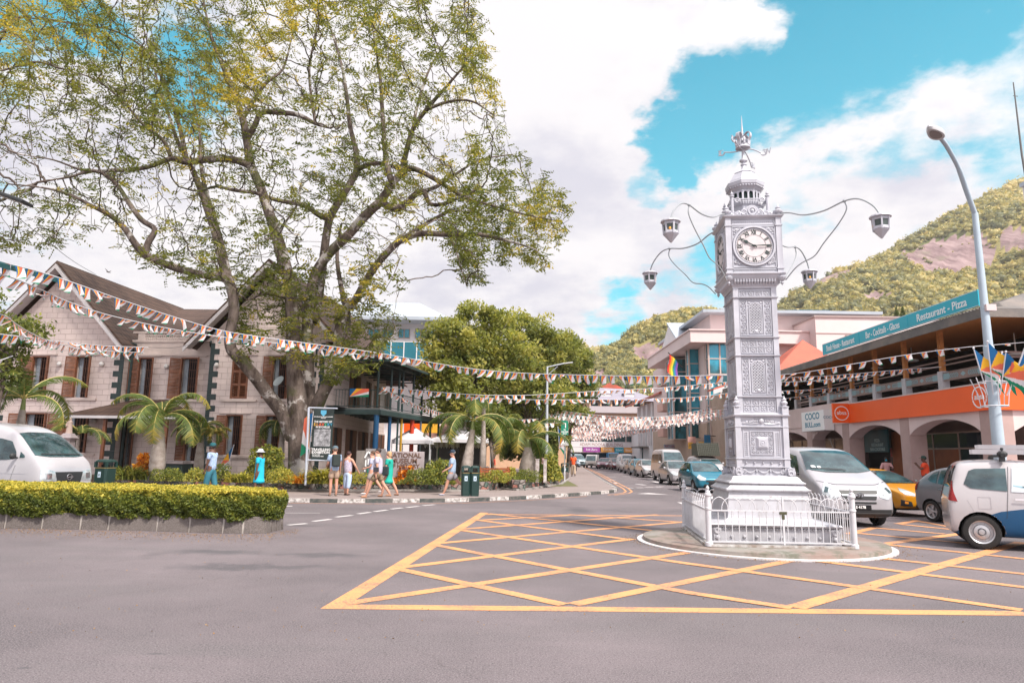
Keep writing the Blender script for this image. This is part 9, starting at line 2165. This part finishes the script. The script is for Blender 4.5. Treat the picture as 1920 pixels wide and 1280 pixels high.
# ----------------------------- street lamps
M_POLE=mat('pale_blue_pole',(.40,.48,.55),.5,var=.12,vs=1.5)
lb=P(1877,880,17.5);tp=P(1752,246,16.0);LX,LY=lb.x,17.5
ST=thing('street_lamp',(LX,LY,0),'tall pale blue street lamp with curved top and a ring of flags','street lamp')
zt_=P(1824,400,17.5).z
mb=MB();mb.tube([(LX,LY,0),(LX,LY,4.6),(LX,LY,4.62),(LX,LY,zt_*.86),(LX,LY,zt_)],[.155,.125,.105,.085,.075],16);
q=P(1813,360,17.3);c1=P(1797,315,17.0);c2=P(1776,276,16.6);mb.tube(smooth_path([(LX,LY,zt_-.02),q,c1,c2,P(1763,258,16.2)],5),[.065]*10+[.055]*11,12)
for z in(1.2,2.6,4.0,5.6,zt_-.02):mb.lathe([(.001,z-.01),(.17-.012*z,z-.01),(.17-.012*z,z+.01),(.001,z+.01)],(LX,LY,0),16)
mb.build('pole',M_POLE,ST,smooth='auto')
e_=P(1763,258,16.2);f_=P(1741,236,15.5);d_=(f_-e_).normalized();n_=d_.cross(Vector((0,0,1))).normalized();u_=n_.cross(d_)
Ml=Matrix(((d_.x,n_.x,u_.x,e_.x),(d_.y,n_.y,u_.y,e_.y),(d_.z,n_.z,u_.z,e_.z),(0,0,0,1)))
mb=MB(Ml)
def elp(s,z):return[(.46+s*.50*math.cos(a),s*(.17-.04*math.cos(a))*math.sin(a),z)for a in np.linspace(0,2*PI,25)[:-1]]
L4=[elp(.92,-.06),elp(1,0),elp(.96,.04),elp(.6,.08),elp(.1,.09)]
for a,b in zip(L4,L4[1:]):mb.ringface(a,b)
mb.poly(L4[0][::-1]);hd_=mb.build('lamp_head',mat('lamp_head_grey',(.50,.50,.52),.5),ST,smooth='auto')
mb=MB(Ml);mb.poly(elp(.68,-.064)[::-1]);mb.build('lamp_glass',mat('lamp_glass_grey',(.22,.22,.22),.25),hd_)
zr_=P(1862,716,17.5).z
mb=MB()
for dz,rr2 in((0,.30),(-.62,.30)):
 mb.tube([(LX+rr2*math.cos(a),LY+rr2*math.sin(a),zr_+dz)for a in np.linspace(0,2*PI,19)],.014,5,cap=False)
for k in range(6):a=k*PI/3+.2;mb.tube([(LX+.1*math.cos(a),LY+.1*math.sin(a),zr_-.62),(LX+.30*math.cos(a),LY+.30*math.sin(a),zr_-.60),(LX+.34*math.cos(a),LY+.34*math.sin(a),zr_-.3),(LX+.48*math.cos(a),LY+.48*math.sin(a),zr_+.1)],.012,5)
mb.build('flag_collar',M_TAPE,ST)
mb=MB();mb.b2((LX-.06,LY-.16,zr_+1.85),(LX+.20,LY-.05,zr_+2.02));mb.build('junction_box',mat('pink_white_box',(.60,.50,.50),.6),ST)
FLS=[('outermost left flag on the street lamp collar',-2.6,1.35,.95,11),('second flag from the left on the street lamp collar',-2.2,1.5,1.1,12),('flag folded over the front of the street lamp collar',-1.7,1.2,1.0,13),('flag leaning right of the lamp pole with yellow folds',-.9,1.4,1.0,14),('largest blue flag right of the lamp pole',-.25,1.7,1.2,15),('rearmost flag beyond the street lamp pole',.6,1.4,1.0,16)]
for lab,a,L_,w_,sd in FLS:
 c_,s_=math.cos(a),math.sin(a);b0=Vector((LX+.30*c_,LY+.30*s_,zr_-.35));tp_=b0+Vector((c_*.36*L_,s_*.36*L_,L_*.86))
 cloth_flag('collar_flag',lab,b0,tp_,.88*w_,.62*w_,(1.0,-.25*s_,0),.50,sd,group='flags on the street lamp collar')
# far lamp post
q=P(1025,868,45);S2=thing('street_lamp',(q.x,45,.12),'slim grey street lamp with straight arm before leafy trees','street lamp');zt_=P(1024,688,45).z
mb=MB();mb.tube([(q.x,45,.1),(q.x,45,zt_*.5),(q.x,45,zt_)],[.11,.09,.07],10);e2_=P(1060,683,45);mb.tube([(q.x,45,zt_),(e2_.x,45,zt_+.28)],.045,8);mb.tube([(q.x,45,zt_-.55),(q.x+.7,45,zt_+.06)],.02,6);mb.build('pole',mat('grey_pole',(.42,.45,.50),.5),S2,smooth='auto')
mb=MB();mb.box((e2_.x+.22,45,zt_+.30),(.55,.16,.08),tilt=Matrix.Rotation(rad(-8),3,'Y'));mb.build('lamp_head',MATS['lamp_head_grey'],S2,bevel=.02)
# lamp arm entering at the upper left, and the green beam below
q0,q1=P(-60,342,13),P(52,382,13);LH=thing('overhead_lamp',q0,'dark flat street lamp head entering at the upper left edge','street lamp')
mb=MB();mb.beam(q0,q1,.34,.07);mb.build('lamp_head',M_BPL,LH,bevel=.02)
mb=MB();d_=(q1-q0).normalized()
for k in range(9):c=q0.lerp(q1,.42+.06*k)-Vector((0,0,.045));mb.lathe([(.03,0),(.03,.01)],tuple(c),8)
mb.build('led_lens',M_WTXT,LH)
q0,q1=P(-40,478,12),P(95,516,15.5);GBm=thing('awning_edge',q0,'flat dark teal beam at the left edge above the bunting','beam');mb=MB();mb.prism([q0,q1,q1+Vector((0,0,-.10)),q0+Vector((0,0,-.10))],(0,.35,0));mb.build('beam',mat('teal_beam',(.01,.09,.10),.5),GBm)
def cable(label,pts,r_=.012):
 t=thing('cable',P(*pts[0]),label,'cable');mb=MB();mb.tube(smooth_path([P(*q)for q in pts],6),r_,4,cap=False);mb.build('wire',M_BLK,t)
cable('black cable sloping down to the ridge of the left gable',[(-30,330,14),(20,395,17),(80,445,24),(135,488,30),(180,515,36)])
cable('thin cable crossing below the bunting to the big tree',[(278,651,25),(330,651,26),(400,635,27),(440,628,28)],.008)
q=P(1916,290,22);q2=P(1900,155,22);PM=thing('roof_mast',q,'thin dark mast at the top of the right edge','mast');mb=MB();mb.tube([(P(1935,400,22).x,22,P(1935,400,22).z),q,q2],[.05,.035,.02],6);mb.tube([q2-Vector((.06,0,.5)),q2+Vector((.10,0,-.52))],.012,4);mb.build('mast',mat('mast_grey',(.12,.11,.11),.6),PM)
SBx=thing('roof_tank_tower',P(1935,480,40),'edge of a pale tower block cut by the right side of the frame','tower');q0=P(1917,352,66);mb=MB();mb.b2((q0.x,60,0),(q0.x+6,66,q0.z));mb.build('wall',M_WHB,SBx);mb=MB();mb.b2((q0.x-.3,59.8,q0.z),(q0.x+6,66,q0.z+.4));mb.build('coping',M_GROOF,SBx)
# ----------------------------- bins, bench, signs
M_BIN=mat('bin_green',(.012,.038,.034),.4,var=.15,vs=3);M_GOLD=mat('gold_band',(.40,.28,.10),.4,.4)
M_STK=mat('bin_sticker',(.50,.62,.74),.5)
def binbody(label,x,yb,D,n=1,H=1.10,w=.62,rz=0,group='litter bins on the pavement'):
 b=P(x,yb,D);b.z=.12;t=thing('litter_bin',b,label,'litter bin',rz,group);M=wm(t);wt=.33 if n>1 else w
 for k in range(n):
  cx=(k-(n-1)/2)*wt*1.02;M2=M@Matrix.Translation((cx,0,0));mb=MB(M2);a=wt/2;c=.06
  def oct_(s,z):return[(x_*s,y_*s,z)for x_,y_ in((-a+c,-a),(a-c,-a),(a,-a+c),(a,a-c),(a-c,a),(-a+c,a),(-a,a-c),(-a,-a+c))]
  L=[oct_(.94,0),oct_(.94,.06),oct_(.98,.07),oct_(1.0,.78*H)]
  for p0,p1 in zip(L,L[1:]):mb.ringface(p0,p1)
  mb.poly(L[0][::-1]);mb.poly(L[-1]);bd_=mb.build('bin_body',M_BIN,t)
  mb=MB(M2);mb.ringface(oct_(1.012,.755*H),oct_(1.012,.772*H));mb.build('gold_band',M_GOLD,bd_)
  mb=MB(M2)
  for sx in(-1,1):
   for sy in(-1,1):mb.b2((sx*(a-.04)-.04,sy*(a-.04)-.04,.78*H),(sx*(a-.04)+.04,sy*(a-.04)+.04,.93*H))
  L=[oct_(1.03,.92*H),oct_(1.03,.95*H),oct_(.80,.99*H),oct_(.45,1.005*H)]
  for p0,p1 in zip(L,L[1:]):mb.ringface(p0,p1)
  mb.poly(L[0][::-1]);mb.poly(L[-1]);mb.build('bin_hood',M_BIN,t)
  mb=MB(M2);mb.b2((-a*.8,-a*.8,.775*H),(a*.8,a*.8,.785*H));mb.b2((-a*.45,-a*.3,.77*H),(a*.4,a*.3,.85*H));mb.build('bin_mouth',M_BLK,t)
  mb=MB(M2);mb.b2((-.055,-a-.006,.50*H),(.055,-a-.0005,.66*H));st_=mb.build('sticker',M_STK,bd_);mb=MB(M2);mb.b2((-.018,-a-.010,.54*H),(.018,-a-.0065,.60*H));mb.build('pictogram',M_BIN,st_)
 return t
binbody('double dark green litter bin beside the walking man with the camera',881,927,26.2,2,1.12,rz=rad(8))
binbody('black litter bin with two stickers between the minibus and the garden wall',194,915,23.8,1,1.20,.50,rz=rad(-12))
binbody('narrow green litter bin farther up the pavement behind the sign post',1059,894,48,1,1.05,.5)
# wooden bench end
M_WOOD=mat('varnished_wood',(.26,.075,.025),.5,var=.25,vs=5)
b_=G(936,915,.12);BN=thing('bench',b_,'reddish brown wooden bench seen from its end beside the planter','bench',rad(38));M=wm(BN)
mb=MB(M)
for k in range(5):mb.b2((-.9,-.22+k*.095,.42),(.9,-.145+k*.095,.455))
mb.build('seat',M_WOOD,BN);mb=MB(M)
for k in range(4):mb.beam((-.9,.27+k*.03,.52+k*.12),(.9,.27+k*.03,.52+k*.12),.025,.09)
mb.build('backrest',M_WOOD,BN)
for x in(-.82,.82):
 for y in(-.20,.24):mb=MB(M);mb.b2((x-.035,y-.035,0),(x+.035,y+.035,.42));mb.build('leg',M_WOOD,BN)
 mb=MB(M);mb.beam((x,.25,.40),(x,.42,.98),.06,.06,up=(1,0,0));mb.build('arm',M_WOOD,BN)
# green direction sign and crossing triangle
sp_=G(1058.7,904.5,.12);SN=thing('direction_sign',sp_,'green TO CAR PARK ONLY sign above a pedestrian crossing triangle on one post','sign')
M_GRN=mat('sign_green',(.0,.20,.12),.4)
D=sp_.y;mb=MB();zt_=P(1058.7,789,D).z;mb.tube([(sp_.x,D,.12),(sp_.x,D,1.15)],.035,8,0);mb.tube([(sp_.x,D,1.15),(sp_.x,D,zt_)],.034,8,1);mb.build('post',[M_TAPE,mat('post_grey',(.28,.30,.32),.5)],SN)
q0,q1=P(1052,815,D-.05),P(1065.5,788.5,D-.05);mb=MB();mb.b2((q0.x,D-.07,q0.z),(q1.x,D-.045,q1.z));bd_=mb.build('sign_board',M_GRN,SN)
cx=(q0.x+q1.x)/2;hz_=q1.z-q0.z
for t_s,f in(('TO',.36),('CAR PARK',.22),('ONLY',.09)):text(t_s,.105,frameM((cx,D-.072,q0.z+hz_*f),(1,0,0)),M_WTXT,'lettering',bd_,.002,bold=.004,sx=.85)
mb=MB();zz0=q0.z+hz_*.50;mb.b2((cx+.02,D-.078,zz0),(cx+.075,D-.071,zz0+.28));mb.b2((cx-.07,D-.0785,zz0+.23),(cx+.02,D-.071,zz0+.28));mb.prism([(cx-.14,D-.077,zz0+.255),(cx-.06,D-.077,zz0+.33),(cx-.06,D-.077,zz0+.18)],(0,.006,0));mb.build('arrow',M_WTXT,bd_)
a0,a1,a2=P(1049.5,835,D-.06),P(1067.5,835,D-.06),P(1058.7,818,D-.06)
def tri(s,y,nm,m,par):
 c=(a0+a1+a2)/3;mb=MB();mb.prism([(c.x+(v.x-c.x)*s,y,c.z+(v.z-c.z)*s)for v in(a0,a1,a2)],(0,.012,0));return mb.build(nm,m,par)
tr_=tri(1,D-.07,'warning_triangle',mat('triangle_rim',(.35,.36,.38),.5),SN);tri(.82,D-.084,'triangle_face',M_WTXT,tr_)
mb=MB();cx=sp_.x;z0=a0.z+.06;mb.ball((cx,D-.092,z0+.33),.026,8,sc=(1,.3,1));mb.beam((cx,D-.09,z0+.30),(cx,D-.09,z0+.17),.035,.012,up=(0,1,0));mb.beam((cx,D-.09,z0+.18),(cx-.06,D-.09,z0+.07),.022,.012,up=(0,1,0));mb.beam((cx,D-.09,z0+.18),(cx+.05,D-.09,z0+.07),.022,.012,up=(0,1,0))
for k in range(5):mb.b2((cx-.16+k*.07,D-.094,z0+.0),(cx-.125+k*.07,D-.086,z0+.045))
mb.build('pictogram',M_BLK,tr_)
# white posts
for k,(x0,x1,y0,y1)in enumerate(((1004,1011,861,896),(1019,1025,862,895))):
 q0,q1=P(x0,y1,33),P(x1,y0,33);t=thing('white_post',((q0.x+q1.x)/2,33,.4),('left' if k==0 else 'right')+' of two stained white posts in the right planter','post',group='white posts in the planter');mb=MB();mb.b2((q0.x,32.95,.4),(q1.x,33.1,q1.z));mb.b2((q0.x-.02,32.93,q1.z),(q1.x+.02,33.12,q1.z+.03));mb.build('post',mat('stained_white',(.56,.52,.52),.8,col2=(.30,.24,.22),vs=5),t)
# exhibition banner on its frame
D=27.0;BNR=thing('banner_stand',G(578,903,.45),'tall black exhibition banner on a pale metal frame in front of the tree trunk','banner')
f0=P(573,903,D);f1=P(579,764,D);f2=P(633,765.5,D);f3=P(577,862,D);f4=P(616,863,D)
mb=MB();mb.tube([(f0.x,D,.4),f1],.045,8);mb.tube([f1,f2],.03,8);mb.tube([f3,f4],.03,8);mb.build('frame',mat('banner_frame',(.50,.54,.62),.4,.3),BNR)
b0,b1=P(583,861,D),P(627,767,D);cx=(b0.x+b1.x)/2;W_,H_=b1.x-b0.x,b1.z-b0.z
M_BNR=mat('banner_black',(.018,.030,.028),.5,var=.3)
mb=MB();mb.grid(lambda u,v:(b0.x+W_*u+.012*math.sin(v*9),D-.03+.012*math.sin(u*6+v*4),b0.z+H_*v),6,12);bn_=mb.build('banner_sheet',M_BNR,BNR,smooth=True,fixn=False)
def bt(s_,z,sz,m=M_WTXT,sx=1.0,b=.003,dx=0):text(s_,sz,frameM((cx+dx,D-.055,b0.z+H_*z),(1,0,0)),m,'lettering',bn_,.003,sx=sx,bold=b*.35)
bt('SEYCHELLES NATIONAL MUSEUMS',.845,.048);bt('HERITAGE',.818,.04)
bt('THE HISTORY OF',.745,.105,sx=.85,b=.005)
for k_,(ch_,c_)in enumerate(zip('SLAVERY',((.75,.45,.08),(.75,.30,.05),(.70,.12,.04),(.70,.12,.04),(.05,.40,.20),(.05,.30,.45),(.05,.30,.45)))):bt(ch_,.690,.155,mat('slv_%d'%k_,c_,.5),dx=(k_-3)*.108,b=.007)
bt('IN SEYCHELLES',.640,.095,sx=.85,b=.005)
bt('TRAVELLING',.195,.135,sx=.95,b=.006,dx=-.02);bt('EXHIBITION',.140,.135,sx=.95,b=.006,dx=-.02);bt('3rd April 2022',.095,.05,dx=-.2,sx=1.0);bt('31st December 2022',.065,.05,dx=-.12)
def f_photo(g,v,b):
 n=g.noise(v,7,6,.7);s_=g.sep(v);c=g.mix(g.mr(n,.35,.65),(.06,.06,.065),(.42,.42,.44));return g.mix(g.mr(g.m('ADD',s_[2],g.m('MULTIPLY',n,.5)),2.35,2.6),c,(.50,.50,.54))
mb=MB();mb.b2((cx-W_*.40,D-.060,b0.z+H_*.26),(cx+W_*.40,D-.050,b0.z+H_*.60));mb.build('banner_picture',mat('grey_photo',rough=.6,fn=f_photo),bn_)
mb=MB();zc_=b0.z+H_*.92;mb.prism([(cx-.11,D-.06,zc_+.11),(cx+.11,D-.06,zc_+.11),(cx+.11,D-.06,zc_-.02),(cx,D-.06,zc_-.13),(cx-.11,D-.06,zc_-.02)],(0,.008,0));mb.build('crest',mat('crest_blue',(.10,.40,.60),.5),bn_)
# museum name wall and weathered boards
D=29.2;q0,q1=P(720,884,D),P(795,846.5,D);NM=thing('museum_sign_wall',((q0.x+q1.x)/2,D,.4),'grey stone sign wall lettered NATIONAL MUSEUM OF HISTORY','sign')
M_STN=mat('sign_stone',(.34,.29,.30),.85,var=.2,vs=2,bump=.3);mb=MB();mb.b2((q0.x,D,.4),(q1.x,D+.25,q1.z));w_=mb.build('wall',M_STN,NM,bevel=.02)
M_BRZ=mat('bronze_letter',(.13,.07,.045),.5)
zc_=lambda y:P(760,y,D).z
for t_s,y,s_ in(('NATIONAL',853.5,.27),('MUSEUM',864,.27),('OF HISTORY',873.5,.22)):text(t_s,s_,frameM(((q0.x+q1.x)/2,D-.004,zc_(y)),(1,0,0)),M_BRZ,'lettering',w_,.012,bold=.006,sx=1.05)
D=28.9;q0,q1=P(666,900,D),P(722,841,D);WB=thing('wooden_screen',((q0.x+q1.x)/2,D,.4),'weathered grey boards carrying a white outline of a house','screen')
M_WGR=mat('weathered_wood',(.20,.175,.16),.85,var=.3,vs=4,bump=.3)
mb=MB();mb.b2((q0.x,D,.4),(P(684,860,D).x,D+.2,P(670,844,D).z));mb.build('board',M_WGR,WB);mb=MB();mb.b2((P(684.5,860,D).x,D+.05,.4),(q1.x,D+.18,q1.z));mb.build('board',mat('grey_board',(.26,.24,.24),.8,var=.2),WB)
mb=MB();pp=[P(x,y,D)for x,y in((684,858),(690,846.5),(700,854))]
for a,b in zip(pp,pp[1:]):mb.beam((a.x,D-.0,a.z),(b.x,D-.0,b.z),.06,.04,up=(0,1,0))
for x0,x1,y0,y1 in((684,687,862,874),(689,692.5,860,871),(683,685,880,884)):a,b=P(x0,y1,D),P(x1,y0,D);mb.b2((a.x,D-.0,a.z),(b.x,D+.045,b.z))
mb.build('house_outline',M_WTXT,WB);mb=MB();a,b=P(688,901,D),P(695,874,D);mb.b2((a.x,D-.05,.4),(b.x,D-.01,b.z));mb.build('green_panel',M_GRN,WB)
# small statue, trough
D=30.5;q=P(122,872,D);STT=thing('small_statue',(q.x,D,.4),'small pale stone statuette on a pedestal against the wall behind the minibus','statue')
zA,zB=P(122,812,D).z,P(122,782,D).z;mb=MB();mb.sqlathe([(.26,.4),(.26,.55),(.20,.6),(.20,zA-.32),(.30,zA-.2),(.22,zA-.1),(.15,zA)],(q.x,D,0));mb.build('pedestal',M_STN,STT)
mb=MB();mb.lathe([(.14,zA),(.12,zA+.1),(.11,zA+.3),(.09,zA+.42),(.11,zA+.5),(.05,zA+.56),(.06,zA+.62),(.06,zB-.06),(.02,zB)],(q.x,D,0),12);mb.tube([(q.x-.10,D-.02,zA+.48),(q.x-.10,D-.1,zA+.3),(q.x,D-.12,zA+.34)],.03,6);mb.build('figure',mat('pale_stone',(.50,.38,.33),.8),STT,smooth='auto')
q0,q1=P(304,880,30.5),P(346,864,30.5);TG=thing('stone_trough',((q0.x+q1.x)/2,30.5,.4),'dark green painted stone trough holding the orange croton','trough');mb=MB();mb.b2((q0.x,30.3,.4),(q1.x,31.3,q1.z-.12));mb.build('body',M_QG,TG,bevel=.02);mb=MB();mb.b2((q0.x-.05,30.25,q1.z-.119),(q1.x+.05,31.35,q1.z));mb.build('rim',M_STN,TG)
# market tents and stall
M_TENT=mat('tent_white',(.66,.64,.68),.7,var=.05)
for k,(x0,x1,xa,ya,yb_,D,lab)in enumerate(((735,806,777,800,824,42,'white peaked tent seen between the coloured verandah posts'),(808,920,865,803,822,44,'white peaked tent behind the leaning bottle palm'))):
 a,b,c=P(x0,yb_,D),P(x1,yb_,D),P(xa,ya,D+2);t=thing('market_tent',(c.x,D+2,.12),lab,'tent',group='white market tents');e=[(a.x,D,a.z),(b.x,D,a.z),(b.x,D+4.2,a.z),(a.x,D+4.2,a.z)]
 mb=MB();i=mb.pts(e+[(c.x,D+2.1,c.z)]);[mb.face([i+j for j in q_])for q_ in((0,1,4),(1,2,4),(2,3,4),(3,0,4))]
 for p,q_ in zip(e,e[1:]+e[:1]):mb.prism([p,q_,(q_[0],q_[1],q_[2]-.22),(p[0],p[1],p[2]-.22)],(0,.01,0)if p[1]==q_[1]else(.01,0,0))
 mb.build('canopy',M_TENT,t,fixn=False)
 for p in e:mb=MB();mb.tube([(p[0],p[1],.12),(p[0],p[1],p[2])],.03,6);mb.build('leg',M_TAPE,t)
D=47;a,b=P(795,838,D),P(905,826,D);SLL=thing('market_stall',(a.x,D,.12),'open stall with a pale scalloped valance behind the tents','stall');mb=MB();n=22
for k in range(n):x0_=a.x+(b.x-a.x)*k/n;x1_=a.x+(b.x-a.x)*(k+1)/n;mb.prism([(x0_,D,b.z),(x1_,D,b.z),(x1_,D,a.z+.06),((x0_+x1_)/2,D,a.z-.06),(x0_,D,a.z+.06)],(0,.02,0),k%2)
mb.build('valance',[M_TENT,mat('valance_grey',(.40,.36,.36),.8)],SLL);mb=MB();mb.b2((a.x,D+.3,.9),(b.x,D+1,1.0));mb.b2((a.x,D+.35,.12),(b.x,D+.95,.9));mb.build('counter',mat('stall_counter',(.10,.09,.09),.8,var=.5),SLL)
for x in(820,850,878):mb=MB();q=P(x,840,D);mb.tube([(q.x,D,.12),(q.x,D,b.z)],.04,6);mb.build('stall_post',M_TAPE,SLL)
for k,(x,y,c_,lab)in enumerate(((828,862,(.015,.02,.02),'dark planter pot'),(915,880,(.6,.55,.5),'pale'))):
 if k==0:q=P(829,872,31);PT=thing('planter_pot',(q.x,31,.4),'round dark pot near the green verandah posts','pot');mb=MB();mb.lathe([(.22,.4),(.30,.7),(.33,.85),(.36,.87),(.34,.92),(.28,.92)],(q.x,31,0),14);mb.build('pot',mat('pot_dark',(.05,.055,.05),.7),PT,smooth='auto')
 else:q=P(914,880,37);BL_=thing('baluster',(q.x,37,.12),'small pale baluster post under the trees','baluster');mb=MB();mb.lathe([(.14,.12),(.14,.25),(.08,.3),(.12,.5),(.07,.75),(.11,.8),(.11,.88),(.05,.92),(.08,1.0),(.02,1.06)],(q.x,37,0),10);mb.build('stone',M_STN,BL_,smooth='auto')
# satellite dish by the trunk, stone in the tree fork
q=P(524,716,34.8);DS=thing('satellite_dish',q,'grey satellite dish on the wall left of the main trunk','satellite dish');mb=MB(Matrix.Translation(q)@Matrix.Rotation(rad(55),4,'X')@Matrix.Rotation(rad(-25),4,'Y'));mb.lathe([(.02,0),(.16,.02),(.27,.06),(.32,.09),(.31,.10),(.25,.07),(.02,.02)],(0,0,0),20);mb.build('dish',mat('dish_grey',(.35,.40,.42),.5),DS,smooth='auto');mb=MB();mb.tube([q,q+Vector((.2,.5,-.2))],.03,6);mb.build('arm',M_BLK,DS)
# small bird in the sky
q=P(203,510,30);BD=thing('bird',q,'tiny bird gliding above the left roof','bird');mb=MB();mb.tube([q+Vector((-.10,0,.03)),q,q+Vector((.12,0,-.03))],[.01,.03,.006],6);mb.poly([q+Vector((-.02,0,0)),q+Vector((.03,0,0)),q+Vector((-.15,.02,.16)),q+Vector((-.19,.02,.17))]);mb.poly([q+Vector((-.02,0,0)),q+Vector((.03,0,0)),q+Vector((.14,0,.04)),q+Vector((.10,0,.06))]);mb.build('body',mat('bird_grey',(.15,.13,.13),.8),BD)
# ----------------------------- thin sea haze round the whole scene
mb=MB();mb.b2((-900,-60,-1.2),(1500,1150,max(v.co.z for n in('right_hill_forest','middle_hill_forest','far_hill_forest')for v in bpy.data.objects[n].data.vertices)+3));M_HZ=bpy.data.materials.new('haze');M_HZ.use_nodes=True
g=NG(M_HZ.node_tree);g.N.clear();pv=g.n('ShaderNodeVolumePrincipled');pv.inputs['Density'].default_value=.00019;pv.inputs['Color'].default_value=(.97,.93,.92,1);pv.inputs['Anisotropy'].default_value=.2
g.L.new(pv.outputs[0],g.n('ShaderNodeOutputMaterial').inputs['Volume']);o=mb.build('haze',M_HZ);tag(o,'thin pale haze in the air',kind='stuff')
